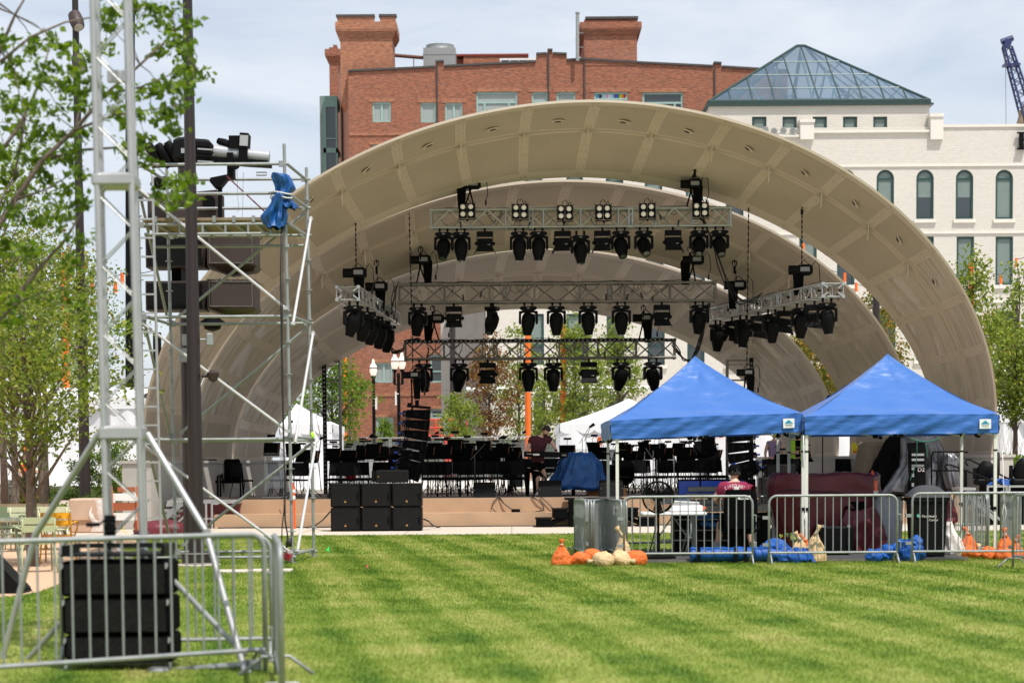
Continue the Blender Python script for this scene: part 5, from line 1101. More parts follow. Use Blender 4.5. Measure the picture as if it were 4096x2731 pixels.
# ---------------------------------------------------------------- LED truss ladders standing at the stage sides
def ladder_tower(x0,x1,ytop,ybot,Y,led_left,lab):
    a,b,c,t=pr(x0,x1,ytop,ybot,Y); c=.70; t_=thing('truss_ladder',lab,'truss tower',((a+b)/2,Y,c),0,'upright truss ladders'); mb=MB(); d=.35
    for x in (a+.03,b-.03):
        for y in (Y,Y+d): mb.cyl((x,y,c),(x,y,t),.028,n=8)
    n=int((t-c)/.56)
    for i in range(n+1):
        z=t-.03-i*.56
        for y in (Y,Y+d): mb.cyl((a,y,z),(b,y,z),.018,n=6)
        for x in (a+.03,b-.03): mb.cyl((x,Y,z),(x,Y+d,z),.018,n=6)
        if i%2==0: 
            for y in (Y,): mb.cyl((a,y,z-.12),(b,y,z-.12),.014,n=6)
    mb.bb(a-.15,b+.15,Y-.1,Y+d+.1,c+.001,c+.02)
    mb.build('frame',M['alud'],t_,world=True,smooth=True)
    x=a+.07 if led_left else b-.07; mb=MB(); mb.bb(x-.055,x+.055,Y-.12,Y-.03,c+.03,t+.04); s_=mb.build('light_strip',M['black'],t_,world=True)
    mb=MB(); n=int((t-c)/.125)
    for i in range(n): z=c+.1+(t-c-.1)*i/n; mb.cyl((x,Y-.121,z),(x,Y-.128,z),.030,n=8)
    mb.build('strip_lenses',M['alud'],s_,world=True)
    mb=MB(); xx=x-.12 if led_left else x+.12
    for k in range(2): mb.path([(xx-.02*k,Y-.05,c+.1),(xx-.10+.03*k,Y-.05,c+1.0),(xx,Y-.05,c+1.6),(xx-.12,Y-.05,c+2.2),(xx,Y-.05,t-.8)],.009,5)
    mb.build('cable',M['cable'],t_,world=True); return t_
ladder_tower(1291,1364,1443,1980,57.5,True,'truss ladder with a light strip at stage left before the maple')
ladder_tower(2907,3014,1437,1980,57.5,False,'truss ladder with a light strip at stage right above the blue canopy')
# ---------------------------------------------------------------- line arrays
def line_array(lab,boxes,Y,flip,w=.78):
    # boxes: list of (cx,cy,tilt) in photo pixels
    c0_=P(boxes[0][0],boxes[0][1]-28,Y); t=thing('speaker_array',lab,'speaker array',tuple(c0_),0,'hanging speaker arrays'); s=S(Y); sg=-1 if flip else 1
    mb=MB(); q=P(boxes[0][0]+sg*2,boxes[0][1]-30,Y); mb.box(q,(.60,.4,.06),(0,R(5)*sg,0)); mb.box(q+V(-.05*sg,0,.08),(.10,.08,.20)); mb.box(q+V(-.24*sg,-.02,.06),(.10,.2,.08)); mb.build('flying_frame',M['black'],t,world=True)
    for k,(cx,cy,tl) in enumerate(boxes):
        c=P(cx,cy,Y); rot=Euler((0,R(tl)*sg,0)).to_matrix()
        w_=.29; mb=MB()
        o=[(-w_,-.092),(w_,-.132),(w_,.132),(-w_,.092)] if not flip else [(-w_,-.132),(w_,-.092),(w_,.092),(-w_,.132)]
        m2=MB(); m2.prism(o,'y',-.30,.30); mb.add([rot@V(*v)+c for v in m2.v],m2.f)
        bx=mb.build('speaker_box',M['blackm'],t,world=True)
        mb=MB(); mb.box(c+rot@V(sg*-.04,-.302,0),(.10,.008,.09),rot); mb.box(c+rot@V(sg*.20,-.302,0),(.045,.008,.20),rot); mb.build('handle_recess',M['black'],bx,world=True)
        mb=MB(); mb.rbox(c+rot@V(-sg*(w_+.055),-.05,0),(.11,.34,.15),.02,rot)
        bk=mb.build('amp_back',M['dark'],bx,world=True)
        mb=MB(); rr=random.Random(k); 
        for j in range(7): mb.mat(j%3); mb.box(c+rot@V(-sg*(w_+.05+rr.uniform(-.04,.04)),-.225,rr.uniform(-.06,.06)),(.014,.01,.014),rot)
        mb.mat(0); mb.cyl(c+rot@V(-sg*(w_+.11),-.15,0),c+rot@V(-sg*(w_+.19),-.17,-.01),.024,n=8)
        mb.build('connectors',[bluec,M['alu'],M['wood']],bx,world=True)
    mb=MB()
    for j in range(3):
        pts=[P(cx-sg*(34+7*j+(k%2)*4),cy+8,Y-.1) for k,(cx,cy,tl) in enumerate(boxes)]; mb.path([P(boxes[0][0]-sg*20,boxes[0][1]-34,Y-.05)]+pts,.016,5)
    mb.build('cable_harness',M['cable'],t,world=True); return t
bluec=pm('blue_connector',(.02,.09,.5),.4)
line_array('left hanging black line array of stacked speaker boxes',[(1674,1657,4),(1672,1698,5.5),(1667,1739,7),(1660,1780,8),(1653,1821,11),(1645,1859,15),(1636,1893,20)],YPL,False)
line_array('right hanging black line array of stacked speaker boxes behind the canopy',[(2955,1665,1),(2955,1706,1),(2957,1748,2),(2959,1788,4),(2963,1828,9),(2972,1866,16),(2984,1896,24)],YPL,True)
# ================================================================ on the stage
ZS=.70
def SP(px,Y,z=ZS): return V(P(px,1950,Y).x,Y,z)
# orchestra chair
def make_chair(mat='blackm'):
    t=thing('orchestra_chair','','chair',(0,0,0)); mb=MB(); mb.rbox((0,-.02,.45),(.45,.43,.045),.02); mb.build('seat',M[mat],t)
    mb=MB(); mb.grid(lambda u,v:V((u-.5)*.44*(1-.12*v),.20+.05*v+.03*(1-(2*u-1)**2),.56+.36*v),6,4); mb.grid(lambda u,v:V((.5-u)*.44*(1-.12*v),.225+.05*v+.03*(1-(2*u-1)**2),.56+.36*v),6,4); mb.build('backrest',M['black'],t,smooth='all')
    for s in (-1,1):
        mb=MB(); mb.path([(s*.21,-.22,0),(s*.20,-.20,.43),(s*.20,.17,.43),(s*.19,.24,.9)],.012,6); mb.path([(s*.20,.12,.43),(s*.22,.25,0)],.012,6); mb.build('side_frame',M['black'],t,smooth='all')
    return t
CH=make_chair(); nch=0
def chair(px,Y,rz,lab,z=ZS):
    global nch; o=CH if nch==0 else copy_tree(CH); nch+=1; o.location=SP(px,Y,z); o.rotation_euler=(0,0,rz); o['label']=lab; o['group']='black orchestra chairs on the stage'
def make_stand(light=True):
    t=thing('music_stand','','music stand',(0,0,0)); mb=MB(); mb.box((0,0,1.18),(.52,.012,.36),(R(-22),0,0)); mb.box((0,-.09,1.00),(.52,.05,.012),(R(-22),0,0)); mb.build('desk',M['blackm'],t)
    mb=MB(); mb.cyl((0,.02,.06),(0,.02,1.1),.011,n=6); 
    for k in range(3): a=2*math.pi*k/3+.5; mb.path([(0,.02,.28),(.12*math.cos(a),.02+.12*math.sin(a),.1),(.26*math.cos(a),.02+.26*math.sin(a),0.0)],.009,5)
    mb.build('post',M['black'],t)
    if light:
        mb=MB(); mb.box((0,-.02,1.52),(.24,.07,.045),(R(-12),0,0)); l_=mb.build('stand_light',M['black'],t); mb=MB(); mb.path([(0,.06,1.34),(0,.09,1.42),(0,.0,1.50)],.009,5); mb.build('gooseneck',M['alud'],l_)
    mb=MB(); mb.box((.21,-.03,1.17),(.012,.012,.30),(0,R(9),0)); mb.build('pencil',M['wood'],t)
    return t
MS=make_stand(); nms=0
def stand(px,Y,rz,sc_,lab,z=ZS):
    global nms; o=MS if nms==0 else copy_tree(MS); nms+=1; o.location=SP(px,Y,z); o.rotation_euler=(0,0,rz); o.scale=(.86,.86,sc_); o['label']=lab; o['group']='music stands of the orchestra'
W1='between the left truss ladder and the speaker stack'; W2='between the left array and keyboard player'; W3='behind the blue tarp and canopy posts'; W4='beneath the left blue canopy'; W0='left of the left truss ladder'
RJ=random.Random(17)
cset=[('stage',W0,[(1120,53.5,.2),(1168,54.5,-.3),(1205,53.8,.5)]),('',W1,[(1345,53,.2),(1385,52.2,-.2),(1430,53.5,0),(1480,54,.2),(1545,54.5,-.2),(1600,55,.1)]),
 ('',W2,[(1715,52.5,.2),(1752,52,-.1),(1790,53,.1),(1835,52,.0),(1875,53.5,-.2),(1905,52.4,.1),(1955,54.2,.1),(1998,53.6,-.2),(2045,52.8,.1),(2078,52.2,0)]),
 ('',W3,[(2425,54,.2),(2460,55,-.1),(2500,54.5,.1),(2545,55,0),(2575,54.2,.2),(2630,54,-.2),(2665,54.6,.1)]),
 ('',W4,[(2712,54.5,0),(2745,54,.1),(2790,54.6,-.1),(2830,55,.1),(2868,52.6,1.2)])]
for _,w_,l_ in cset:
    for i,(x,Y,rz) in enumerate(l_): chair(x+RJ.uniform(-5,5),Y+RJ.uniform(-.7,.5),rz*1.5+RJ.uniform(-.7,.7),nth(i,len(l_),'orchestra chair',w_))
for x,Y,rz,lab in [(3085,54.5,.1,'black chair behind the mesh front speaker at stage right'),(3165,54.3,-.1,'black chair below the man in the yellow vest'),(3382,55.5,.25,'black chair alone before the right stone wall'),(3428,56.2,.4,'black chair beside the tan covered case')]: chair(x,Y,rz,lab)
sset=[(W0,[(1085,53.2,.6,1.0),(1180,55.5,-.2,1.06),(1215,54,.1,.92),(1255,53,-.2,1.0)]),(W1,[(1338,54,0,1.0),(1400,55,.1,.95),(1448,54,-.5,1.03),(1500,53.5,.5,1.0),(1540,54.6,.4,1.05),(1585,55.3,-.2,.98),(1615,54.5,.3,.9)]),
 (W2,[(1712,54,.1,1.0),(1745,55.2,-.1,1.02),(1780,54.3,0,1.0),(1822,55,.2,1.03),(1860,54.6,-.2,1.04),(1900,55.5,0,1.03),(1938,54,.3,1.0),(1975,55.2,-.2,1.02),(2012,54.5,.1,1.0),(2048,55,0,1.0)]),
 ('right of the keyboard player',[(2270,54.5,0,1.06),(2378,55.5,.1,.97),(2412,56,0,1.0)]),(W3,[(2482,56,0,1.02),(2502,55,.1,1.0),(2527,56.5,-.1,.95),(2585,56,.1,1.02),(2580,55,0,1.0),(2638,55,0,1.0),(2672,56,.2,1.03)]),
 (W4,[(2735,55.3,.1,.98),(2762,56,-.1,.98),(2800,54.2,.5,1.0),(2835,53,.1,1.12)])]
for w_,l_ in sset:
    for i,(x,Y,rz,k) in enumerate(l_): stand(x+RJ.uniform(-5,5),Y+RJ.uniform(-.4,.9),rz+RJ.uniform(-.8,.8),k*RJ.uniform(.88,1.1),nth(i,len(l_),'music stand',w_))
stand(3128,54,-.4,.78,'black music stand before the man in lavender'); stand(3228,54.2,.9,.85,'black music stand right of the man in the yellow vest')
for wz,x0,x1,nn in (('in the rear rows left of the hanging left array',1330,1640,7),('in the rear rows between array and player',1700,2080,10),('in the rear rows behind the canopy posts',2400,2680,7),('in the rear rows under the left canopy',2700,2890,5)):
    for i in range(nn):
        x=x0+(x1-x0)*(i+.5)/nn; chair(x+RJ.uniform(-9,9),57+RJ.uniform(-.8,.8),RJ.uniform(-.9,.9),nth(i,nn,'orchestra chair',wz)); stand(x+RJ.uniform(-14,14),57.6+RJ.uniform(-.8,1.2),RJ.uniform(-.8,.8),RJ.uniform(.88,1.08),nth(i,nn,'music stand',wz))
# mic stands
def mic(px,Y,h,lab,boom=.35,sg=1,r=.009,mat='black',ball=.035):
    b=SP(px,Y); t=thing('mic_stand',lab,'microphone stand',tuple(b),0,'microphone stands'); mb=MB(); mb.cyl((0,0,.05),(0,0,h),r,n=6)
    for k in range(3): a=2*math.pi*k/3+.4; mb.cyl((0,0,.2),(.3*math.cos(a),.3*math.sin(a),0.01),r*.8,n=5)
    mb.cyl((-sg*boom*.4,0,h-.15),(sg*boom,0,h+.3),r*.8,n=5); mb.build('stand',M[mat],t); mb=MB(); mb.cyl((sg*boom,0,h+.3),(sg*(boom+.08),-.03,h+.34),.03,ball,n=8); mb.build('microphone',M['blackm'],t)
    return t
mic(1130,53.5,1.3,'microphone stand behind the clear acrylic lectern',.3,-1); mic(1245,54,1.25,'microphone stand beside the scaffold right legs',.25,1); mic(1440,56,1.35,'microphone stand before the grey road cases',.3,1); mic(1715,56,1.4,'silver microphone stand beside the hanging left array',.2,1,mat='alud')
mic(1810,57,1.5,'silver microphone stand left of the keyboard player',.25,-1,mat='alud'); mic(2330,56,1.55,'tall microphone stand in front of the tent sign C',.2,1); mic(2345,56.4,1.6,'side fill microphone on a tall stand beside the tent sign C',.15,1,ball=.055); mic(2560,56,1.6,'thin microphone stand under the left canopy edge',.15,-1); mic(2640,55,1.5,'microphone with foam cover above the music stands',.25,-1,ball=.06,mat='alud'); mic(3290,55,2.3,'tall black tripod stand at stage right',.12,1,.016)
mic(1900,53,1.1,'low microphone stand behind the small floor monitor',.3,1,mat='alud'); mic(2050,56,1.4,'microphone stand behind the keyboard player',.3,1)
# silver drum hardware glints
t=thing('drum_hardware','cluster of chrome drum and cymbal stands behind the canopy posts','drum hardware',tuple(SP(2450,54.5)),0); rr=random.Random(4); mb=MB()
for x in (2436,2452,2571,2590,2612,2625,2700):
    b=SP(x,54.5+rr.uniform(-.4,.4)); h=rr.uniform(.7,1.25); mb.cyl(b+V(0,0,.1),b+V(rr.uniform(-.1,.1),0,h),.013,n=6); mb.cyl(b+V(0,0,h*.8),b+V(rr.uniform(-.5,.5),-.1,h*rr.uniform(.6,1.1)),.012,n=6)
    for k in range(3): a=2*math.pi*k/3+rr.random(); mb.cyl(b+V(0,0,.35),b+V(.28*math.cos(a),.28*math.sin(a),0),.010,n=5)
mb.build('stands',M['alu'],t,world=True)
mb=MB(); 
for x,z in ((2440,.55),(2500,.5)): c=SP(x,54.8,ZS+z); mb.cyl(c-V(0,.2,0),c+V(0,.2,0),.26,n=20)
mb.build('drum_shell',M['blackm'],t,world=True)
mb=MB()
for x,z in ((2442,1.15),(2475,1.2)): c=SP(x,54.6,ZS+z); mb.cyl(c,c+V(0,0,.008),.22,n=20)
mb.build('cymbal',M['ply'],t,world=True)
# glass percussion screens
for x,y,w_,lab in ((2330,56.5,.75,'clear plastic sound screen left of the canopy post'),(2440,56.8,.6,'clear plastic sound screen behind the canopy post')):
    b=SP(x,y); mb=MB(); mb.bb(b.x-w_/2,b.x+w_/2,y,y+.012,ZS+.4,ZS+1.25); mb.bb(b.x-w_/2,b.x-w_/2+.03,y-.02,y+.03,ZS,ZS+.42); mb.bb(b.x+w_/2-.03,b.x+w_/2,y-.02,y+.03,ZS,ZS+.42); tag(mb.build('sound_screen',M['acr']),lab,'sound screen')
# acrylic lectern
t=thing('acrylic_lectern','clear acrylic lectern standing at stage left','lectern',tuple(SP(1102,52.5))); mb=MB(); mb.box((0,0,1.12),(.62,.42,.015),(R(-12),0,0)); mb.bb(-.27,-.255,-.18,.18,0,1.1); mb.bb(.255,.27,-.18,.18,0,1.1); mb.bb(-.255,.255,-.18,-.165,.25,.9); mb.bb(-.32,.32,-.25,.25,0,.02); mb.bb(-.255,.255,-.1,.15,.62,.635); mb.build('panels',M['acr'],t)
mb=MB(); mb.box((0,-.21,1.08),(.62,.012,.02)); mb.box((0,-.25,.02),(.64,.012,.025)); mb.build('polished_edges',M['wrap'],t)
# chairs at far stage left
def office_chair(px,Y,lab):
    t=thing('folding_chair',lab,'chair',tuple(SP(px,Y)),.0,'black chairs at far stage left'); mb=MB(); mb.rbox((0,.1,.72),(.44,.10,.62),.05,(R(-6),0,0)); mb.build('backrest',M['blackm'],t)
    mb=MB(); mb.rbox((0,-.12,.42),(.5,.45,.09),.03); mb.build('seat',M['blackm'],t)
    for s in (-1,1): mb=MB(); mb.path([(s*.27,-.3,0),(s*.27,-.28,.55),(s*.27,.05,.62),(s*.27,.2,.3),(s*.27,.28,0)],.025,6); mb.build('arm_frame',M['black'],t,smooth='all')
office_chair(838,54,'black padded chair just right of the brown pole'); office_chair(928,54,'black padded chair before the left stone wall'); chair(968,53.4,2.6,'black folding chair beside the padded chair at stage left')
# road cases at the back
for i,(x0,x1,y0,y1,Y,mt,lab) in enumerate([(1409,1528,1804,1834,74,'black','black road case with silver edges before the mesh fence'),(1350,1528,1836,1890,68,'galv','long silver equipment case behind the music stands'),(2040,2092,1795,1815,62,'black','black amplifier case left of the keyboard player'),(1540,1612,1812,1840,72,'wrap','pale case lid behind the left array')]):
    a,b,c,t_=pr(x0,x1,y0,y1,Y); q=thing('road_case',lab,'road case',((a+b)/2,Y,.8),0,'road cases behind the stage'); mb=MB(); mb.rbox(((a+b)/2,Y+.35,(.82+t_)/2),(b-a,.7,t_-.82),.03); mb.build('shell',M[mt],q,world=True); mb=MB()
    for x in (a,b): mb.bb(x-.02,x+.02,Y-.02,Y-.001,.84,t_)
    mb.bb(a,b,Y-.02,Y-.001,t_-.04,t_); mb.build('edge_trim',M['alu'],q,world=True)
for x,y,Y,mt,lab,rr_ in [(1402,1875,56,'red','red jacket draped over a chair left of the small speaker',(.2,.1,.33)),(1590,1812,70,'orangep','orange safety vest hanging near the mesh fence',(.12,.1,.24)),(1582,1890,56,'bluebag','blue bag on the stage behind the small speaker',(.25,.15,.1)),(2230,1975,55,'bluec','',(0,0,0))]:
    if not lab: continue
    if mt=='red': M['red']=pm('red_cloth',(.35,.012,.02),.8,var=.2)
    mb=MB(); mb.blob(P(x,y,Y),rr_,int(x),.3,14,9); tag(mb.build('draped_cloth',M[mt],smooth='all'),lab,'cloth')
# subwoofer stack on the pavement
def meshgrille(name):
    m,nt,b=newmat(name); L=nt.links.new; tc=N(nt,'ShaderNodeTexCoord'); v=N(nt,'ShaderNodeTexVoronoi'); v.inputs['Scale'].default_value=34; mp=N(nt,'ShaderNodeMapping'); mp.inputs['Scale'].default_value=(1,.02,1.6); L(tc.outputs['Object'],mp.inputs[0]); L(mp.outputs[0],v.inputs['Vector']); rp=N(nt,'ShaderNodeValToRGB'); rp.color_ramp.elements[0].color=(.002,.002,.002,1); rp.color_ramp.elements[1].color=(.012,.0115,.011,1); rp.color_ramp.elements[1].position=.7; L(v.outputs['Distance'],rp.inputs[0]); L(rp.outputs[0],b.inputs['Base Color']); b.inputs['Roughness'].default_value=.5; b.inputs['Specular IOR Level'].default_value=.15; return m
M['grille']=meshgrille('speaker_grille')
YSUB=46.35; gold=pm('gold_badge',(.5,.25,.08),.4,.5)
def make_sub(w,h,d):
    t=thing('subwoofer','','subwoofer',(0,0,0)); mb=MB(); mb.rbox((0,d/2,h/2),(w,d,h),.018); mb.build('cabinet',M['dark'],t)
    mb=MB(); mb.bb(-w/2+.035,w/2-.035,-.012,.001,.035,h-.035); mb.build('grille',M['grille'],t)
    mb=MB(); mb.prism([(-.03,.11),(.03,.11),(0,.165)],'y',-.016,-.0125); mb.build('badge',gold,t)
    mb=MB(); mb.rbox((w/2-.06,-.02,h*.45),(.05,.02,h*.28),.01); mb.build('side_handle',M['black'],t)
    return t
s=S(YSUB); w_,h_=118/s,94/s; SUB=make_sub(w_,h_,.7); k=0
for r_ in range(2):
    for c_,(x,nm) in enumerate(((1382,'left'),(1505,'middle'),(1628,'right'))):
        o=SUB if k==0 else copy_tree(SUB); k+=1; p=P(x,2100,YSUB); o.location=(p.x,YSUB,.01+r_*(h_+.012)); o['label']=f"{'upper' if r_ else 'lower'} {nm} black subwoofer in the stack before the stage"; o['group']='subwoofers stacked before the stage'
x0=P(1566,1900,YSUB); t=thing('speaker','small mesh fronted speaker lying on the subwoofer stack','speaker',(x0.x,YSUB,.01+2*(h_+.012)+.005)); mb=MB(); mb.rbox((0,.28,.145),(.74,.5,.29),.02); mb.box((-.42,.3,.14),(.10,.4,.24)); mb.build('cabinet',M['dark'],t); mb=MB(); mb.bb(-.35,.35,.015,.03,.02,.27); mb.build('grille',M['grille'],t); mb=MB(); mb.box((-.31,.012,.14),(.02,.004,.03)); mb.build('badge',gold,t)
# floor monitors
def wedge(px,Y,w,lab,rz=0,sc_=1,z=ZS+.005):
    t=thing('floor_monitor',lab,'floor monitor',tuple(SP(px,Y,z)),rz,'floor monitors'); mb=MB(); k=sc_; mb.prism([(-.05*k,0),(.45*k,0),(.50*k,.16*k),(.28*k,.38*k),(.02*k,.24*k)][::-1],'x',-w/2,w/2); mb.build('cabinet',M['dark'],t)
    mb=MB(); mb.add([(-w/2+.03,.035*k,.256*k),(w/2-.03,.035*k,.256*k),(w/2-.03,.265*k,.382*k),(-w/2+.03,.265*k,.382*k)],[(0,1,2,3)]); g=mb.build('grille',M['grille'],t); mb=MB(); 
    for s in (-1,1):
        for zz in (.05,.18): mb.box((s*(w/2-.03),-.02*k+.0,zz*k),(.02,.02,.02))
    mb.build('corner_bolts',M['alud'],t); return t
wedge(1937,50.4,.56,'small black floor monitor at the stage lip left of the player'); wedge(2200,50.4,.58,'black floor monitor at the stage lip before the player',sc_=1.08); wedge(2446,50.4,.60,'black floor monitor with bright top beside the canopy post',sc_=1.1); wedge(1352,50.6,.5,'black floor monitor hidden by the speaker stack left edge')
for x,Y,lab in [(3298,55,'black floor monitor before the right stone wall'),(3238,56,'small black floor monitor beside the tall tripod stand')]: wedge(x,Y,.42,lab,.3)
# mesh fronted speakers at stage right
for i,(x0,x1,y0,y1,Y,lab) in enumerate([(3068,3185,1857,1907,50.6,'mesh fronted speaker lying on top of the right subwoofer'),(3045,3130,1909,2095,48.6,'tall right subwoofer stack behind the maroon cover')]):
    a,b,c,t_=pr(x0,x1,y0,y1,Y); 
    if i==1: c=.36
    q=thing('speaker',lab,'speaker',((a+b)/2,Y,c)); mb=MB(); mb.rbox(((a+b)/2,Y+.33,(c+t_)/2),(b-a,.6,t_-c),.02); mb.build('cabinet',M['dark'],q,world=True); mb=MB(); mb.bb(a+.03,b-.03,Y+.015,Y+.029,c+.03,t_-.03); mb.build('grille',M['grille'],q,world=True)
# blue tarp over drums on a riser
def drape(name,lab,cat,mat,prof,Y,dy,seed,fold=.07,n=96,grp=None,base=0):
    # prof: list of (pxcenter, halfwidth_px, y px) rings from top to bottom -> closed draped form
    s=S(Y); rr=random.Random(seed); ph=[rr.uniform(0,6.28) for _ in range(6)]; mb=MB(); rings=[]
    for k,(cx,hw,y) in enumerate(prof):
        c=P(cx,y,Y); f=k/(len(prof)-1); ring=[]
        for i in range(n):
            a=2*math.pi*i/n; w=1+fold*f**.7*(math.sin(7*a+ph[0]+f*1.5)+.6*math.sin(13*a+ph[1]-f*2)+.4*math.sin(23*a+ph[2]+f*3))+fold*.5*math.sin(3*a+ph[3]+f*4)
            sx=abs(math.cos(a))**.75*(1 if math.cos(a)>0 else -1); sy=abs(math.sin(a))**.75*(1 if math.sin(a)>0 else -1)
            q_=V(hw/s*w*sx,dy/2*w*(.55+.45*(hw/max(p[1] for p in prof)))*sy,c.z); kk=wk(V(q_.x,q_.y*1.0,q_.z*.55)+V(seed,0,0),2.6)*(.012+fold*.30)
            ring.append((c.x+q_.x*(1+kk*.6)+kk*.5*sx,Y+dy/2+q_.y+kk*sy,c.z+.02*math.sin(5*a+ph[4])+(kk*.6 if k<3 else 0)))
        rings.append(ring)
    vs=[v for r in rings for v in r]; fs=[(k*n+i,(k+1)*n+i,(k+1)*n+(i+1)%n,k*n+(i+1)%n) for k in range(len(rings)-1) for i in range(n)]; fs.append(tuple(range(n))); mb.add(vs,fs)
    o=mb.build(name,M[mat],smooth='all'); 
    try: o.data.polygons[-1].use_smooth=False
    except Exception: pass
    return tag(o,lab,cat,grp)
def interp(prof,k=6):
    out=[]
    for i in range(len(prof)-1):
        for j in range(k): f=j/k; out.append(tuple(a+(b-a)*f for a,b in zip(prof[i],prof[i+1])))
    return out+[prof[-1]]
drape('blue_tarp','blue tarp draped over equipment right of the keyboard player','tarp','bluetarp',interp([(2325,34,1813),(2322,60,1822),(2322,78,1842),(2320,86,1875),(2312,98,1915),(2304,112,1950),(2318,80,1960)]),51.6,1.1,3,.11)
a,b,c,t_=pr(2354,2506,1947,1982,52.2); mb=MB(); mb.bb(a,b,52.2,53.6,ZS,ZS+.2); mb.mat(1); mb.bb(a-1.0,b-.35,51.9,53.7,ZS+.201,ZS+.23); tag(mb.build('drum_riser',[M['wood'],M['blackm']]),'low wooden riser with black carpet beneath the blue tarp','riser')
# grand piano behind the keyboard
t=thing('grand_piano','black grand piano in shadow behind the keyboard player','piano',tuple(SP(2200,54.2))); mb=MB(); out=[(-.75,-.7),(.75,-.7),(.75,.2),(.5,.55),(.2,.75),(-.1,1.25),(-.5,1.4),(-.75,1.1)]; mb.prism(out,'z',.62,.98); mb.build('body',M['black'],t)
for x,y in ((-.62,-.5),(.62,-.5),(-.4,1.0)): mb=MB(); mb.cyl((x,y,0),(x,y,.62),.05,.08,n=8); mb.build('leg',M['black'],t)
mb=MB(); mb.bb(-.68,.68,-.86,-.701,.60,.72); mb.mat(1); mb.bb(-.62,.62,-.85,-.72,.721,.74); mb.build('keyboard',[M['black'],M['wrap']],t)
# stage keyboard the player leans on
a,b,c,t_=pr(2096,2272,1806,1828,51.0); t=thing('stage_keyboard','slim black electric keyboard resting in front of the player','keyboard',((a+b)/2,51.0,c)); mb=MB(); mb.rbox(((a+b)/2,51.2,(c+t_)/2),(b-a,.36,t_-c),.02,(0,R(1.6),0)); mb.build('case',M['black'],t,world=True)
text('maker_name','YAMAHA',.035,M['wrap'],t,(-.42,-.185,.085+.0),(math.pi/2,R(1.6),0)); text('model_name','CP4',.06,M['wrap'],t,(.46,-.185,.045),(math.pi/2,R(1.6),0))
mb=MB(); mb.box((-.25,-.184,.07),(.16,.003,.045)); mb.build('sticker',M['wrap'],t)
mb=MB(); z0=ZS-c
for s in (-1,1): mb.cyl((s*.45,0.15,0),(s*-.35,0.15,z0),.016,n=6)
for zz in (z0+.02,-.03): mb.cyl((-.45,0.0,zz),(-.45,.4,zz),.016); mb.cyl((.45,0.0,zz),(.45,.4,zz),.016)
mb.build('folding_stand',M['black'],t)
# piano stool and small bench
t=thing('piano_stool','round black stool between the chairs and the piano','stool',tuple(SP(2040,52.6))); mb=MB(); mb.lathe([(.0,.50),(.19,.50),(.2,.54),(.18,.58),(.0,.59)],(0,0,0),16); mb.build('seat',M['black'],t,smooth=True); mb=MB(); mb.cyl((0,0,.1),(0,0,.5),.025)
for k in range(4): a_=k*math.pi/2+.4; mb.cyl((0,0,.2),(.22*math.cos(a_),.22*math.sin(a_),0),.014)
mb.build('legs',M['black'],t)
# cables, power box and steps at the front
def floorcable(lab,pts,r=.012,n=1,seed=1,jit=.0,grp='cables on the steps'):
    rr=random.Random(seed); mb=MB()
    for _ in range(n): mb.path([Vector(p)+V(rr.uniform(-jit,jit),rr.uniform(-jit,jit),0) for p in pts],r,5)
    return tag(mb.build('cable',M['cable'],smooth='all'),lab,'cable',grp)
def cp(x,y,Y): return P(x,y,Y)
floorcable('black cable loop hanging down the upper step left of the power box',[cp(1993,1985,49.87),cp(1975,2005,49.85),cp(1965,2030,49.85),cp(1985,2048,49.8),cp(2030,2049,49.7)])
floorcable('black cable from the floor monitor to the power box',[cp(1993,1985,49.87),cp(2015,2015,49.85),cp(2050,2038,49.8),cp(2075,2047,49.7),cp(2180,2047,49.7)],n=2,jit=.03)
floorcable('thick black cable hanging down the upper step near the player',[cp(2125,1985,49.87),cp(2150,2000,49.85),cp(2172,2020,49.85),cp(2176,2040,49.8),cp(2130,2047,49.7)],n=2,jit=.02)
floorcable('second thick black cable hanging over the step near the black stairs',[cp(2160,1985,49.87),cp(2185,2005,49.85),cp(2215,2035,49.85),cp(2230,2046,49.7)])
pts=[V(-7.2+i*.5,49.15+.03*math.sin(i*1.3),.025) for i in range(0,9)]; floorcable('bundle of black cables along the foot of the steps at left',pts,.014,8,3,.05); pts=[V(-2.6+i*.5,49.17+.03*math.sin(i*1.7),.02) for i in range(0,15)]; floorcable('bundle of black cables along the foot of the steps at centre',pts,.012,6,4,.04)
floorcable('cable rising from the pavement to the left subwoofers',[cp(1225,2110,49),cp(1262,2100,48.6),cp(1290,2080,47.5),cp(1322,2045,46.9)],.018)
floorcable('cable loop at the right foot of the subwoofer stack',[cp(1692,2075,46.8),cp(1712,2085,47.4),cp(1728,2100,48),cp(1760,2109,48.7)],.016,2,5,.04)
mb=MB(); q=cp(2063,2042,49.6); mb.rbox((q.x,49.6,.385),(.22,.12,.08),.01); tag(mb.build('power_box',M['black']),'small black power box on the lower step','power box')
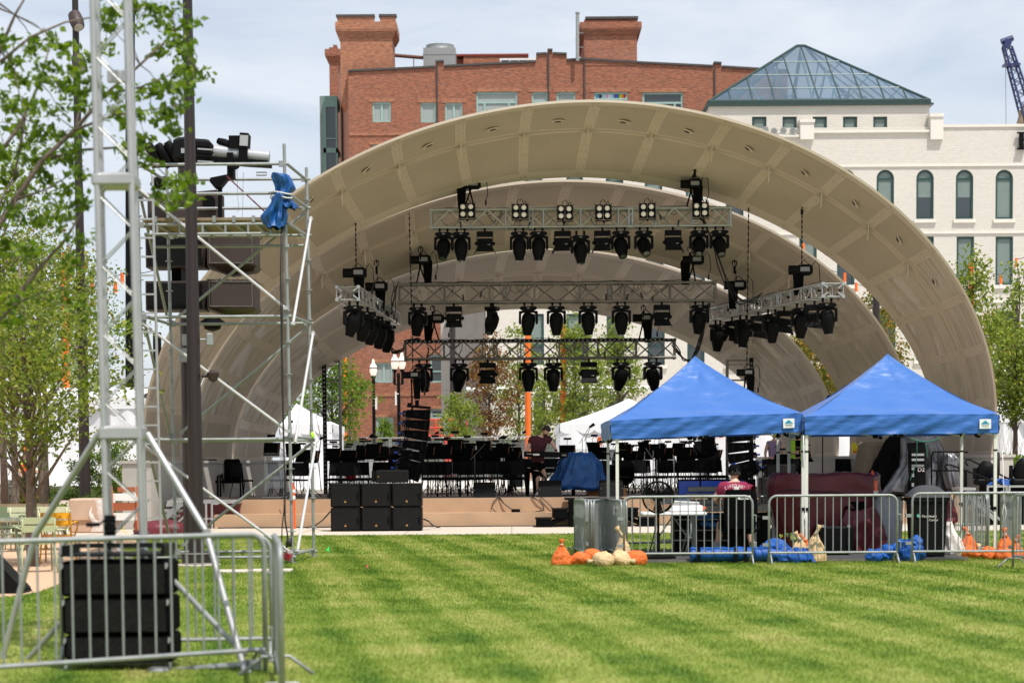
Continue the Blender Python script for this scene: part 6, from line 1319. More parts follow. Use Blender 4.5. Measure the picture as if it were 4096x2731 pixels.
def steps(lab,x0,sg,Y0,n=3):
    q=P(x0,2100,Y0); t=thing('stage_steps',lab,'steps',(q.x,Y0,.01),0,'black wooden stage steps'); mb=MB(); wd=.40
    for i in range(n):
        z=.225*(i+1); xx=sg*(wd*i); mb.bb(min(xx,xx+sg*wd*1.02),max(xx,xx+sg*wd*1.02),-.01,.80,z-.035+i*.0,z+.0005*i)
    mb.build('treads',M['dark'],t); mb=MB()
    for y in (0.0,.75):
        for i in range(n):
            z=.225*(i+1)-.036; xx=sg*(wd*i+.02)
            mb.bb(min(xx,xx+sg*(wd-.04)),max(xx,xx+sg*(wd-.04)),y,y+.03,max(.0,z-.20 if i<n-1 else 0),z)
        mb.prism([(sg*.05,0),(sg*.30,0),(sg*(wd*n),.50),(sg*(wd*n),.36)] if sg<0 else [(sg*.05,0),(sg*.30,0),(sg*(wd*n),.36),(sg*(wd*n),.50)][::-1],'y',y+.031,y+.045)
    mb.build('side_boards',M['blackm'],t); return t
steps('black wooden steps rising right before the stage centre',2142,1,48.3); steps('black wooden steps rising left behind the barricades',2622,-1,48.3)
a,b,c,t_=pr(2262,2495,1986,2000,48.4); q=thing('stage_deck','grey topped black platform between the two sets of steps','platform',((a+b)/2,48.4,.01)); mb=MB(); mb.bb(a,b,48.35,49.85,.66,.70); mb.build('deck',M['dark'],q,world=True); mb=MB(); mb.bb(a+.9,b-.5,48.40,48.43,.02,.66); 
mb.build('skirt',M['blackm'],q,world=True)
# portable alu deck and stairs at far stage left
a,b,c,t_=pr(818,962,1994,2010,49.6); q=thing('stage_deck','aluminium edged portable deck at the left end of the steps','platform',((a+b)/2,50,.35)); mb=MB(); mb.bb(a-.9,b,49.4,51.2,.62,.705); mb.build('deck',M['alu'],q,world=True); mb=MB(); mb.bb(a-.8,b-.05,49.6,51.2,.02,.61); mb.build('skirt',M['maroon'],q,world=True)
mb=MB()
for x in (827,850): c_=P(x,2050,49.3); mb.cyl((c_.x,49.2,.0),(c_.x,49.2,.62),.03); mb.box((c_.x,49.2,.25),(.12,.05,.05))
mb.box((P(852,2022,49.2).x+.06,49.2,.62),(.16,.05,.05)); mb.build('leg',M['alu'],q,world=True)
def alu_stairs(lab,x0,x1,ytop,ybot,Y,n,up):
    a,b,c,t_=pr(x0,x1,ytop,ybot,Y); q=thing('metal_stairs',lab,'stairs',((a+b)/2,Y,.01),0,'aluminium access stairs'); mb=MB(); sg=1 if up else -1; tw=(b-a)*.42
    for i in range(n):
        f=i/(n-1); xx=(a+(b-a-tw)*f) if up else (b-tw-(b-a-tw)*f); mb.bb(xx,xx+tw,Y,Y+.9,c+(t_-c)*f+.09,c+(t_-c)*f+.15)
    mb.build('treads',M['alu'],q,world=True); mb=MB()
    for y in (Y-.03,Y+.92):
        x_0,x_1=(a+.05,b-tw*.4) if up else (b-.05,a+tw*.4); mb.box(((x_0+x_1)/2,y,(c+t_)/2+.02),(math.hypot(x_1-x_0,t_-c),.04,.12),(0,-math.atan2(t_-c,x_1-x_0),0))
        mb.box(((x_0+x_1)/2+.25,y,(c+t_)/2-.12),(math.hypot(x_1-x_0,t_-c)*.8,.04,.05),(0,-math.atan2(t_-c,x_1-x_0),0))
    mb.build('stringer',M['galv'],q,world=True)
alu_stairs('aluminium stairs behind the scaffold ladder at far stage left',590,752,2018,2130,46.5,6,True); alu_stairs('aluminium stairs under the handrails at stage right',3840,3990,1975,2080,47,4,False)
# orange delineator post
p=G(1174,2106); t=thing('delineator_post','tall orange delineator post with white bands beside the scaffold leg','delineator',(P(1174,2100,48.6).x,48.6,.01)); mb=MB(); mb.cyl((0,0,0),(0,0,1.02),.055,.045,n=12); mb.cyl((0,0,1.02),(0,0,1.12),.02); mb.build('post',M['orangep'],t); mb=MB(); mb.cyl((0,0,.72),(0,0,.80),.0555); mb.cyl((0,0,.88),(0,0,.95),.054); mb.build('white_band',M['white'],t)
mic(1160,49.6,1.6,'black tripod stand with cable on the lower left step',.01,1,.012); bpy.data.objects[-1] if 0 else None
# ---------------------------------------------------------------- stage right equipment
drape('canvas_cover','tan canvas cover over a case at stage right','cover','tantarp',interp([(3505,38,1770),(3505,45,1775),(3502,55,1840),(3500,66,1900),(3500,74,1962)]),53.5,1.2,8,.05)
drape('silver_tarp','tall dark silver tarp bundle tied with green cord at stage right','tarp','silver',interp([(3690,30,1735),(3690,70,1748),(3700,82,1800),(3705,88,1860),(3690,110,1925),(3680,128,1968)]),51.6,1.0,9,.13)
drape('silver_tarp','black plastic sheet over the rack left of the silver tarp','tarp','blackm',interp([(3615,35,1738),(3608,48,1760),(3590,60,1830),(3570,75,1900),(3560,88,1965)]),52.0,1.0,10,.12)
drape('silver_tarp','loose silver tarp flap spilling right beside the handrail','tarp','silver',interp([(3800,14,1812),(3812,28,1835),(3806,22,1870),(3815,24,1920),(3825,20,1962)]),51.2,.5,12,.14)
a,b,c,t_=pr(3640,3700,1770,1965,51.4); q=thing('amp_rack','black equipment rack marked D2 showing between the tarps','equipment rack',((a+b)/2,51.4,ZS)); mb=MB(); mb.bb(a,b,51.3,51.9,ZS,t_); mb.build('case',M['black'],q,world=True); mb=MB()
for y in (1818,1838,1862): z=P(3660,y,51.3).z; mb.bb(a+.02,b-.05,51.27,51.299,z-.03,z+.03)
for y in (1872,1900,1938): z=P(3650,y,51.3).z; mb.box((a+.05,51.28,z),(.06,.02,.09))
mb.build('silver_fittings',M['alu'],q,world=True); z=P(3672,1878,51.3).z; text('case_mark','D2',.15,M['wrap'],q,((b-a)*.18,-.12,z-ZS))
mb=MB(); cd_=[P(x,y,51.0) for x,y in [(3640,1752),(3668,1762),(3700,1766),(3735,1762),(3760,1750)]]; mb.path(cd_,.02,6); mb.path([cd_[1],P(3668,1800,51),P(3664,1860,51.1),P(3640,1920,51.1)],.012,5); mb.path([cd_[2],P(3705,1790,51),P(3712,1830,51)],.012,5); tag(mb.build('green_cord',pm('green_cord',(.02,.12,.08),.7)),'green cord tied round the top of the silver tarp','cord')
# handrails
def rail(lab,paths,posts,r=.022,Y=49):
    q=thing('handrail',lab,'handrail',tuple(paths[0][0]),0,'black handrails'); mb=MB()
    for p in paths: mb.path(p,r,7)
    mb.build('rail',M['black'],q,world=True,smooth='all')
    for (p,z) in posts: mb=MB(); mb.cyl(p,(p[0],p[1],z),r,n=8); mb.build('post',M['black'],q,world=True)
rail('square black handrail in front of the silver tarp',[[P(3726,1965,50.2),P(3726,1820,50.2),P(3732,1808,50.2),P(3745,1806,50.2),P(3872,1808,50.2)],[P(3726,1881,50.2),P(3872,1882,50.2)],[P(3726,1955,50.2),P(3872,1955,50.2)]],[(tuple(P(3747,1882,50.2)),ZS),(tuple(P(3860,1882,50.2)),ZS)])
rail('sloping black stair handrail with curled end at stage right',[[P(3872,1862,49.6),P(3862,1850,49.6),P(3866,1838,49.6),P(3880,1838,49.6),P(3990,1892,49.2),P(4090,1942,48.8),P(4094,1960,48.8)]],[(tuple(P(3942,1869,49.4)),.3),(tuple(P(4020,1907,49.2)),.2)])
rail('lower sloping black stair handrail at stage right',[[P(3790,1880,48.9),P(3779,1868,48.9),P(3784,1858,48.9),P(3800,1858,48.9),P(3900,1895,48.6),P(4010,1938,48.3),P(4022,1950,48.3),P(4024,1975,48.3)]],[(tuple(P(3865,1883,48.8)),.3),(tuple(P(3945,1913,48.6)),.2)])
# moving lights on road cases at right
mb=MB(); 
for (x0,x1,lab) in [(3948,4028,'black road case with steel edges at stage right'),(4034,4130,'second black road case with steel edges at the right frame edge')]:
    a,b,c,t_=pr(x0,x1,1940,2060,47.6); q=thing('road_case',lab,'road case',((a+b)/2,47.6,.01),0,'road cases at stage right'); mb=MB(); mb.bb(a,b,47.62,48.4,.02,t_); mb.build('shell',M['blackm'],q,world=True); mb=MB(); mb.bb(a-.01,b+.01,47.58,47.619,t_-.05,t_); mb.bb(a-.01,a+.04,47.58,47.619,.1,t_-.051); mb.bb(b-.04,b+.01,47.58,47.619,.1,t_-.051); mb.build('edge_trim',M['alu'],q,world=True)
for (x,y,Y,sz,lab) in [(3938,1890,49,1.0,'large black moving light standing upright behind the sloping handrail'),(4090,1880,47.9,1.15,'large black moving light cut by the right frame edge')]:
    p=P(x,y,Y); zb_=P(x,1942,Y).z; q=thing('stage_light',lab,'stage light',(p.x,Y,zb_),0,'upright moving lights at stage right'); H=p.z-zb_; mb=MB(); mb.rbox((0,0,.09),(.48*sz,.40,.16),.04); mb.build('base',M['dark'],q)
    mb=MB(); 
    for s in (-1,1): mb.prism([(-.09,.17),(.09,.17),(.07,H+.12),(-.07,H+.12)],'x',s*.24*sz-.03,s*.24*sz+.03)
    mb.build('yoke',M['black'],q); mb=MB(); d=V(.35,-.35,1).normalized(); mb.lathe([(.10,-.24),(.2,-.18),(.22,0),(.2,.16),(.15,.26),(.13,.27)],(0,0,H),16,d.to_track_quat('Z','Y').to_matrix()); mb.build('head',M['dark'],q,smooth=True)
drape('blue_tarp','crumpled blue tarp on the road cases behind the handrail','tarp','bluebag',interp([(4030,40,1918),(4032,62,1924),(4035,78,1938)]),48.6,.5,15,.1)
# coiled cables on the wall cap, yellow sign, green hose
mb=MB(); 
for i in range(5): mb.path([P(3982+i*3,1915,50),P(3980+i*4,1840,50),P(3983+i*3,1808,50),P(3990+i*2,1812,50),P(3990+i*2,1900,50)],.012,5)
tag(mb.build('cable_coil',M['cable'],smooth='all'),'black cables hanging down the right stone wall end','cable')
a,b,c,t_=pr(3407,3430,1770,1812,55); mb=MB(); mb.prism([(a,c),(b+.05,c),(b-.03,t_),(a,t_)][::-1],'y',55,55.05); mb.mat(1); mb.bb(a+.04,b-.03,54.99,54.999,c+.02,c+.07); tag(mb.build('floor_sign',[pm('yellow_sign',(.75,.62,.01),.5),M['orange']]),'bright yellow folding floor sign standing on the right stone wall','sign')
# ================================================================ scaffold tower
def tube_thing(): return MB()
YS0,YS1=31.8,33.85
sc_t=thing('scaffold_tower','galvanised scaffold tower with diagonal braces left of the stage','scaffold',(P(870,2240,32.8).x,32.8,0))
def SF(x,z,Y,lean=0): # x given as photo pixel at ground level
    return V(P(x,2240,Y).x+lean*z,Y,z)
xs_f=(586,1170); xs_r=(704,1256); LEAN=-.006
zl_f=(.10,1.98,3.92,5.37,5.85,6.31); zl_r=(.10,1.98,3.95,5.42,5.88,6.36)
def st(i,row,z): x=(xs_f,xs_r)[row][i]; return SF(x,z,(YS0,YS1)[row],LEAN)
for row in (0,1):
    for i in (0,1):
        mb=MB(); top=6.62 if row==0 else 6.55; mb.cyl(st(i,row,.0),st(i,row,top),.026,n=10); mb.cyl(st(i,row,-.01),st(i,row,.02),.08,n=8)
        for k in range(1,13): z=k*.5; mb.cyl(st(i,row,z),st(i,row,z+.014),.062,n=10)
        for z in (2.1,4.1,6.0): mb.cyl(st(i,row,z-.08),st(i,row,z+.08),.031,n=10)
        mb.build('standard',M['galv'],sc_t,world=True,smooth=True)
for row in (0,1):
    for k,z in enumerate((zl_f,zl_r)[row]):
        mb=MB(); a,b=st(0,row,z),st(1,row,z); d=(b-a).normalized()*.06; mb.cyl(a-d,b+d,.025,n=8); mb.box(a+V(.05,0,0),(.08,.06,.09)); mb.box(b-V(.05,0,0),(.08,.06,.09)); mb.build('ledger',M['galv'],sc_t,world=True,smooth=True)
for i in (0,1):
    for z in zl_f:
        mb=MB(); mb.cyl(st(i,0,z+.03),st(i,1,z+.03),.025,n=8); mb.build('transom',M['galv'],sc_t,world=True,smooth=True)
M['brace']=pm('bright_brace_tube',(.50,.50,.50),.45,.2,var=.08)
def brace(a,b,m='brace'):
    mb=MB(); mb.cyl(a,b,.024,n=8); 
    for p,q in ((a,b),(b,a)): d=(q-p).normalized(); mb.box(p+d*.04,(.07,.05,.05))
    mb.build('brace',M[m],sc_t,world=True,smooth=True)
for z1,z0 in ((5.95,4.02),(3.85,2.08),(1.9,.16)): brace(st(0,0,z1)-V(0,.06,0),st(1,0,z0)-V(0,.06,0))
for z1,z0 in ((5.72,3.78),(3.80,1.92),(1.9,.18)): brace(st(1,1,z1)+V(.06,0,0),st(1,0,z0)+V(.08,0,0))
for z0,z1 in ((2.1,3.88),(4.05,5.8),(.2,1.9)): brace(st(0,1,z0)+V(.1,.05,0),st(1,1,z1)+V(-.05,.05,0),'galv')
for z1,z0 in ((5.8,4.05),(3.9,2.05),(1.95,.12)): brace(st(0,0,z1)-V(-.05,0,0),st(0,1,z0)-V(.05,0,0),'galv')
# deck
mb=MB(); a,b=st(0,0,5.45),st(1,1,5.45); 
for i in range(8): y=YS0+.06+i*.24; mb.bb(a.x+.05,st(1,0,5.4).x-.02+(y-YS0)*.03,y,y+.22,5.44,5.485)
mb.build('deck_boards',M['ply'],sc_t,world=True)
mb=MB()
for i in range(7):
    x=a.x+.25+i*.31; mb.bb(x,x+.05,YS0-.03,YS0+.02,5.40,5.50); mb.bb(x,x+.04,YS0,YS1,5.385,5.42)
for z,Y in ((5.22,YS0-.02),(5.25,YS1),(5.12,YS0+.9)): mb.cyl(V(a.x+.1,Y,z),V(st(1,0,5).x-.1+(Y-YS0)*.12,Y,z),.024,n=8)
for i in range(6): x=a.x+.3+i*.36; mb.cyl(V(x,YS0-.02,5.22),V(x,YS0,5.4),.02,n=6)
mb.build('deck_bearers',M['galv'],sc_t,world=True,smooth=True)
# access ladder in front of the left standard
t=thing('access_ladder','narrow silver ladder clamped to the left side of the scaffold','ladder',(P(630,2200,31.55).x,31.55,.2)); mb=MB(); xa_,xb_=P(582,2200,31.55).x,P(646,2200,31.55).x
for x in (xa_,xb_): mb.cyl(V(x,31.55,.25),V(x+LEAN*6,31.55,6.1),.022,n=8)
mb.build('stile',M['alu'],t,world=True,smooth=True); mb=MB()
for i in range(19): z=.45+i*.293; mb.box((( xa_+xb_)/2+LEAN*z,31.55,z),(xb_-xa_,.035,.028))
mb.build('rungs',M['alu'],t,world=True)
# blue tarp bundle tied to the scaffold top corner
q=thing('tied_tarp','crumpled blue tarp tied to the right top post of the scaffold','tarp',tuple(P(1105,800,31.6))); 
def crumple(parts,mat,root,seed,name='fabric'):
    mb=MB()
    for i,(x,y,rx,ry,rz,Y,ang) in enumerate(parts): mb.blob(P(x,y,Y),(rx*.86,ry*.86,rz*.9),seed+i,.22,26,15,3.0,rot=Euler((0,R(ang),0)).to_matrix(),wr=.042,ws=8)
    return mb.build(name,M[mat],root,world=True,smooth=25)
for pf,yy,sd in (([(1112,28,712),(1122,32,722),(1128,26,748),(1124,16,772),(1120,11,786)],31.55,5),([(1125,14,786),(1128,22,800),(1140,24,815),(1148,16,828)],31.6,6),([(1118,11,790),(1112,17,812),(1104,26,842),(1096,34,868),(1096,28,896),(1098,18,908)],31.5,7)):
    o_=drape('fabric',None,None,'bluetarp',interp(pf,3),yy,.30,sd,.24,60); o_.parent=q; o_.location=-Vector(q.location)
mb=MB(); 
for y in (775,791): 
    c=P(1125,y,31.65); mb.path([c+V(.17*math.cos(a),.16*math.sin(a),.02*math.sin(a*2)) for a in np.linspace(0,6.28,14)],.010,5)
mb.build('tie_cord',M['leg'],q,world=True)
wire('strap',[P(907,705,32.4),P(1065,852,31.9)],.012,'thin red ratchet strap from the follow spot to the scaffold corner','strap','maroon')
mb=MB(); mb.path([P(1126,860,31.6),P(1122,1100,31.6),P(1127,1500,31.6),P(1138,1900,31.6),P(1140,2080,31.6),P(1150,2140,31.6),P(1145,2190,31.6)],.014,5); mb.path([P(1132,860,31.6),P(1129,1400,31.6),P(1140,2000,31.6),P(1128,2110,31.6),P(1126,2200,31.6)],.010,5); mb.cyl(P(1157,2150,31.5),P(1157,2185,31.5),.045,n=10); tag(mb.build('cable',M['cable'],smooth='all'),'black power cable hanging down inside the scaffold right corner','cable')
mb=MB(); p_=P(1150,2225,31.65); mb.box(p_,(.12,.1,.10),(0,.5,0)); mb.box(p_+V(-.08,0,.02),(.2,.04,.07),(0,.6,0)); tag(mb.build('red_clamp',pm('red_clamp_paint',(.35,.02,.03),.5)),'small red clamp at the right foot of the scaffold','clamp')
mb=MB(); p_=st(1,1,1.98)+V(.02,-.05,.08); mb.blob(p_,(.035,.03,.06),5,.1,10,8); tag(mb.build('marker_tag',M['hivis']),'bright yellow green marker tag on the scaffold post','tag')
# follow spot
q=thing('follow_spot','large follow spot with grey barrel standing on the scaffold deck','follow spot',tuple(P(870,905,32.9)))
def cylpx(mb,x0,y0,x1,y1,rpx,Y,r1=None,n=20,Y1=None): s=S(Y); mb.cyl(P(x0,y0,Y),P(x1,y1,Y1 or Y),rpx/s,(r1 or rpx)/s,n=n)
YF_=32.9
mb=MB(); cylpx(mb,858,606,965,617,26,YF_); cylpx(mb,992,621,1072,629,24,YF_); c=P(1072,629,YF_); mb.lathe([(.105,0),(.10,.02),(.05,.03),(.01,.035)],c,18,Euler((0,R(94),0)).to_matrix()); mb.build('barrel',pm('spot_grey_paint',(.42,.43,.45),.35,.2,var=.08),q,world=True,smooth=True)
mb=MB(); c=P(772,606,YF_); rot=Euler((0,R(4),0)).to_matrix(); mb.rbox(c,(.62,.38,.38),.05,rot); mb.rbox(P(750,598,YF_),(.26,.40,.36),.05,rot); 
for k in range(4): mb.box(P(825,590+k*14,YF_)+V(0,-.2,0),(.30,.03,.022),rot)
mb.build('lamp_house',M['dark'],q,world=True)
mb=MB(); 
for y in (606,655): mb.box(P(830,y,YF_)+V(0,-.215,0),(.26,.02,.025),rot)
mb.box(P(740,611,YF_)+V(0,-.21,0),(.06,.005,.08)); mb.build('trim_strip',M['alu'],q,world=True)
mb=MB(); c=P(978,600,YF_); mb.box(c,(.14,.34,.50),rot); mb.box(P(946,572,YF_),(.22,.26,.20)); mb.build('colour_changer',M['black'],q,world=True)
mb=MB(); mb.box(P(979,570,YF_)+V(.01,-.18,0),(.13,.04,.17),rot); mb.build('control_box',pm('spot_box_grey',(.38,.39,.40),.4),q,world=True)
mb=MB(); mb.box(P(925,665,YF_),(.10,.30,.40)); mb.box(P(960,650,YF_),(.9,.16,.10),rot); mb.cyl(P(944,663,YF_)-V(0,.12,0),P(944,663,YF_)-V(0,.2,0),.085,n=16); mb.box(P(1030,661,YF_),(.45,.24,.05),rot); mb.build('yoke',M['black'],q,world=True)
s=S(YF_); mb=MB(); pts=[(845,715),(920,700),(918,712),(885,752),(862,755),(842,730)]; mb.prism([(P(x,y,YF_).x,P(x,y,YF_).z) for x,y in pts],'y',YF_-.12,YF_+.12); mb.cyl(P(880,750,YF_),P(880,893,YF_),.038,n=12); mb.prism([(P(x,y,YF_).x,P(x,y,YF_).z) for x,y in [(690,905),(692,893),(880,888),(895,892),(988,886),(990,905)]],'y',YF_-.3,YF_+.3); mb.build('stand',M['black'],q,world=True)
mb=MB(); mb.path([P(1026,690,YF_),P(1066,690,YF_),P(1066,702,YF_),P(1026,702,YF_)],.010,5,closed=True); mb.path([P(948,665,YF_),P(950,780,YF_),P(956,840,YF_),P(948,850,YF_)],.004,4); mb.path([P(973,690,YF_),P(971,820,YF_),P(968,890,YF_)],.004,4); mb.build('handle',M['alud'],q,world=True)
# small spotlights on a bar
q=thing('spot_bar','bar with three small black spotlights above the scaffold left corner','spotlight bar',tuple(P(660,660,32.9))); mb=MB(); mb.cyl(P(608,668,YF_),P(745,662,YF_),.022); mb.build('bar',M['black'],q,world=True)
for x,y in ((616,618),(657,620),(694,612)):
    c=P(x,y,YF_); d=V(-.45,-.25,.75).normalized(); mb=MB(); mb.lathe([(.05,-.20),(.075,-.17),(.09,.0),(.085,.15),(.10,.20),(.085,.21)],c,12,(-d).to_track_quat('Z','Y').to_matrix()); mb.path([c+V(-.02,0,-.02),c+V(.04,0,-.16),c+V(.0,0,-.2)],.010,5); mb.path([c+V(-.06,0,.1),c+V(-.12,0,-.05),c+V(-.02,0,-.2)],.005,4); h_=mb.build('spotlight',M['black'],q,world=True,smooth=True)
    mb=MB(); mb.cyl(c+d*.2,c+d*.206,.06,n=12); mb.build('lens',M['dark'],h_,world=True)
q=thing('small_spotlight','single small black spotlight on top of the follow spot barrel','spotlight',tuple(P(897,575,YF_))); mb=MB(); mb.lathe([(.05,-.12),(.075,.0),(.07,.12)],P(897,573,YF_),10,V(.7,-.2,-.3).to_track_quat('Z','Y').to_matrix()); mb.build('body',M['black'],q,world=True)
# brown speakers on the rear brown pole
YP=36.6
def brownspk(x0,x1,y0,y1,lab,depth=.9,bev=True,vent=False):
    a,b,c,t_=pr(x0,x1,y0,y1,YP-.5); q=thing('pole_speaker',lab,'loudspeaker',((a+b)/2,YP-.5,c),0,'brown loudspeakers on the pole'); h=t_-c; Y0=YP-.6
    mb=MB(); m=a+(b-a)*.58
    mb.prism([(a,c+h*.18),(m-.1,c+h*.18),(m-.02,t_),(a,t_)],'y',Y0+.28,Y0+depth); 
    # angular horn cabinet on the right
    mb.add([(m,Y0,t_),(b,Y0+.12,t_),(b,Y0+depth,t_),(m-.1,Y0+depth,t_),(m,Y0,c+h*.20),(b,Y0+.12,c+h*.20),(b,Y0+depth,c+h*.20),(m-.1,Y0+depth,c+h*.20)],[(0,1,5,4),(1,2,6,5),(2,3,7,6),(3,0,4,7),(0,3,2,1)])
    mb.add([(m,Y0-.001,c+h*.199),(b+.03,Y0+.11,c+h*.199),(b+.03,Y0+depth,c+h*.199),(m-.1,Y0+depth,c+h*.199),(m+.35,Y0+.3,c),(b-.05,Y0+.3,c+h*.09),(b-.05,Y0+depth,c+h*.09),(m+.35,Y0+depth,c)],[(0,1,5,4),(1,2,6,5),(2,3,7,6),(3,0,4,7),(4,5,6,7)])
    mb.build('cabinet',M['brownbox'],q,world=True)
    mb=MB(); mb.bb(a+.03,m-.14,Y0+.262,Y0+.279,c+h*.22,t_-.04); mb.build('grille',M['dark'],q,world=True)
    mb=MB(); 
    e=.012
    def fr(u,v): x=m+(b-m)*u; return V(x,Y0+.12*u-.012,c+h*.20+(h*.80)*v)
    P4=[fr(.05,.06),fr(.95,.06),fr(.95,.92),fr(.05,.92)]
    for i in range(4): mb.cyl(P4[i],P4[(i+1)%4],.008,n=4)
    for u in (.2,.5,.8): mb.box(fr(u,.96),(.02,.01,.02))
    mb.build('panel_edge',M['alud'],q,world=True)
    mb=MB(); mb.cyl(V(a+(m-a)*.45,YP,t_),V(a+(m-a)*.45,YP,t_+.28),.10,n=10); mb.build('mount_bracket',M['blackm'],q,world=True)
    return q
brownspk(575,1018,930,1094,'upper brown angular loudspeaker on the rear pole just under the scaffold deck'); brownspk(575,1018,1119,1262,'lower brown angular loudspeaker on the rear pole above the middle ledger')
q=thing('projector_box','brown box with a round dark port standing above the scaffold deck','equipment box',tuple(P(740,890,34.6))); a,b,c,t_=pr(590,868,772,905,34.6); mb=MB(); mb.prism([(a,c),(b,c),(b,t_+.05),(a+.6,t_),(a,t_-.02)],'y',34.6,35.5); mb.cyl((b-.12,34.5,t_-.17),(b-.12,34.61,t_-.17),.15,.13,n=18); mb.build('casing',M['brownbox'],q,world=True); mb=MB(); mb.cyl((b-.12,34.47,t_-.17),(b-.12,34.499,t_-.17),.11,n=18); mb.build('port',M['black'],q,world=True)
mb=MB(); mb.box((b-.42,34.59,t_-.15),(.09,.01,.14)); mb.build('sticker',M['wrap'],q,world=True)
mb=MB(); mb.blob(P(650,733,34.3),(.22,.15,.12),7,.2); tag(mb.build('draped_cover',M['blackm'],smooth='all'),'glossy black cover lying on the brown equipment box','cover')
q=thing('dome_camera_mount','round black fixture hanging under the lower brown loudspeaker','camera',tuple(P(850,1290,36.2))); mb=MB(); mb.lathe([(.02,-.16),(.14,-.12),(.17,-.04),(.24,0),(.1,.1)],(0,0,0),16); mb.build('dome',M['black'],q,smooth=True)
# poles
def bigpole(px,ybase,Y,r0,r1,H,lab,z0=0,lean=0):
    x=P(px,ybase,Y).x; q=thing('light_pole',lab,'light pole',(x,Y,z0),0,'big brown light poles'); mb=MB(); n=14; vs=[]
    mb.lathe([(r0,0),(r0+(r1-r0)*.5,H/2),(r1,H)],(0,0,0),20); 
    o=mb.build('shaft',M['brown'],q,smooth=True); mb=MB(); 
    for k in range(6): a=2*math.pi*k/6+.2; mb.cyl(((r0-.012)*math.cos(a),(r0-.012)*math.sin(a),.02),((r1-.009)*math.cos(a),(r1-.009)*math.sin(a),H),.02,.014,n=6)
    mb.build('flutes',M['brown'],o,smooth=True)
    return q,x
q,xp=bigpole(788,2250,31.2,.114,.058,11,'nearest brown fluted light pole crossing in front of the scaffold')
mb=MB(); mb.lathe([(.235,.03),(.235,.20),(.20,.22)],(0,0,0),24); mb.mat(1); mb.lathe([(.37,0),(.37,.025),(.3,.03)],(0,0,0),24); mb.build('base_cover',[M['brown'],M['conc']],q,smooth=True)
mb=MB(); mb.lathe([(.238,.19),(.238,.205)],(0,0,0),24); mb.lathe([(.238,.035),(.238,.05)],(0,0,0),24); mb.build('base_bands',M['alu'],q)
mb=MB(); c=P(848,1502,31.2)-V(xp,31.2,0); mb.cyl((.12,0,c.z),(.26,-.0,c.z),.03); mb.lathe([(.02,-.10),(.07,-.07),(.09,0),(.10,.04),(.05,.08)],(.30,0,c.z),14); mb.build('dome_camera',M['brownbox'],q,smooth=True)
mb=MB(); c=P(838,1358,31.2)-V(xp,31.2,0); mb.rbox((c.x,0,c.z),(.11,.08,.20),.02); mb.cyl((.11,0,c.z),(c.x-.05,0,c.z),.02); mb.build('antenna_box',M['galv'],q)
q,x2=bigpole(762,2255,YP,.11,.10,7.5,'second brown pole behind the first carrying the brown loudspeakers')
mb=MB(); c=P(738,1422,YP)-V(x2,YP,0); mb.rbox((c.x,-.15,c.z),(.16,.12,.26),.01); c=P(744,1362,YP)-V(x2,YP,0); mb.rbox((c.x,-.15,c.z),(.09,.08,.22),.01); mb.build('electrical_box',M['galv'],q)
q,x3=bigpole(341,1995,47.5,.13,.05,16,'brown light pole with spotlights standing behind the planted bed at left',.2)
for x,y in ((320,95),(332,265)):
    c=P(x,y,47.5)-V(x3,47.5,.2); mb=MB(); d=V(.3,-.5,-.7).normalized(); mb.lathe([(.06,-.26),(.15,-.2),(.17,.0),(.15,.2),(.12,.24)],(c.x-.02,-.3,c.z),14,d.to_track_quat('Z','Y').to_matrix()); mb.cyl((0,0,c.z-.1),(c.x,-.3,c.z),.03); h_=mb.build('spotlight',M['brownbox'],q,smooth=True); mb=MB(); cc=V(c.x-.02,-.3,c.z)+d*.245; mb.cyl(cc,cc+d*.01,.11,n=14); mb.build('lens',M['alu'],h_)
# ================================================================ near lifting tower with outriggers
YN=15.8
q=thing('lifting_tower','soft focus aluminium box truss tower with splayed outrigger legs in the left foreground','lifting tower',(P(500,2600,YN).x,YN,0))
def NP(x,y,Y=YN): return P(x,y,Y)
mb=MB(); ch=[]
for (x0,y0,x1,y1,dy) in ((368,-60,437,2560,0),(502,-60,581,2560,0),(385,-60,450,2560,.27),(515,-60,590,2560,.27)):
    a,b=NP(x0,y0,YN+dy),NP(x1,y1,YN+dy); ch.append((a,b)); mb.cyl(a+(a-b)*.25,b,.0245,n=12)
mb.build('chords',M['alu'],q,world=True,smooth=True)
mb=MB(); H=ch[0][0].z-ch[0][1].z; n=int(H/.27)
for (i,j) in ((0,1),(2,3),(0,2),(1,3)):
    for k in range(-n//4,n):
        a,b=lerp(ch[i][0],ch[i][1],k/n),lerp(ch[j][0],ch[j][1],(k+1)/n)
        if k%2: a,b=lerp(ch[j][0],ch[j][1],k/n),lerp(ch[i][0],ch[i][1],(k+1)/n)
        mb.cyl(a,b,.0065,n=6)
mb.build('lacing',M['alu'],q,world=True,smooth=True)
for (y0,y1) in ((690,742),(1692,1750),(262,320)):
    f0=(y0+60)/2620; f1=(y1+60)/2620; mb=MB()
    c=[lerp(p[0],p[1],(f0+f1)/2) for p in ch]; cc=(c[0]+c[1]+c[2]+c[3])/4; mb.rbox(cc,(.335,.33,(y1-y0)/S(YN)),.02) if y0!=262 else mb.rbox(cc+V(.03,.1,0),(.19,.04,.10),.01)
    mb.build('sleeve_block',M['alu'],q,world=True)
jr,jl=P(825,2128,15.5),P(138,2145,16.2)
br_r,br_l=P(606,1745,15.75),P(378,1745,15.85)
mb=MB(); mb.cyl(P(590,1735,15.75),jr,.027,n=12); mb.cyl(jr,P(978,2680,15.1),.025,n=12); mb.cyl(jr+V(0,0,.03),jr-V(0,0,.04),.034,n=10); mb.cyl(P(978,2680,15.1),P(982,2700,15.1),.05,.06,n=12); mb.build('outrigger_leg',M['alu'],q,world=True,smooth=True)
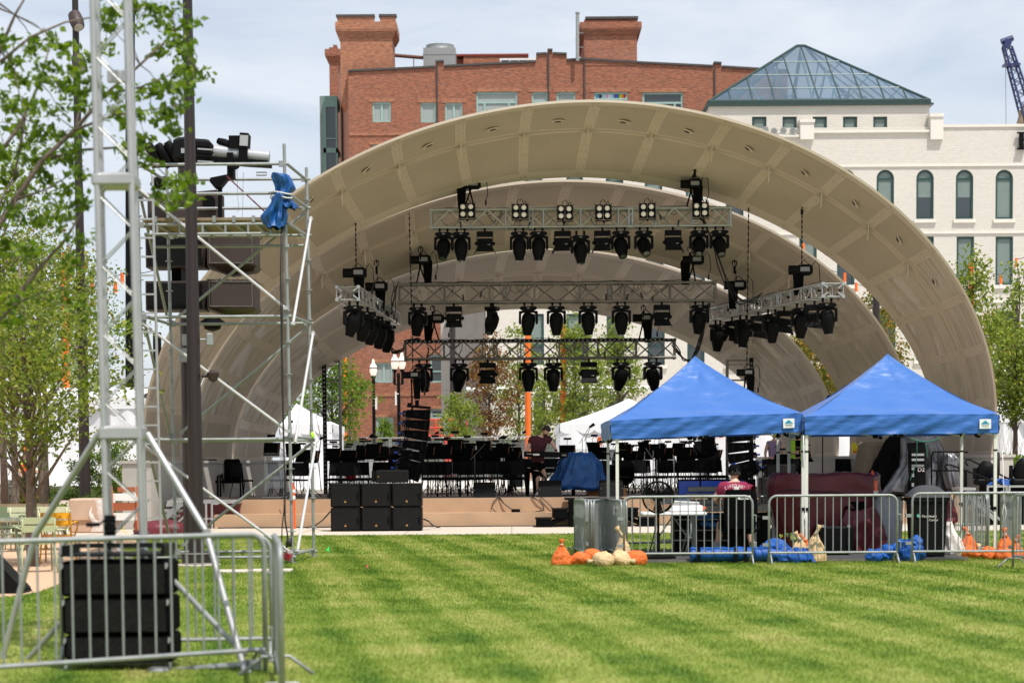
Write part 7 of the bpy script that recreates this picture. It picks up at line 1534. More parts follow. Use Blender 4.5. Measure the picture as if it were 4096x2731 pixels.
mb=MB(); mb.cyl(P(395,1735,15.85),jl,.027,n=12); mb.cyl(jl,P(8,2640,16.3),.025,n=12); mb.build('outrigger_leg',M['alu'],q,world=True,smooth=True)
mb=MB(); mb.cyl(P(560,2180,YN),P(980,2620,15.2),.022,n=8); mb.build('cross_brace',M['galv'],q,world=True,smooth=True); mb=MB(); mb.cyl(P(450,2260,YN),P(107,2640,16.2),.022,n=8); mb.build('cross_brace',M['galv'],q,world=True,smooth=True)
mb=MB(); mb.cyl(P(600,2690,15.5),P(1040,2652,15.2),.028,n=8); mb.box(P(1015,2655,15.2),(.12,.07,.07)); mb.cyl(P(640,2705,15.4),P(985,2706,15.1),.012,n=6); mb.rbox(P(640,2690,15.3),(.16,.3,.10),.02); mb.rbox(P(265,2700,15.5),(.12,.3,.12),.02); mb.cyl(P(300,2700,15.6),P(640,2705,15.4),.03,n=8); mb.build('base_frame',M['galv'],q,world=True,smooth=True)
mb=MB(); mb.cyl(P(440,2060,YN-.12),P(440,2140,YN-.12),.045,n=12); mb.lathe([(.04,-.04),(.05,0),(.04,.04)],P(441,2110,YN-.16),14,Euler((R(90),0,0)).to_matrix()); mb.cyl(P(345,2098,YN-.25),P(398,2096,YN-.25),.016,n=8); mb.cyl(P(398,2096,YN-.25),P(430,2070,YN-.2),.008,n=6); mb.cyl(P(440,2140,YN-.12),P(440,2200,YN-.1),.012); mb.build('winch',M['black'],q,world=True,smooth=True)
# ground stacked array cabinets
YA=15.25; q=thing('ground_speaker_stack','stack of four wide black array speakers on the grass at the near left','speaker stack',(P(455,2680,YA).x,YA,0))
a,b=P(240,2400,YA).x,P(672,2400,YA).x
zt=[P(455,y,YA).z for y in (2180,2225,2242,2388,2396,2540,2546,2640)]; 
mb=MB(); mb.bb(a+.01,b-.03,YA,YA+.5,zt[1],zt[1]+.02)
for x in (a+.02,b-.05): mb.bb(x,x+.03,YA,YA+.5,zt[1]+.021,zt[0])
mb.bb(a+.02,b-.03,YA+.001,YA+.03,zt[0]-.02,zt[0]+.0); mb.bb(a+.02,b-.03,YA+.46,YA+.49,zt[0]-.02,zt[0]); mb.build('top_frame',M['dark'],q,world=True)
cuts=[zt[2],zt[3],zt[5],zt[7],.06]
for i in range(4):
    z1,z0=cuts[i]-.006,cuts[i+1]+.006; e=.006*i; mb=MB(); mb.rbox(((a+b)/2+e,YA+.28+.0,(z0+z1)/2),(b-a,.5,z1-z0),.02); bx=mb.build('speaker_box',M['blackm'],q,world=True)
    mb=MB(); mb.bb(a+.03+e,b-.03+e,YA+.018,YA+.029,z0+.02,z1-.02); mb.build('grille',M['grille'],bx,world=True)
    mb=MB()
    for x in (a+.012,b-.012): mb.box((x+e,YA+.028,z1-.03),(.02,.012,.03)); mb.cyl((x+e,YA+.01,z1-.05),(x+e,YA+.0,z1-.05),.008)
    mb.build('rigging_pin',M['alu'],bx,world=True)
# ================================================================ barricades
def bpath(w,h,r=.12,z0=.0,foot=0):
    pts=[V(-w/2,0,z0)]
    pts.append(V(-w/2,0,h-r))
    for k in range(1,6): a=math.pi-math.pi/2*k/5; pts.append(V(-w/2+r+r*math.cos(a),0,h-r+r*math.sin(a)))
    for k in range(0,6): a=math.pi/2-math.pi/2*k/5; pts.append(V(w/2-r+r*math.cos(a),0,h-r+r*math.sin(a)))
    pts.append(V(w/2,0,z0)); return pts
def barricade(a,b,lab,h=1.05,nb=15,grp='steel crowd barricades',feet=True,r=.019,hook=True,zrail=.17):
    a,b=Vector(a),Vector(b); c=(a+b)/2; d=b-a; w=math.hypot(d.x,d.y); t=thing('crowd_barricade',lab,'barricade',(c.x,c.y,0),math.atan2(d.y,d.x),grp)
    mb=MB(); mb.path(bpath(w,h),r,10); mb.build('outer_frame',M['galv'],t,smooth='all')
    mb=MB(); mb.cyl((-w/2,0,zrail),(w/2,0,zrail),r*.9,n=8); mb.build('bottom_rail',M['galv'],t,smooth=True)
    mb=MB()
    for i in range(1,nb+1): x=-w/2+w*i/(nb+1); mb.cyl((x,0,zrail),(x,0,h-.005),.0085,n=7)
    mb.build('bars',M['galv'],t,smooth=True)
    if hook:
        mb=MB()
        for z in (h*.70,h*.30): mb.path([(w/2,0,z+.02),(w/2+.055,0,z+.02),(w/2+.055,0,z-.08)],.009,6); mb.box((-w/2-.05,0,z-.02),(.10,.03,.05))
        mb.build('hook',M['galv'],t)
    if feet:
        for s in (-1,1): mb=MB(); mb.path([(s*w/2*.985,-.28,.0),(s*w/2*.985,-.10,.14),(s*w/2*.985,.10,.14),(s*w/2*.985,.28,0)],.014,6); mb.build('foot',M['galv'],t,smooth='all')
    return t
def GY(px,Y): return V(P(px,2250,Y).x,Y,0)
YB_=30.5
barricade(GY(2496,YB_),GY(3010,YB_),'steel barricade standing in front of the seated crew member',1.04)
barricade(GY(3076,YB_),GY(3588,YB_),'steel barricade in front of the maroon cover',1.04)
barricade(GY(3648,YB_+.1),GY(4140,YB_),'steel barricade in front of the black wheeled bin',1.06)
barricade(GY(4052,28.9),GY(4300,27.5),'steel barricade angled away at the right frame edge',1.06)
# folded ones packed edge on
def bstack(seg,n,lab,dx):
    for i in range(n):
        (xa,ya,Ya),(xb,yb,Yb)=seg; o=i*dx; barricade(V(P(xa,2150,Ya).x+o,Ya,0),V(P(xb,2150,Yb).x+o,Yb,0),lab[i],.96,13,'folded barricades beside the canopy',feet=(i==0),hook=(i==0),zrail=.13)
bstack(((2300,0,33.6),(2344,0,31.9)),2,['leftmost folded barricade at the front of the zigzag row','second folded barricade nested against the leftmost one'],.09)
bstack(((2352,0,31.9),(2412,0,33.5)),2,['folded barricade in the middle fold of the zigzag row','folded barricade nested behind the middle fold'],.09)
bstack(((2424,0,33.4),(2486,0,31.4)),2,['folded barricade at the right fold of the zigzag row','folded barricade touching the first front barricade'],.08)
barricade(GY(2500,34.6),GY(2960,34.9),'rear steel barricade behind the white table under the canopy',.95,14)
barricade(GY(3000,34.9),GY(3400,35.1),'rear steel barricade between the console and the maroon cover',.95,14)
barricade(GY(3480,35.1),GY(3680,34.8),'rear steel barricade behind the grey cloth table',.95,9)
for i,(x0,Y0,x1,Y1,lab) in enumerate([(3815,34.9,3945,32.2,'rear steel barricade angled behind the canopy right leg'),(3858,35.4,3950,33.3,'second angled barricade behind the canopy right leg'),(4002,35.2,4068,31.8,'folded barricade stack at right behind the front barricade'),(4020,35.2,4080,32.0,'outer folded barricade of the right stack')]): barricade(GY(x0,Y0),GY(x1,Y1),lab,1.0,13,feet=i==0,hook=False)
# near soft focus barricades
barricade(P(-200,2600,13.75).xy.to_3d(),P(1062,2600,15.15).xy.to_3d(),'nearest steel barricade crossing the lower left corner in soft focus',1.05,18,r=.0205)
barricade(P(250,2600,15.9).xy.to_3d(),P(1088,2600,16.1).xy.to_3d(),'second near barricade just behind the speaker stack',1.0,10,r=.019,hook=False)
barricade(P(1104,2600,14.9).xy.to_3d(),P(1126,2600,13.0).xy.to_3d(),'near barricade seen end on at the corner of the left foreground',1.05,13,r=.0205,hook=False)
# ================================================================ blue canopies
def canopy(x0,x1,Y0,rz,lab,tilt=0,D=3.05):
    # x0/x1 photo pixels of the front corners
    a=P(x0,1740,Y0); b=P(x1,1740,Y0); W=(b-a).x; c=V((a.x+b.x)/2,Y0+D/2,0); t=thing('pop_up_canopy',lab,'canopy',tuple(c),rz,'blue pop up canopies')
    ze=2.28; zv=1.985; zp=3.33; zb=2.28
    h=W/2; d=D/2; rr=random.Random(int(x0))
    cs=[V(-h,-d,ze),V(h,-d,ze),V(h,d,ze),V(-h,d,ze)]; ap=V(0,0,zp)
    mb=MB()
    for i in range(4):
        p,q_=cs[i],cs[(i+1)%4]
        def fn(u,v,p=p,q_=q_,i=i):
            e=lerp(p,q_,u); pt=lerp(e,ap,v); hip=abs(2*u-1)  # hips stay straight, faces sag between
            conc=(1-abs(2*u-1)**2)*math.sin(math.pi*v)*.045
            dip=.33*v*(1-v)*(zp-ze)*.9
            wr=.018*math.sin(u*17+i+v*9)*(1-v)+.016*wk(V(u*3+i,v*2,x0),1.2)*math.sin(math.pi*min(1,v*1.1))*math.sin(math.pi*u)+.014*math.sin(v*26+u*5+i)*math.sin(math.pi*u)
            return pt-V(0,0,conc+dip+wr)
        mb.grid(fn,24,24)
    # peak cap seam
    mb.build('roof',M['canopy'],t,smooth='all')
    mb=MB()
    for i in range(4):
        p,q_=cs[i],cs[(i+1)%4]; out=V((p+q_).x,(p+q_).y,0).normalized()*.02
        def fv(u,v,p=p,q_=q_,out=out,i=i):
            e=lerp(p,q_,u)+out; z=ze-(ze-zv)*v; sag=.035*(1-(2*u-1)**2)*(1-v); wr=.014*math.sin(u*23+v*7+i*2+x0)*math.sin(math.pi*u)*(.3+v)+.008*math.sin(u*61+v*11)+.02*math.sin(3*u*6.28+i)*v*math.sin(math.pi*u)
            n=out.normalized(); return V(e.x,e.y,z+sag*.5)+n*wr
        mb.grid(fv,60,8)
    mb.build('valance',M['canopy'],t,smooth='all')
    mb=MB()
    for s1 in (-1,1):
        mb.bb(h-.30,h-.12,-d-.045,-d-.04,2.06,2.21) if s1>0 else None
    lg=mb.build('maker_patch',M['white'],t); mb=MB(); mb.prism([(h-.28,2.13),(h-.14,2.13),(h-.18,2.165),(h-.21,2.19),(h-.245,2.165)],'y',-d-.0475,-d-.0455); mb.build('patch_emblem',pm('patch_teal_%d'%x0,(.01,.25,.38),.6),lg); mb=MB(); mb.bb(h-.27,h-.15,-d-.0475,-d-.0455,2.105,2.115); mb.bb(h-.26,h-.16,-d-.0475,-d-.0455,2.085,2.09); mb.build('patch_text_lines',M['alud'],lg)
    for (sx,sy) in ((-1,-1),(1,-1),(1,1),(-1,1)):
        mb=MB(); x,y=sx*(h-.035),sy*(d-.035); mb.box((x,y,1.42),(.048,.048,1.24)); mb.box((x,y,.42),(.036,.036,.84)); mb.box((x,y,.01),(.09,.09,.02)); l_=mb.build('leg',M['leg'],t)
        mb=MB(); mb.box((x,y,.80),(.060,.060,.05)); mb.box((x+sx*-.04,y,.80),(.04,.02,.025)); mb.box((x,y,2.03),(.075,.075,.10)); mb.box((x,y,1.72),(.058,.058,.025)); mb.build('slider',M['black'],l_)
    mb=MB(); zz=2.06
    for (p,q_) in ((cs[0],cs[1]),(cs[1],cs[2]),(cs[2],cs[3]),(cs[3],cs[0])):
        p=V(p.x*.97,p.y*.97,0);q_=V(q_.x*.97,q_.y*.97,0); m_=lerp(p,q_,.5)
        for (a_,b_) in ((p,m_),(m_,q_)):
            mb.cyl(a_+V(0,0,zz+.22),b_+V(0,0,zz-.10),.014,n=5); mb.cyl(a_+V(0,0,zz-.08),b_+V(0,0,zz+.20),.014,n=5)
        mb.mat(1); mb.box(m_+V(0,0,zz-.08),(.08,.06,.06)); mb.box(lerp(p,q_,.47)+V(0,0,zz-.10),(.06,.05,.05)); mb.mat(0)
    mb.cyl((0,0,zz),(0,0,zp-.05),.02,n=8)
    for a_ in cs: mb.cyl(V(a_.x*.97,a_.y*.97,zz),V(0,0,zz+.35),.012,n=5)
    mb.build('scissor_frame',[M['leg'],M['black']],t)
    for ch in t.children:
        if not ch.name.startswith('leg'): ch.rotation_euler=(0,tilt,0)
    return t
canopy(2460,3222,32.0,0,'left blue pop up canopy over the seated crew member',R(-1.7)); canopy(3238,4006,31.75,R(-2.6),'right blue pop up canopy over the maroon cover and wheeled bin')
# guy cords with sandbags
for x,y0,y1,Y,lab in [(3214,1740,2150,31.6,'white cord hanging beside the middle canopy legs'),(4010,1800,2110,31.9,'thin white cord from the right canopy corner to a sandbag')]:
    mb=MB(); mb.path([P(x,y0,Y),P(x+5,(y0+y1)/2,Y),P(x+8,y1-60,Y),P(x+3,y1,Y)],.006,5); mb.path([P(x+8,y1-100,Y),P(x+16,y1-60,Y),P(x+8,y1-20,Y),P(x,y1-60,Y),P(x+7,y1-100,Y)],.005,4); tag(mb.build('guy_cord',M['white'],smooth='all'),lab,'cord','guy cords')
# ================================================================ sandbags
def sandbag(x,y,Y,w,h,mat,lab,neck=None,seed=0):
    b=G(x,y,0); b.z=0; b=V(P(x,y,Y).x,Y,0); t=thing('sandbag',lab,'sandbag',(b.x,b.y,.0),0,'sandbags round the canopies'); rr=random.Random(seed)
    if neck=='lay':
        mb=MB(); mb.blob((0,0,h*.42),(w*.52,w*.40,h*.55),seed,.16,40,22,2.4,flat=-h*.42,wr=.013,ws=12,rot=Euler((0,0,rr.uniform(-.5,.5))).to_matrix()); mb.build('sack',M[mat],t,smooth='all'); mb=MB(); s_=rr.choice((-1,1)); mb.path([(s_*w*.36,0,h*.45),(s_*w*.50,-.02,h*.38),(s_*w*.60,-.03,h*.34),(s_*w*.74,0,h*.30)],[.06,.024,.028,.05],7); mb.build('neck',M[mat],t,smooth='all'); return t
    mb=MB(); n=34; prof=[(.30,0),(.5,.02),(.52,.12),(.48,.25),(.38,.42),(.22,.60),(.10,.74)]; ph=[rr.uniform(0,6) for _ in range(4)]
    if neck=='lay': prof=[(.35,0),(.5,.03),(.54,.2),(.5,.45),(.40,.72),(.22,.92),(.04,1.0)]
    rings=[]; prof=[tuple(a_+(b_-a_)*j/3 for a_,b_ in zip(prof[i],prof[i+1])) for i in range(len(prof)-1) for j in range(3)]+[prof[-1]]
    for k,(r_,z) in enumerate(prof):
        for i in range(n):
            a=2*math.pi*i/n; q_=1+.07*math.sin(5*a+ph[0]+z*3)+(.05+.22*z)*math.sin(8*a+ph[1]); v_=V(w*r_*math.cos(a)*q_,w*.7*r_*math.sin(a)*q_,h*z); g_=.012*wk(V(v_.x,v_.y,v_.z*.5)+V(seed,0,0),14); rings.append((v_.x+g_*math.cos(a),v_.y+g_*math.sin(a),v_.z))
    fs=[(k*n+i,k*n+(i+1)%n,(k+1)*n+(i+1)%n,(k+1)*n+i) for k in range(len(prof)-1) for i in range(n)]; fs.append(tuple(range((len(prof)-1)*n,len(prof)*n))); mb.add(rings,fs); mb.build('sack',M[mat],t,smooth='all')
    mb=MB(); dx=rr.uniform(-.07,.07)
    if neck=='lay': mb.path([(w*.42,0,h*.35),(w*.6,-.02,h*.30),(w*.82,0,h*.36)],[.045,.025,.05],8); mb.build('neck',M[mat],t,smooth='all')
    else:
        mb.path([(0,0,h*.72),(dx*.3,0,h*.80),(dx,0,h*.90),(dx*1.4,0,h*1.0)],[.05,.020,.034,.046],7); mb.build('neck',M[mat],t,smooth='all')
        mb=MB(); mb.lathe([(.03,h*.79),(.03,h*.81)],(dx*.3,0,0),8); mb.build('tie',M['white'],t)
    return t
YG=31.0
for args in [(2247,2240,30.6,.29,.40,'sando','upright orange sandbag at the left end of the row',None,1),(2325,2245,30.7,.32,.19,'sando','dark orange slumped sandbag second in the left row','lay',2),(2375,2232,31.6,.30,.20,'sando','orange sandbag lying behind the barricade foot','lay',3),(2413,2258,30.2,.30,.22,'sand','cream sandbag in front of the folded barricades','lay',4),(2478,2258,30.3,.30,.22,'sand','cream sandbag under the first front barricade post','lay',5),(2492,2240,31.4,.24,.56,'sand','tall upright cream sandbag hung behind the first barricade post',None,6),(2545,2258,30.4,.31,.23,'sando','pale orange sandbag with its neck lying right',  'lay',7),
 (3200,2248,31.2,.30,.46,'sand','cream sandbag left of the middle canopy legs',None,8),(3222,2240,31.5,.24,.42,'sando','orange sandbag squeezed behind the middle canopy legs',None,9),(3262,2262,30.9,.30,.58,'sand','tall cream sandbag leaning right of the middle canopy legs',None,10),
 (3095,2225,33.8,.26,.60,'sando','shaded dark orange sandbag tied to the rear canopy leg',None,11),(3140,2225,34.0,.30,.40,'sando','shaded orange sandbag slumped beneath the canopy rear legs',None,12),
 (3872,2232,32.4,.30,.48,'sando','orange sandbag hung at the right canopy rear leg',None,13),(3866,2236,31.9,.30,.18,'sando','orange sandbag lying at the platform right corner','lay',14),(3955,2246,31.4,.27,.20,'sando','round orange sandbag between the right canopy legs','lay',15),(4020,2246,31.3,.30,.50,'sando','tall orange sandbag hung on the right front canopy leg',None,16),(4062,2244,31.5,.22,.38,'sando','orange sandbag behind the right barricade foot',None,17),(3905,2228,32.6,.24,.2,'sand','pale peach sandbag lying behind the right canopy leg','lay',18)]: sandbag(*args)
# ================================================================ things under the canopies
# platform mats
for x0,x1,Y0,Y1,lab in [(2480,2800,31.0,34.3,'grey floor mat under the left canopy'),(3270,3874,31.0,34.2,'thin grey edged platform under the right canopy')]:
    a,b=P(x0,2230,Y0).x,P(x1,2230,Y0).x; t=thing('floor_platform',lab,'platform',((a+b)/2,Y0,0),0,'thin floor platforms'); mb=MB(); mb.bb(a,b,Y0,Y1,.001,.05); mb.build('edge',M['alud'],t,world=True); mb=MB(); mb.bb(a+.03,b-.03,Y0+.04,Y1,.0505,.056); mb.build('top',M['char'],t,world=True)
# fan
q=thing('pedestal_fan','large black pedestal fan in front of the white table','fan',(P(2636,2250,31.2).x,31.2,.0)); c=P(2633,1988,31.2)-V(q.location.x,31.2,0); Rf=62/S(31.2)
mb=MB(); mb.path([(c.x+Rf*math.cos(a),-.02,c.z+Rf*math.sin(a)) for a in np.linspace(0,2*math.pi,36,endpoint=False)],.016,8,closed=True); mb.path([(c.x+Rf*.97*math.cos(a),.14,c.z+Rf*.97*math.sin(a)) for a in np.linspace(0,2*math.pi,36,endpoint=False)],.010,6,closed=True); mb.build('guard_ring',M['black'],q,smooth='all')
mb=MB()
for k in range(60): a=2*math.pi*k/60; mb.path([(c.x+.04*math.cos(a),-.08,c.z+.04*math.sin(a)),(c.x+Rf*.6*math.cos(a+.12),-.085,c.z+Rf*.6*math.sin(a+.12)),(c.x+Rf*math.cos(a+.2),-.02,c.z+Rf*math.sin(a+.2))],.0036,3)
for r_ in (.25,.5,.75): mb.path([(c.x+Rf*r_*math.cos(a),-.085,c.z+Rf*r_*math.sin(a)) for a in np.linspace(0,2*math.pi,24,endpoint=False)],.002,3,closed=True)
mb.build('guard_wires',M['black'],q); mb=MB()
for k in range(3):
    a=2*math.pi*k/3+.5; mb.grid(lambda u,v,a=a:V(c.x+Rf*.9*v*math.cos(a+(u-.5)*.9*(1-.2*v)),.03+.05*(u-.5),c.z+Rf*.9*v*math.sin(a+(u-.5)*.9*(1-.2*v))),6,5)
mb.build('blades',M['dark'],q,smooth='all'); mb=MB(); mb.cyl((c.x,-.09,c.z),(c.x,.05,c.z),.045,n=14); mb.cyl((c.x,.05,c.z),(c.x,.30,c.z),.075,n=14); mb.build('motor',M['black'],q,smooth=True)
mb=MB(); mb.cyl((c.x+.01,.16,.0),(c.x+.01,.16,c.z-.05),.020,n=8); mb.cyl((c.x+.01,.16,0),(c.x+.01,.16,c.z*.45),.030,n=8); mb.lathe([(.28,0),(.28,.03),(.05,.06)],(c.x+.01,.16,.056),20); mb.build('pole',M['black'],q,smooth=True)
# folding table with white cases
q=thing('folding_table','white folding table under the left canopy','table',(P(2700,2240,31.9).x,31.9,.0)); a,b,z0,z1=pr(2570,2828,2045,2060,31.9); ox=q.location.x; mb=MB(); mb.rbox(((a+b)/2-ox,.38,z0+.02),(b-a,.75,.05),.015); mb.build('table_top',M['white'],q)
for x in (a-ox+.25,b-ox-.25):
    mb=MB(); mb.path([(x,.08,z0),(x,.08,.45),(x-.12,.08,.0)],.014,6); mb.path([(x,.68,z0),(x,.68,.45),(x-.12,.68,0.0)],.014,6); mb.cyl((x,.08,.35),(x,.68,.35),.012); mb.build('leg',M['galv'],q,smooth='all')
mb=MB(); mb.cyl((a-ox+.25,.4,.30),(b-ox-.25,.4,.30),.012); mb.cyl((a-ox+.25,.4,.30),((a+b)/2-ox,.4,z0-.02),.012); mb.cyl((b-ox-.25,.4,.30),((a+b)/2-ox,.4,z0-.02),.012); mb.build('brace',M['galv'],q)
for i,(x0,x1,y0,y1,Y,rot,mt,lab) in enumerate([(2682,2812,2021,2044,32.1,0,'white','white flat case lying on the folding table'),(2690,2800,2004,2020,32.3,.06,'alu','silver laptop sized case on top of the white case'),(2650,2762,1994,2012,32.6,-.08,'galv','grey open lid resting behind the white case')]):
    a_,b_,c_,d_=pr(x0,x1,y0,y1,Y); mb=MB(); mb.rbox(((a_+b_)/2,Y+.2,(c_+d_)/2),(b_-a_,.4,d_-c_),.012,(0,rot,0)); t2=tag(mb.build('flat_case',M[mt]),lab,'case','flat cases on the folding table')
mb=MB(); mb.rbox(P(2812,2032,32.15),(.10,.08,.06),.02); tag(mb.build('orange_clip',M['orangep']),'small orange clip at the right end of the white case','clip')
# console desk, monitors
q=thing('console_desk','grey road desk with stacked gear behind the seated crew member','desk',(P(2900,2240,33.1).x,33.1,.0)); ox=q.location.x; a,b,z0,z1=pr(2760,3110,2020,2046,33.1); mb=MB(); mb.bb(a-ox,b-ox,0,.8,z0,z1); mb.build('desk_top',M['alud'],q)
for x in (a-ox+.06,b-ox-.06,(a+b)/2-ox+.35): mb=MB(); mb.bb(x-.03,x+.03,.02,.08,0,z0); mb.bb(x-.03,x+.03,.7,.76,0,z0); mb.build('leg',M['galv'],q)
mb=MB(); mb.bb(a-ox-.25,b-ox-.1,.12,.7,.06,z0-.03); mb.mat(1); 
for z in (.25,.42,.6): mb.bb(a-ox-.25,b-ox-.8,.08,.099,z,z+.02)
mb.build('rack_gear',[M['black'],M['alud']],q)
mb=MB(); 
for i,z in enumerate((.05,.16,.27)): mb.rbox(((a+b)/2-ox-.2,.35,z1+z),(1.3-.1*i,.5,.09),.01)
mb.build('stacked_units',M['alud'],q)
mb=MB(); mb.blob((a-ox+.45,.3,z0-.22),(.42,.2,.13),5,.2); mb.blob((a-ox+.25,.2,z0-.08),(.3,.15,.07),6,.2); mb.build('blue_cloth',M['bluetarp'],q,smooth='all')
q=thing('monitor_row','row of blue lit screens on the desk in front of the seated crew member','monitors',tuple(P(2860,1985,33.3))); 
a,b,c,t_=pr(2712,3024,1915,1984,33.3); ox,oy,oz=q.location; mb=MB(); mb.rbox(((a+b)/2-ox,.05,(c+t_)/2-oz),(b-a,.07,t_-c),.012); mb.build('bezel',M['black'],q)
n=3; e=.015
for i in range(3):
    x0=a+(b-a)*.86*i/3+e; x1=a+(b-a)*.86*(i+1)/3-e; mb=MB(); mb.bb(x0-ox,x1-ox,.008,.013,c-oz+.03,t_-oz-.03); mb.build('screen',M['screen'],q)
mb=MB(); mb.bb(-.1,.1,.06,.2,-.12,c-oz+.001); mb.build('screen_stand',M['black'],q)
# office chair with a white tape label
q=thing('office_chair','black office chair with white tape label carrying the seated crew member','chair',(P(2955,2240,31.9).x,31.9,0)); mb=MB(); mb.grid(lambda u,v:V((u-.5)*.54*(1-.15*(2*v-1)**2),-.26-.05*math.sin(math.pi*u)-.03*v,.50+.62*v),10,8); mb.grid(lambda u,v:V((.5-u)*.54*(1-.15*(2*v-1)**2),-.20-.05*math.sin(math.pi*u)-.03*v,.50+.62*v),10,8); mb.rbox((0,-.25,1.10),(.40,.08,.05),.02); mb.build('backrest',M['blackm'],q,smooth='all')
mb=MB(); mb.rbox((0,0,.46),(.52,.50,.09),.04); mb.build('seat',M['blackm'],q); mb=MB(); mb.cyl((0,0,.1),(0,0,.42),.03)
for k in range(5): a_=2*math.pi*k/5; mb.cyl((0,0,.12),(.29*math.cos(a_),.29*math.sin(a_),.08),.02); mb.cyl((.29*math.cos(a_)-.02,.29*math.sin(a_),.035),(.29*math.cos(a_)+.02,.29*math.sin(a_),.035),.034)
mb.build('wheel_base',M['black'],q)
for s in (-1,1): mb=MB(); mb.path([(s*.24,-.05,.46),(s*.31,-.05,.5),(s*.31,-.05,.66)],.02,6); mb.rbox((s*.31,.02,.68),(.06,.26,.035),.01); mb.build('armrest',M['black'],q)
mb=MB(); mb.box((.05,-.335,1.0),(.20,.004,.06)); lb=mb.build('tape_label',M['white'],q); text('label_text','ARCH',.05,M['black'],lb,(.05,-.339,1.0))
# maroon covered console
drape('console_cover','maroon waterproof cover over a mixing console under the right canopy','cover','maroon',interp([(3318,205,1896),(3318,218,1902),(3315,222,1935),(3318,222,1990),(3325,216,2050),(3325,206,2100),(3325,190,2135)]),32.6,1.2,21,.035,90)
drape('cover_skirt','lower flap of the maroon cover spreading to the right','cover','maroon',interp([(3445,70,2040),(3450,88,2100),(3455,98,2150),(3450,66,2206)]),32.5,.6,22,.12)
mb=MB(); cc=[P(x,y,32.52) for x,y in [(3105,1965),(3170,1958),(3240,1964),(3330,1966),(3420,1985),(3510,1995)]]; mb.path(cc,.010,5); tag(mb.build('cord',M['cable'],smooth='all'),'black elastic cord round the maroon cover','cord')
a,b,c,t_=pr(3276,3418,2104,2226,31.9); q=thing('utility_case','black wheeled utility case under the maroon cover','case',((a+b)/2,31.9,.06)); mb=MB(); mb.rbox(((a+b)/2,32.2,(.1+t_)/2),(b-a,.5,t_-.1),.03); mb.build('shell',M['black'],q,world=True); mb=MB()
for x in (a+.09,b-.09): mb.bb(x-.03,x+.03,31.93,31.949,.2,t_-.08)
mb.build('ribs',M['dark'],q,world=True); mb=MB(); mb.box(P(3395,2103,31.95),(.04,.02,.04)); mb.box(P(3292,2103,31.95),(.04,.02,.04)); mb.build('latch',M['alu'],q,world=True)
mb=MB(); 
for x in (a+.1,b-.1): mb.cyl((x-.02,32.0,.095),(x+.02,32.0,.095),.04,n=12)
mb.build('wheel',M['black'],q,world=True)
mb=MB(); a2,b2,_,_=pr(3420,3475,2200,2230,32); mb.bb(P(3255,0,32.6).x,P(3470,0,32.6).x,32.6,33.3,.056,.9); tag(mb.build('console_stand',M['blackm']),'dark stand beneath the maroon covered console','stand')
# grey cloth table and orange can
drape('table_cloth','grey cloth covering a high table right of the maroon cover','cloth','greycloth',interp([(3553,62,1984),(3553,66,1990),(3552,64,2060),(3550,62,2120),(3552,58,2196)]),32.6,.7,25,.04)
a,b,c,t_=pr(3486,3640,1976,1985,32.6); mb=MB(); mb.rbox(((a+b)/2,32.95,c+.02),(b-a,.75,.03),.01); tag(mb.build('table_board',M['blackm']),'thin black board on top of the grey cloth table','board')
q=thing('orange_delineator','short orange delineator bollard with looped handle','delineator',tuple(P(3492,1976,32.8))); mb=MB(); mb.lathe([(.08,0),(.085,.06),(.07,.08),(.072,.22),(.03,.25),(.02,.28)],(0,0,0),16); mb.path([(0,0,.27),(.0,0,.36),(-.012,0,.39),(-.024,0,.36),(-.02,0,.28)],.012,6); mb.build('body',M['orangep'],q,smooth=True); mb=MB(); mb.lathe([(.084,.001),(.089,.055)],(0,0,0),16); mb.build('white_base_band',M['wrap'],q)
# wheeled bin
q=thing('wheeled_bin','black wheeled bin with domed lid and clinic logo behind the right barricade','bin',(P(3707,2232,31.35).x,31.35,.056)); s=S(31.35); H=(2230-1994)/s
mb=MB(); w0,w1=.23,.275; n=4
mb.add([(-w0,-.22,0),(w0,-.22,0),(w0,.25,0),(-w0,.25,0),(-w1,-.27,H),(w1,-.27,H),(w1,.32,H),(-w1,.32,H)],[(0,3,2,1),(0,1,5,4),(1,2,6,5),(2,3,7,6),(3,0,4,7)]); mb.bb(-w1-.02,w1+.02,-.29,.34,H-.06,H+.0); mb.prism([(-.12,.03),(.08,.03),(.10,H*.6),(-.15,H*.6)],'y',-.262,-.235)
mb.build('body',M['dark'],q); mb=MB(); mb.grid(lambda u,v:V((u-.5)*2*(w1+.03)*(1-.30*max(0,1-abs(2*v-1))**1*0),-.30+.66*v,H+.002+.19*(math.sin(math.pi*min(1,max(0,v)))**.45)*(1-abs(2*u-1)**3.2*.9)),16,12); mb.build('lid',M['char'],q,smooth='all')
mb=MB(); mb.cyl((-w1-.08,.30,H-.03),(w1+.08,.30,H-.03),.022); mb.build('handle',M['black'],q)
for sx in (-1,1): mb=MB(); mb.cyl((sx*.19,.24,.09),(sx*.25,.24,.09),.10,n=16); mb.build('wheel',M['black'],q)
zz=P(3700,2064,31.1).z-.056; text('bin_text','Med Health',.05,M['wrap'],q,(-.02,-.272,zz)); text('bin_text','Center',.05,M['wrap'],q,(.045,-.275,zz-.058)); mb=MB(); mb.box((-.19,-.268,zz+.01),(.045,.004,.045),(0,.6,0)); mb.mat(1); mb.box((-.17,-.271,zz),(.025,.004,.025)); mb.build('bin_emblem',[pm('emblem_green',(.1,.4,.3)),M['wrap']],q)
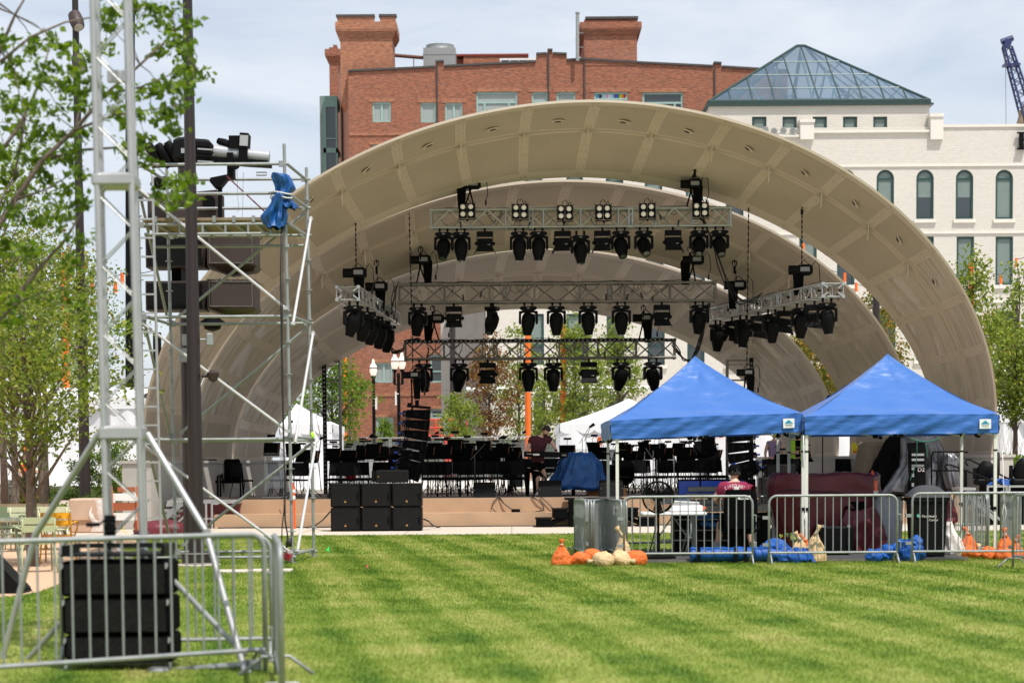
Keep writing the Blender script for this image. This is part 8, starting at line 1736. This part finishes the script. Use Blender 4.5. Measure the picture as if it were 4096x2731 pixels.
# pale tarp, maroon cloth behind the bin
drape('pale_tarp','pale grey tarp bundle spilling right of the wheeled bin','tarp','wrap',interp([(3795,18,2096),(3800,30,2130),(3812,44,2170),(3818,50,2205),(3812,34,2226)]),31.8,.5,31,.10)
drape('maroon_cloth','maroon cloth hanging behind the wheeled bin','cloth','maroon',interp([(3778,26,1975),(3785,34,2040),(3790,38,2080),(3790,34,2092)]),32.3,.4,33,.12)
# blue nylon bags on the ground
def bag(name,lab,parts,seed,straps=()):
    q=thing(name,lab,'bag',tuple(G(parts[0][0],parts[0][1]+20,0)),0,'blue nylon bags on the grass'); crumple(parts,'bluebag',q,seed,'fabric')
    for i,(x,y,Y,w,h) in enumerate(straps): mb=MB(); c=P(x,y,Y); mb.rbox(c,(w,.03,h),.01); mb.build('strap',M['black'],q,world=True)
    return q
q=thing('canopy_bag','long blue nylon canopy bag lying behind the front barricades','bag',tuple(G(2950,2256,0)),0,'blue nylon bags on the grass'); mb=MB(); a,b=P(2770,2240,30.75).x,P(3128,2240,30.75).x
mb.grid(lambda u,v:V(a+(b-a)*u,30.95+.17*math.cos(2*math.pi*v)+.01*math.sin(u*40),.13+.115*math.sin(2*math.pi*v)*(1+.03*math.sin(u*23+v*5))+.006*math.sin(u*35+v*9)),60,14)
for x in (a,b): mb.blob((x,30.95,.13),(.03,.17,.12),3,.05,14,8)
mb.build('fabric',M['bluebag'],q,world=True,smooth='all')
for x in (2795,2943,2982): c=P(x,2236,30.76); mb=MB(); mb.box((c.x,30.76,.13),(.05,.02,.24)); mb.build('strap',M['black'],q,world=True)
bag('canopy_bag','blue nylon wheeled bag end beside the middle sandbags',[(3155,2228,.32,.16,.12,30.9,0),(3100,2205,.24,.16,.16,31.0,0),(3212,2232,.24,.16,.13,30.85,10)],400,[(3190,2222,30.72,.10,.05),(3218,2243,30.70,.06,.05),(3242,2243,30.70,.05,.06)])
bag('nylon_bag','crumpled blue nylon bag lying on the platform before the maroon cover',[(3520,2218,.20,.14,.09,31.1,0),(3560,2206,.24,.14,.10,31.1,-8),(3500,2228,.10,.1,.05,31.0,0)],420)
bag('nylon_bag','crumpled blue nylon bag heaped left of the wheeled bin',[(3636,2205,.19,.15,.19,31.0,0),(3655,2190,.14,.13,.15,31.0,25),(3668,2215,.12,.1,.08,31.0,0)],430)
# survey flags
def flag(x,y,mat,lab):
    g=G(x,y,0); t=thing('survey_flag',lab,'flag',(g.x,g.y,0),.3,'small survey flags in the lawn'); mb=MB(); k=.45 if mat=='fpink' else .8; mb.cyl((0,0,0),(0,0,.22*k),.0025,n=4); mb.build('wire',M['alud'],t); mb=MB(); mb.add([(0,0,.22*k),(-.075*k,.01,.12*k),(-.005,0,.09*k),(0,.004,.22*k),(-.075*k,.014,.12*k),(-.005,.004,.09*k)],[(0,1,2),(5,4,3)]); mb.build('pennant',M[mat],t)
M['fgreen']=pm('flag_green',(.06,.75,.14),.6); M['fpink']=pm('flag_pink',(.85,.12,.14),.6)
flag(1318,2222,'fgreen','bright green survey flag in the grass right of the scaffold'); flag(2458,2226,'fgreen','bright green survey flag before the folded barricades'); flag(1473,2280,'fpink','tiny pink survey marker in the lawn below the subwoofers')
# ================================================================ patio at left
def patio_chair(x,y,rz,mat,lab,loc=None):
    g=G(x,y,0) if loc is None else V(*loc); t=thing('patio_chair',lab,'chair',(g.x,g.y,0),rz,'metal patio chairs'); m=M[mat]
    mb=MB()
    for i in range(6): mb.box((0,-.19+.075*i,.445-.004*i),(.44,.062,.014))
    mb.build('seat',m,t); mb=MB(); 
    for i,z in enumerate((.60,.72)): mb.grid(lambda u,v,z=z:V((u-.5)*.48,.245+.06*(z-.45)+.02*(1-(2*u-1)**2),z+.10*v),8,1); mb.grid(lambda u,v,z=z:V((.5-u)*.48,.258+.06*(z-.45)+.02*(1-(2*u-1)**2),z+.10*v),8,1)
    mb.build('backrest',m,t,smooth='all')
    for s in (-1,1):
        mb=MB(); mb.path([(s*.25,-.27,0),(s*.235,-.21,.44),(s*.24,.0,.45),(s*.235,.22,.44),(s*.235,.29,.80)],.014,7); mb.path([(s*.235,.20,.44),(s*.26,.33,0)],.014,7); mb.build('side_frame',m,t,smooth='all')
        mb=MB(); mb.path([(s*.24,.27,.64),(s*.29,.10,.66),(s*.30,-.16,.66)],.014,7); mb.rbox((s*.295,-.05,.668),(.05,.28,.018),.006); mb.path([(s*.30,-.16,.66),(s*.28,-.19,.55),(s*.24,-.2,.44)],.013,7); mb.build('armrest',m,t,smooth='all')
    return t
patio_chair(236,2248,R(185),'yellow','bright orange yellow metal patio chair')
patio_chair(58,2238,R(95),'sagel','pale sage metal chair at the near round table'); patio_chair(150,2285,R(200),'sage','sage green metal chair nearest the lawn edge'); patio_chair(30,2205,R(20),'sageg','dark green metal chair behind the near table'); patio_chair(100,2195,R(-30),'sage','sage metal chair behind the tree trunks'); patio_chair(205,2215,R(120),'sagel','pale sage metal chair just left of the orange chair'); patio_chair(-20,2290,R(60),'sageg','green metal chair cut by the left frame edge')
def patio_table(x,y,mat,lab,r=.42):
    g=G(x,y,0); t=thing('patio_table',lab,'table',(g.x,g.y,0),0,'metal patio tables'); mb=MB(); mb.lathe([(r,.70),(r,.73),(r-.02,.74)],(0,0,0),28); mb.build('table_top',M[mat],t,smooth=True); mb=MB()
    for k in range(4): a=math.pi/4+k*math.pi/2; mb.path([(r*.8*math.cos(a),r*.8*math.sin(a),0),(r*.5*math.cos(a),r*.5*math.sin(a),.4),(r*.7*math.cos(a),r*.7*math.sin(a),.70)],.015,6)
    mb.build('legs',M[mat],t,smooth='all')
patio_table(60,2255,'sagel','pale sage round patio table nearest the frame edge',.6); patio_table(20,2165,'sage','sage round patio table farther back'); patio_table(212,2195,'sagel','small pale table behind the orange chair',.36)
def bench(x,y,Y,mat,lab,rz):
    p=P(x,y,Y); t=thing('patio_bench',lab,'bench',(p.x,Y,.0),rz,'metal patio benches'); mb=MB()
    for i in range(5): mb.box((0,-.16+.08*i,.44),(1.1,.065,.016))
    mb.build('seat',M[mat],t); mb=MB()
    for z in (.60,.72): mb.box((0,.25+.05*(z-.5),z+.05),(1.15,.016,.10))
    mb.build('backrest',M[mat],t)
    for s in (-1,1): mb=MB(); mb.path([(s*.52,-.24,0),(s*.52,-.2,.44),(s*.52,.22,.44),(s*.52,.29,.80)],.015,6); mb.path([(s*.52,.2,.44),(s*.52,.3,0)],.015,6); mb.build('leg',M[mat],t,smooth='all')
bench(98,2120,40.5,'ply','olive brown slatted bench behind the trees',R(180)); bench(30,2150,38,'sageg','dark green slatted bench at the left frame edge',R(170)); bench(165,2150,37.5,'sagel','pale sage slatted bench behind the thickest trunk',R(185))
# wedge speaker on gravel at the far left
g=G(20,2372); t=thing('black_wedge','black wedge shaped speaker on the gravel at the left frame edge','speaker',(g.x,g.y,0),0); mb=MB(); mb.prism([(-.42,0),(.22,0),(.20,.04),(-.18,.46),(-.42,.46)][::-1],'y',0,.5); mb.build('cabinet',M['dark'],t)
mb=MB(); mb.prism([(-.17,.455),(.20,.045),(.21,.05),(-.16,.463)][::-1],'y',.03,.47); mb.build('grille',M['grille'],t)
# shrink wrapped pallet
a,b,c,t_=pr(276,470,2000,2145,41.5); q=thing('wrapped_pallet','plastic wrapped cardboard cartons stacked on a pallet behind the orange chair','wrapped cartons',((a+b)/2,41.5,.0)); mb=MB(); mb.rbox(((a+b)/2-.18,41.9,(c+t_)/2+.18),((b-a)*.62,.9,(t_-c)*.62),.03); mb.rbox(((a+b)/2-.1,41.95,c+.22),((b-a)*.80,.9,(t_-c)*.38),.03); mb.build('cartons',M['card'],q,world=True)
mb=MB(); mb.grid(lambda u,v:V(b-.55+.5*u+.03*math.sin(v*9),41.45+.03*math.sin(u*14+v*8),c+.1+(t_-c-.08)*v),8,8); mb.grid(lambda u,v:V(a+.02+(b-a)*.95*u,41.5+.9*v,t_+.012+.012*math.sin(u*21+v*9)),12,6); mb.build('stretch_film',M['wrap'],q,world=True,smooth='all')
# orange and white folding traffic barrier behind the tower
q=thing('traffic_barrier','white and orange striped folding traffic barrier behind the silver tower','traffic barrier',tuple(P(500,2110,41))); mb=MB(); s=S(41)
for x in (446,548): mb.cyl(P(x,1945,41),P(x-6,2120,41.2),.025,n=6); mb.cyl(P(x,1945,41),P(x+6,2120,40.6),.025,n=6)
mb.build('frame',pm('barrier_rust',(.42,.12,.05),.6),q,world=True); mb=MB()
for y in (1987,2065): c=P(498,y,40.95); mb.box(c,(.62,.03,.15))
mb.build('board',M['white'],q,world=True); mb=MB(); c=P(498,2025,40.97); mb.box(c,(.58,.03,.16)); c=P(505,1957,40.97); mb.box(c,(.36,.03,.10)); mb.build('stripe_board',pm('barrier_orange_brown',(.36,.10,.04),.6),q,world=True)
mb=MB(); mb.path([P(1300/2.24*0+492,2060,41),P(500,2100,41),P(486,2120,40.8),P(510,2128,40.6)],.008,5); tag(mb.build('yellow_hose',pm('yellow_hose_paint',(.7,.55,.05)),smooth='all'),'thin yellow hose near the folding traffic barrier','hose')
mb=MB(); mb.blob(P(640,2120,45.5),(.6,.4,.26),91,.25,20,10,3,flat=-.35); tag(mb.build('dark_tarp',M['maroon'],smooth='all'),'dark maroon sheet heaped behind the scaffold ladder foot','tarp')
# ================================================================ people
def figure(name,joints,edges,mat,root_i,parent,levels=2,loc=(0,0,0)):
    me=bpy.data.meshes.new(name); me.from_pydata([j[:3] for j in joints],edges,[]); o=bpy.data.objects.new(name,me); C.objects.link(o)
    sm=o.modifiers.new('skin','SKIN'); sm.use_smooth_shade=True; sub=o.modifiers.new('sub','SUBSURF'); sub.levels=levels; sub.render_levels=levels
    for i,j in enumerate(joints):
        sv=me.skin_vertices[0].data[i]; r=j[3]; sv.radius=(r if not isinstance(r,tuple) else r[0], r if not isinstance(r,tuple) else r[1]); sv.use_root=(i==root_i)
    dg=bpy.context.evaluated_depsgraph_get(); dg.update(); m2=bpy.data.meshes.new_from_object(o.evaluated_get(dg)); bpy.data.objects.remove(o); m2.materials.clear(); m2.materials.append(mat)
    m2.polygons.foreach_set('use_smooth',[True]*len(m2.polygons)); ob=bpy.data.objects.new(name,m2); C.objects.link(ob); ob.parent=parent; ob.location=loc; return ob
def chain(pts): return [(i,i+1) for i in range(len(pts)-1)]
def hand_joints(J,E,wi,p,d,up,sg,grip=.3,scale=1.0):
    # palm + five separate fingers added to a skin skeleton; d = pointing direction, up = back of hand, sg = thumb side
    d=Vector(d).normalized(); up=Vector(up).normalized(); sd_=d.cross(up).normalized()*sg; k=scale
    pm_=len(J); J.append((*(Vector(p)+d*.045*k),.026*k)); E.append((wi,pm_))
    for i,(off,l) in enumerate(((.030,.070),(.010,.080),(-.010,.075),(-.028,.060))):
        b=Vector(p)+d*.085*k+sd_*off*k; kn=len(J); J.append((*b,.010*k)); E.append((pm_,kn)); a=b+(d*(1-grip*.5)-up*grip).normalized()*l*.5*k; J.append((*a,.009*k)); E.append((kn,kn+1)); c=a+(d*(1-grip)-up*grip*1.4).normalized()*l*.5*k; J.append((*c,.007*k)); E.append((kn+1,kn+2))
    b=Vector(p)+d*.03*k+sd_*.036*k; kn=len(J); J.append((*b,.012*k)); E.append((pm_,kn)); J.append((*(b+(d*.6+sd_*.6-up*.2).normalized()*.045*k),.010*k)); E.append((kn,kn+1)); J.append((*(b+(d*.9+sd_*.5-up*.4).normalized()*.075*k),.008*k)); E.append((kn+1,kn+2))
def head(parent,c,rot,skin,hair=None,beard=None,cap=None,shades=False,k=1.0,hairback=False):
    # ellipsoid head with brow, nose, chin, ears; faces local -Y
    n,m_=24,18; vs=[]; 
    for j in range(m_+1):
        th=math.pi*j/m_
        for i in range(n):
            t=2*math.pi*i/n; d=V(math.sin(th)*math.cos(t),math.sin(th)*math.sin(t),math.cos(th)); x,y,z=d.x*.076,d.y*.095,d.z*.115
            f=max(0,-d.y)
            if z<0: x*=1-.28*(-z/.115)**1.3; y*=1-.12*(-z/.115)
            if f>.5: 
                nose=math.exp(-((x/.014)**2+((z+.012)/.026)**2)); y-=.024*nose
                eye=math.exp(-(((abs(x)-.032)/.014)**2+((z-.012)/.012)**2)); y+=.010*eye
                brow=math.exp(-(((abs(x)-.03)/.022)**2+((z-.032)/.009)**2)); y-=.005*brow
                mouth=math.exp(-((x/.022)**2+((z+.055)/.006)**2)); y+=.004*mouth; lip=math.exp(-((x/.02)**2+((z+.048)/.006)**2)); y-=.004*lip
                chin=math.exp(-((x/.025)**2+((z+.095)/.02)**2)); y-=.010*chin
            vs.append(V(x,y,z)*k)
    rm=Euler(rot).to_matrix(); c=Vector(c)
    mb=MB(); mb.add([rm@v+c for v in vs],[(j*n+i,(j+1)*n+i,(j+1)*n+(i+1)%n,j*n+(i+1)%n) for j in range(m_) for i in range(n)])
    for s in (-1,1): mb.blob(rm@(V(s*.078,.008,-.005)*k)+c,(.010*k,.020*k,.030*k),3,.1,10,8,rot=rm)
    o=mb.build('head',skin,parent,smooth='all')
    mb=MB()
    for s in (-1,1): mb.blob(rm@(V(s*.031,-.082,.012)*k)+c,(.011*k,.008*k,.007*k),1,0,10,8,rot=rm)
    mb.build('eye',M['dark'] ,o,smooth='all')
    def capshell(mat,name,zmin,yfront,th_,seed,amp=.06,low=None):
        mb=MB(); q=[]
        for j in range(13):
            th=math.pi*.62*j/12
            for i in range(n):
                t=2*math.pi*i/n; d=V(math.sin(th)*math.cos(t),math.sin(th)*math.sin(t),math.cos(th)); rr_=1+amp*math.sin(7*t+seed)*math.sin(5*th+t); p=V(d.x*(.076+th_),d.y*(.095+th_),d.z*(.115+th_))*rr_
                if d.y<-.2 and p.z<yfront: p.z=yfront; p.y=max(p.y,-.080)
                if p.z<zmin: p.z=zmin
                q.append(rm@(p*k)+c)
        mb.add(q,[(j*n+i,(j+1)*n+i,(j+1)*n+(i+1)%n,j*n+(i+1)%n) for j in range(12) for i in range(n)]); return mb.build(name,mat,o,smooth='all')
    if hair: capshell(hair,'hair',-.035 if not hairback else -.06,.060,.012,1.0)
    if beard:
        mb=MB(); mb.blob(rm@(V(0,-.050,-.078)*k)+c,(.058*k,.052*k,.062*k),9,.10,18,12,4,rot=rm); mb.blob(rm@(V(0,-.055,-.115)*k)+c,(.038*k,.036*k,.045*k),4,.12,14,10,4,rot=rm); mb.build('beard',beard,o,smooth='all')
    if shades:
        mb=MB()
        for s in (-1,1): mb.rbox(rm@(V(s*.033,-.098,.012)*k)+c,(.052*k,.010*k,.034*k),.008,rm)
        mb.rbox(rm@(V(0,-.099,.018)*k)+c,(.03*k,.006*k,.006*k),.002,rm); mb.build('sunglasses',M['black'],o)
    return o
# --- keyboard player, bending over the keyboard and reaching to its right end
YPp=51.6; gx=P(2150,1960,YPp).x
q=thing('person','bearded man in a maroon shirt and black shorts leaning over the keyboard','person',(gx,YPp,ZS))
def px(x,y,dy=0):
    v=P(x,y,YPp+dy); return (v.x-gx,dy,v.z-ZS)
hip=px(2150,1868,.05); 
J=[]; E=[]
def add(p,r,frm=None):
    J.append((*p,r)); 
    if frm is not None: E.append((frm,len(J)-1))
    return len(J)-1
pel=add(hip,(.15,.12)); 
lh=add(px(2143,1878,.02),.10,pel); lk=add(px(2152,1905,-.03),.068,lh); lc=add(px(2152,1925,.0),.062,lk); la=add(px(2152,1962,.08),.040,lc); lf=add(px(2150,1973,.04),.042,la); add(px(2143,1977,-.10),.034,lf)
rh=add(px(2165,1878,.08),.10,pel); rk=add(px(2180,1898,.05),.068,rh); rc=add(px(2174,1918,.12),.062,rk); ra=add(px(2160,1950,.32),.040,rc); rf=add(px(2156,1962,.36),.042,ra); add(px(2150,1970,.26),.034,rf)
b1=add(px(2150,1835,.03),(.165,.13),pel); b2=add(px(2150,1795,.0),(.175,.14),b1); b3=add(px(2158,1762,-.05),(.185,.12),b2); nk=add(px(2172,1745,-.10),.066,b3); add(px(2180,1733,-.13),.055,nk)
ls=add(px(2127,1758,.0),.085,b3); le=add(px(2113,1790,-.06),.060,ls); lw=add(px(2110,1812,-.16),.036,le)
rs=add(px(2195,1754,-.05),.082,b3); re_=add(px(2211,1774,-.08),.055,rs); rw=add(px(2226,1802,-.16),.034,re_)
dv=(Vector(px(2232,1830,-.2))-Vector(px(2226,1802,-.16))); hand_joints(J,E,rw,px(2226,1804,-.16),dv,(.3,-.8,.5),1,.35,1.15); dv=(Vector(px(2118,1832,-.26))-Vector(px(2110,1812,-.16))); hand_joints(J,E,lw,px(2110,1814,-.17),dv,(-.3,-.8,.4),-1,.4,1.15)
figure('body',J,E,M['skin'],0,q)
head(q,px(2185,1722,-.18),(R(46),0,R(42)),M['skin'],M['hair'],M['beard'],k=1.13)
# shirt: same skeleton trunk, slightly larger, ending cleanly at upper arm and waist
J=[];E=[]; s0=add(px(2150,1858,.04),(.185,.155)); s1=add(px(2150,1835,.03),(.19,.155),s0); s2=add(px(2150,1795,.0),(.198,.165),s1); s3=add(px(2158,1762,-.05),(.198,.135),s2); add(px(2168,1747,-.08),.085,s3)
a1=add(px(2127,1758,0),.105,s3); add(px(2115,1780,-.045),.088,a1); a2=add(px(2195,1754,-.05),.10,s3); add(px(2208,1772,-.08),.08,a2)
figure('shirt',J,E,M['tmaroon'],0,q)
J=[];E=[]; s_=add(px(2150,1838,.04),(.19,.16)); s0=add(px(2150,1858,.05),(.21,.18),s_); l1=add(px(2141,1878,.02),.15,s0); add(px(2150,1915,-.02),.118,l1); r1=add(px(2167,1878,.08),.15,s0); add(px(2180,1908,.08),.118,r1); figure('shorts',J,E,M['blackm'],0,q)
for a_,dx in ((px(2150,1974,.02),-1),(px(2156,1962,.34),-1)): mb=MB(); mb.blob(V(a_[0]-.03,a_[1]-.06,a_[2]-.01),(.055,.13,.045),2,.05,14,8,flat=-.035); mb.build('shoe',M['white'],q,smooth='all')
mb=MB(); w_=Vector(px(2224,1800,-.16)); mb.lathe([(.040,-.012),(.040,.012)],w_,12); mb.box(w_+V(0,-.042,0),(.04,.012,.045)); mb.build('wrist_watch',M['black'],q)
# --- seated crew member seen from behind
YSt=32.05; gx2=P(2940,2200,YSt).x
q=thing('person','seated crew member in a crimson lifeguard shirt and dark cap seen from behind','person',(gx2,YSt,0))
def px(x,y,dy=0,gx=gx2,Y=YSt,z0=0):
    v=P(x,y,Y+dy); return (v.x-gx,dy,v.z-z0)
J=[];E=[]; pel=add(px(2950,2098,-.05),(.16,.13)); 
for (hx,kx,ky,ax,ay,fx) in ((2925,2880,2110,2868,2190,2850),(2975,2998,2110,3010,2190,3020)):
    h_=add(px(hx,2100,.05),.10,pel); k_=add(px(kx,2092,.42),.070,h_); c_=add(px(kx-2 if kx<2950 else kx+2,2135,.42),.060,k_); a_=add(px(ax,ay+5,.36),.042,c_); f_=add(px(ax,ay+24,.40),.045,a_); add(px(fx,ay+26,.52),.035,f_)
b1=add(px(2945,2050,-.07),(.17,.13),pel); b2=add(px(2940,1995,-.06),(.19,.13),b1); b3=add(px(2938,1952,-.02),(.20,.11),b2); nk=add(px(2938,1925,.0),.062,b3); add(px(2938,1905,.02),.056,nk)
ls=add(px(2895,1950,.0),.080,b3); le=add(px(2862,1990,.12),.056,ls); lw=add(px(2880,2015,.38),.036,le); rs=add(px(2982,1950,.0),.080,b3); re_=add(px(3012,1995,.12),.056,rs); rw=add(px(3000,2015,.38),.036,re_)
hand_joints(J,E,lw,px(2880,2015,.38),(.3,1,-.1),(0,0,1),1,.25); hand_joints(J,E,rw,px(3000,2015,.38),(-.3,1,-.1),(0,0,1),-1,.25)
figure('body',J,E,M['skin'],0,q); hd=head(q,px(2938,1888,.04),(0,0,R(180)),M['skin'],M['hair'],k=1.08,hairback=True)
mb=MB(); c=Vector(px(2938,1884,.03)); 
mb.lathe([(.098,-.02),(.104,.02),(.095,.07),(.06,.11),(.01,.125)],c,20); mb.rbox(c+V(0,.13,.0),(.15,.12,.015),.006); mb.box(c+V(0,-.095,.005),(.05,.02,.03)); mb.build('cap',M['blackm'],hd,smooth=True)
mb=MB(); mb.lathe([(.03,.118),(.01,.128)],c,12); mb.rbox(c+V(0,.05,.112),(.10,.08,.02),.008); mb.build('cap_crown_patch',bluec,hd)
J=[];E=[]; s0=add(px(2948,2085,-.06),(.19,.155)); s1=add(px(2945,2040,-.07),(.195,.15),s0); s2=add(px(2940,1995,-.06),(.225,.165),s1); s3=add(px(2938,1950,-.03),(.255,.165),s2); add(px(2938,1932,-.01),.105,s3)
a1=add(px(2893,1950,0),.115,s3); add(px(2870,1982,.08),.092,a1); a2=add(px(2982,1950,0),.135,s3); add(px(3005,1984,.08),.092,a2); sh=figure('shirt',J,E,M['tlife'],0,q)
# back print: bent lettering and cross
for i,ch_ in enumerate('LIFEGUARD'):
    u=(i-4)/4; v=Vector(px(2940+u*37,1942+9*u*u,-.225+.045*u*u)); text('shirt_letter',ch_,.078,M['wrap'],sh,tuple(v),(math.pi/2+R(-8),R(10)*u,R(14)*u),ext=.002,sx=.8)
mb=MB(); v=Vector(px(2946,1968,-.245)); mb.box(v,(.085,.006,.17),(R(-4),0,0)); mb.box(v+V(0,.001,-.03),(.24,.006,.06),(R(-4),0,0)); mb.build('shirt_cross',M['wrap'],sh)
J=[];E=[]; s0=add(px(2950,2096,-.04),(.185,.15)); 
for (hx,kx) in ((2925,2884),(2975,2994)): l1=add(px(hx,2098,.08),.118,s0); add(px(kx,2092,.36),.095,l1)
figure('shorts',J,E,M['blackm'],0,q)
for x in (2866,3012): 
    mb=MB(); c=Vector(px(x,2205,.37)); mb.cyl(c-V(0,0,.02),c+V(0,0,.16),.052,.060,n=12); mb.build('sock',M['greycloth'],q,smooth=True); mb=MB(); c=V(Vector(px(x,2230,.42)).x,.44,.10); mb.blob(c,(.058,.14,.05),2,.04,14,8,flat=-.04); mb.build('shoe',M['dark'],q,smooth='all')
# --- standing figures at stage right
def stander(lab,x,Y,ytop,yfoot_z,shirt,sleeve,vest=False,shades=False,lookdown=20,turn=0,hairm='hair',label2=None):
    z0=ZS; top=P(x,ytop,Y).z-z0; H=top; gx=P(x,1900,Y).x; q=thing('person',lab,'person',(gx,Y,z0),turn); k=H/1.78; J=[];E=[]
    def A(p,r,f=None): J.append((p[0]*k,p[1]*k,p[2]*k,(r*k if not isinstance(r,tuple) else (r[0]*k,r[1]*k)))); (E.append((f,len(J)-1)) if f is not None else 0); return len(J)-1
    pel=A((0,0,.95),(.15,.11))
    for s in (-1,1): h_=A((s*.09,0,.90),.095,pel); k_=A((s*.10,-.02,.50),.062,h_); a_=A((s*.11,.02,.09),.042,k_); A((s*.12,-.12,.04),.036,a_)
    b1=A((0,0,1.12),(.15,.11),pel); b2=A((0,.0,1.36),(.18,.12),b1); nk=A((0,0,1.50),.058,b2); A((0,-.02,1.57),.052,nk)
    if sleeve=='bare':
        s_=A((-.19,0,1.42),.065,b2); e_=A((-.25,.05,1.15),.045,s_); w_=A((-.27,-.02,.92),.030,e_); hand_joints(J,E,w_,(-.27*k,-.02*k,.91*k),(0,-.1,-1),(-1,0,0),1,.2,k)
        s_=A((.19,0,1.42),.065,b2); e_=A((.25,-.02,1.15),.045,s_); w_=A((.20,-.20,1.02),.030,e_); hand_joints(J,E,w_,(.20*k,-.2*k,1.02*k),(-.3,-1,0),(0,0,1),-1,.3,k)
    else:
        for s in (-1,1): s_=A((s*.19,0,1.42),.062,b2); e_=A((s*.25,.0,1.14),.045,s_); w_=A((s*.09,-.24,1.10),.030,e_); hand_joints(J,E,w_,(s*.09*k,-.24*k,1.10*k),(-s*.8,-.3,.3),(0,-1,0),s,.5,k)
    figure('body',J,E,M['skin'],0,q)
    hd=head(q,(0,-.04*k,1.66*k),(R(lookdown),0,R(12)),M['skin'],M[hairm],M['beard'] if vest else None,shades=shades,k=k)
    J=[];E=[]; s0=A((0,0,.93),(.175,.135)); s1=A((0,0,1.12),(.18,.135),s0); s2=A((0,0,1.36),(.205,.14),s1); A((0,0,1.47),.085,s2)
    for s in (-1,1): a1=A((s*.17,0,1.42),.085,s2); A((s*.215,0,1.36 if sleeve=='bare' else 1.24),.078 if sleeve=='bare' else .070,a1)
    sh=figure('shirt',J,E,M[shirt],0,q)
    J=[];E=[]; s0=A((0,0,.93),(.17,.13))
    for s in (-1,1): l1=A((s*.09,0,.88),.115,s0); l2=A((s*.10,-.02,.50),.088,l1); A((s*.11,0,.12),.075,l2)
    figure('trousers',J,E,M['blackm'],0,q)
    if vest:
        for s in (-1,1): mb=MB(); mb.grid(lambda u,v,s=s:V(s*(.075+.145*u)*k,(-.165+.10*u*u)*k,(.90+.58*v)*k),5,8); mb.grid(lambda u,v,s=s:V(s*(.222-.04*v)*k,(-.065+.19*u)*k,(.90+.55*v)*k),5,8); mb.build('safety_vest',M['hivis'],q,smooth='all')
        mb=MB(); mb.box((.0,-.185*k,1.12*k),(.06,.006,.09)); mb.build('pass_card',M['white'],q); mb=MB(); mb.rbox((.03*k,-.30*k,1.13*k),(.04,.012,.09),.005,(R(50),0,0)); mb.build('phone',M['black'],q)
        mb=MB(); 
        for i in range(3): mb.box(((-.06+.06*i)*k,-.176*k,(1.28-.02*(i%2))*k),(.045,.004,.04))
        mb.build('shirt_print',M['ply'],sh)
    else:
        mb=MB(); rr=random.Random(2)
        for i in range(4): mb.box((.03*k,-.178*k,(1.34-.03*i)*k),(.10+rr.uniform(-.03,.05),.004,.012))
        mb.build('shirt_print',M['dark'],sh)
    return q
stander('man in a sleeveless lavender shirt standing at stage right looking down',3096,55.5,1722,0,'lav','bare',lookdown=28,turn=R(15))
stander('man in a bright yellow vest and dark glasses looking at his phone',3188,56.2,1718,0,'blackm','long',vest=True,shades=True,lookdown=22)
# worker in the left planting bed, turned away and stooping
gx=P(100,1980,53).x; q=thing('person','worker in an orange and yellow vest stooping behind the left trees','person',(gx,53,.35)); J=[];E=[]
def px(x,y,dy=0): v=P(x,y,53+dy); return (v.x-gx,dy,v.z-.35)
pel=add(px(98,1895),.13); 
for x in (88,106): h_=add(px(x,1905),.085,pel); k_=add(px(x,1955,-.05),.06,h_); add(px(x,2000),.045,k_)
b2=add(px(96,1848,-.08),(.17,.12),pel); nk=add(px(100,1825,-.12),.06,b2); s_=add(px(112,1840,-.1),.06,b2); e_=add(px(130,1868,-.2),.045,s_); w_=add(px(146,1882,-.25),.03,e_); hand_joints(J,E,w_,px(147,1884,-.25),(1,0,-.3),(0,0,1),1,.5)
s_=add(px(84,1842,-.1),.06,b2); e_=add(px(78,1872,-.2),.045,s_); w_=add(px(84,1895,-.28),.03,e_); hand_joints(J,E,w_,px(84,1896,-.28),(.2,-.3,-1),(-1,0,0),-1,.5)
figure('body',J,E,M['skin'],0,q); hd=head(q,px(104,1810,-.16),(R(30),0,R(60)),M['skin'],M['hair']); mb=MB(); mb.lathe([(.12,.02),(.11,.05),(.09,.12),(.02,.15)],px(104,1806,-.16),16); mb.build('hard_hat',M['orangep'],hd,smooth=True)
J=[];E=[]; s0=add(px(98,1890),.165); s1=add(px(96,1850,-.08),(.195,.15),s0); add(px(99,1832,-.11),.09,s1); figure('safety_vest',J,E,M['hivis'],0,q); mb=MB()
for y in (1862,1878): mb.lathe([(.19,-.035),(.19,.035)],px(97,y,-.05),14)
mb.build('vest_bands',M['orangep'],q)
J=[];E=[]; s0=add(px(98,1898),.15)
for x in (88,106): l1=add(px(x,1908),.10,s0); l2=add(px(x,1955,-.05),.08,l1); add(px(x,1995),.07,l2)
figure('trousers',J,E,M['blackm'],0,q)
wire('hose',[P(34,1900,52.8),P(40,1880,52.8),P(60,1872,52.7),P(90,1890,52.7),P(150,1890,52.7),P(165,1905,52.7)],.014,'yellow hose held by the worker in the planting bed','hose','yellow')
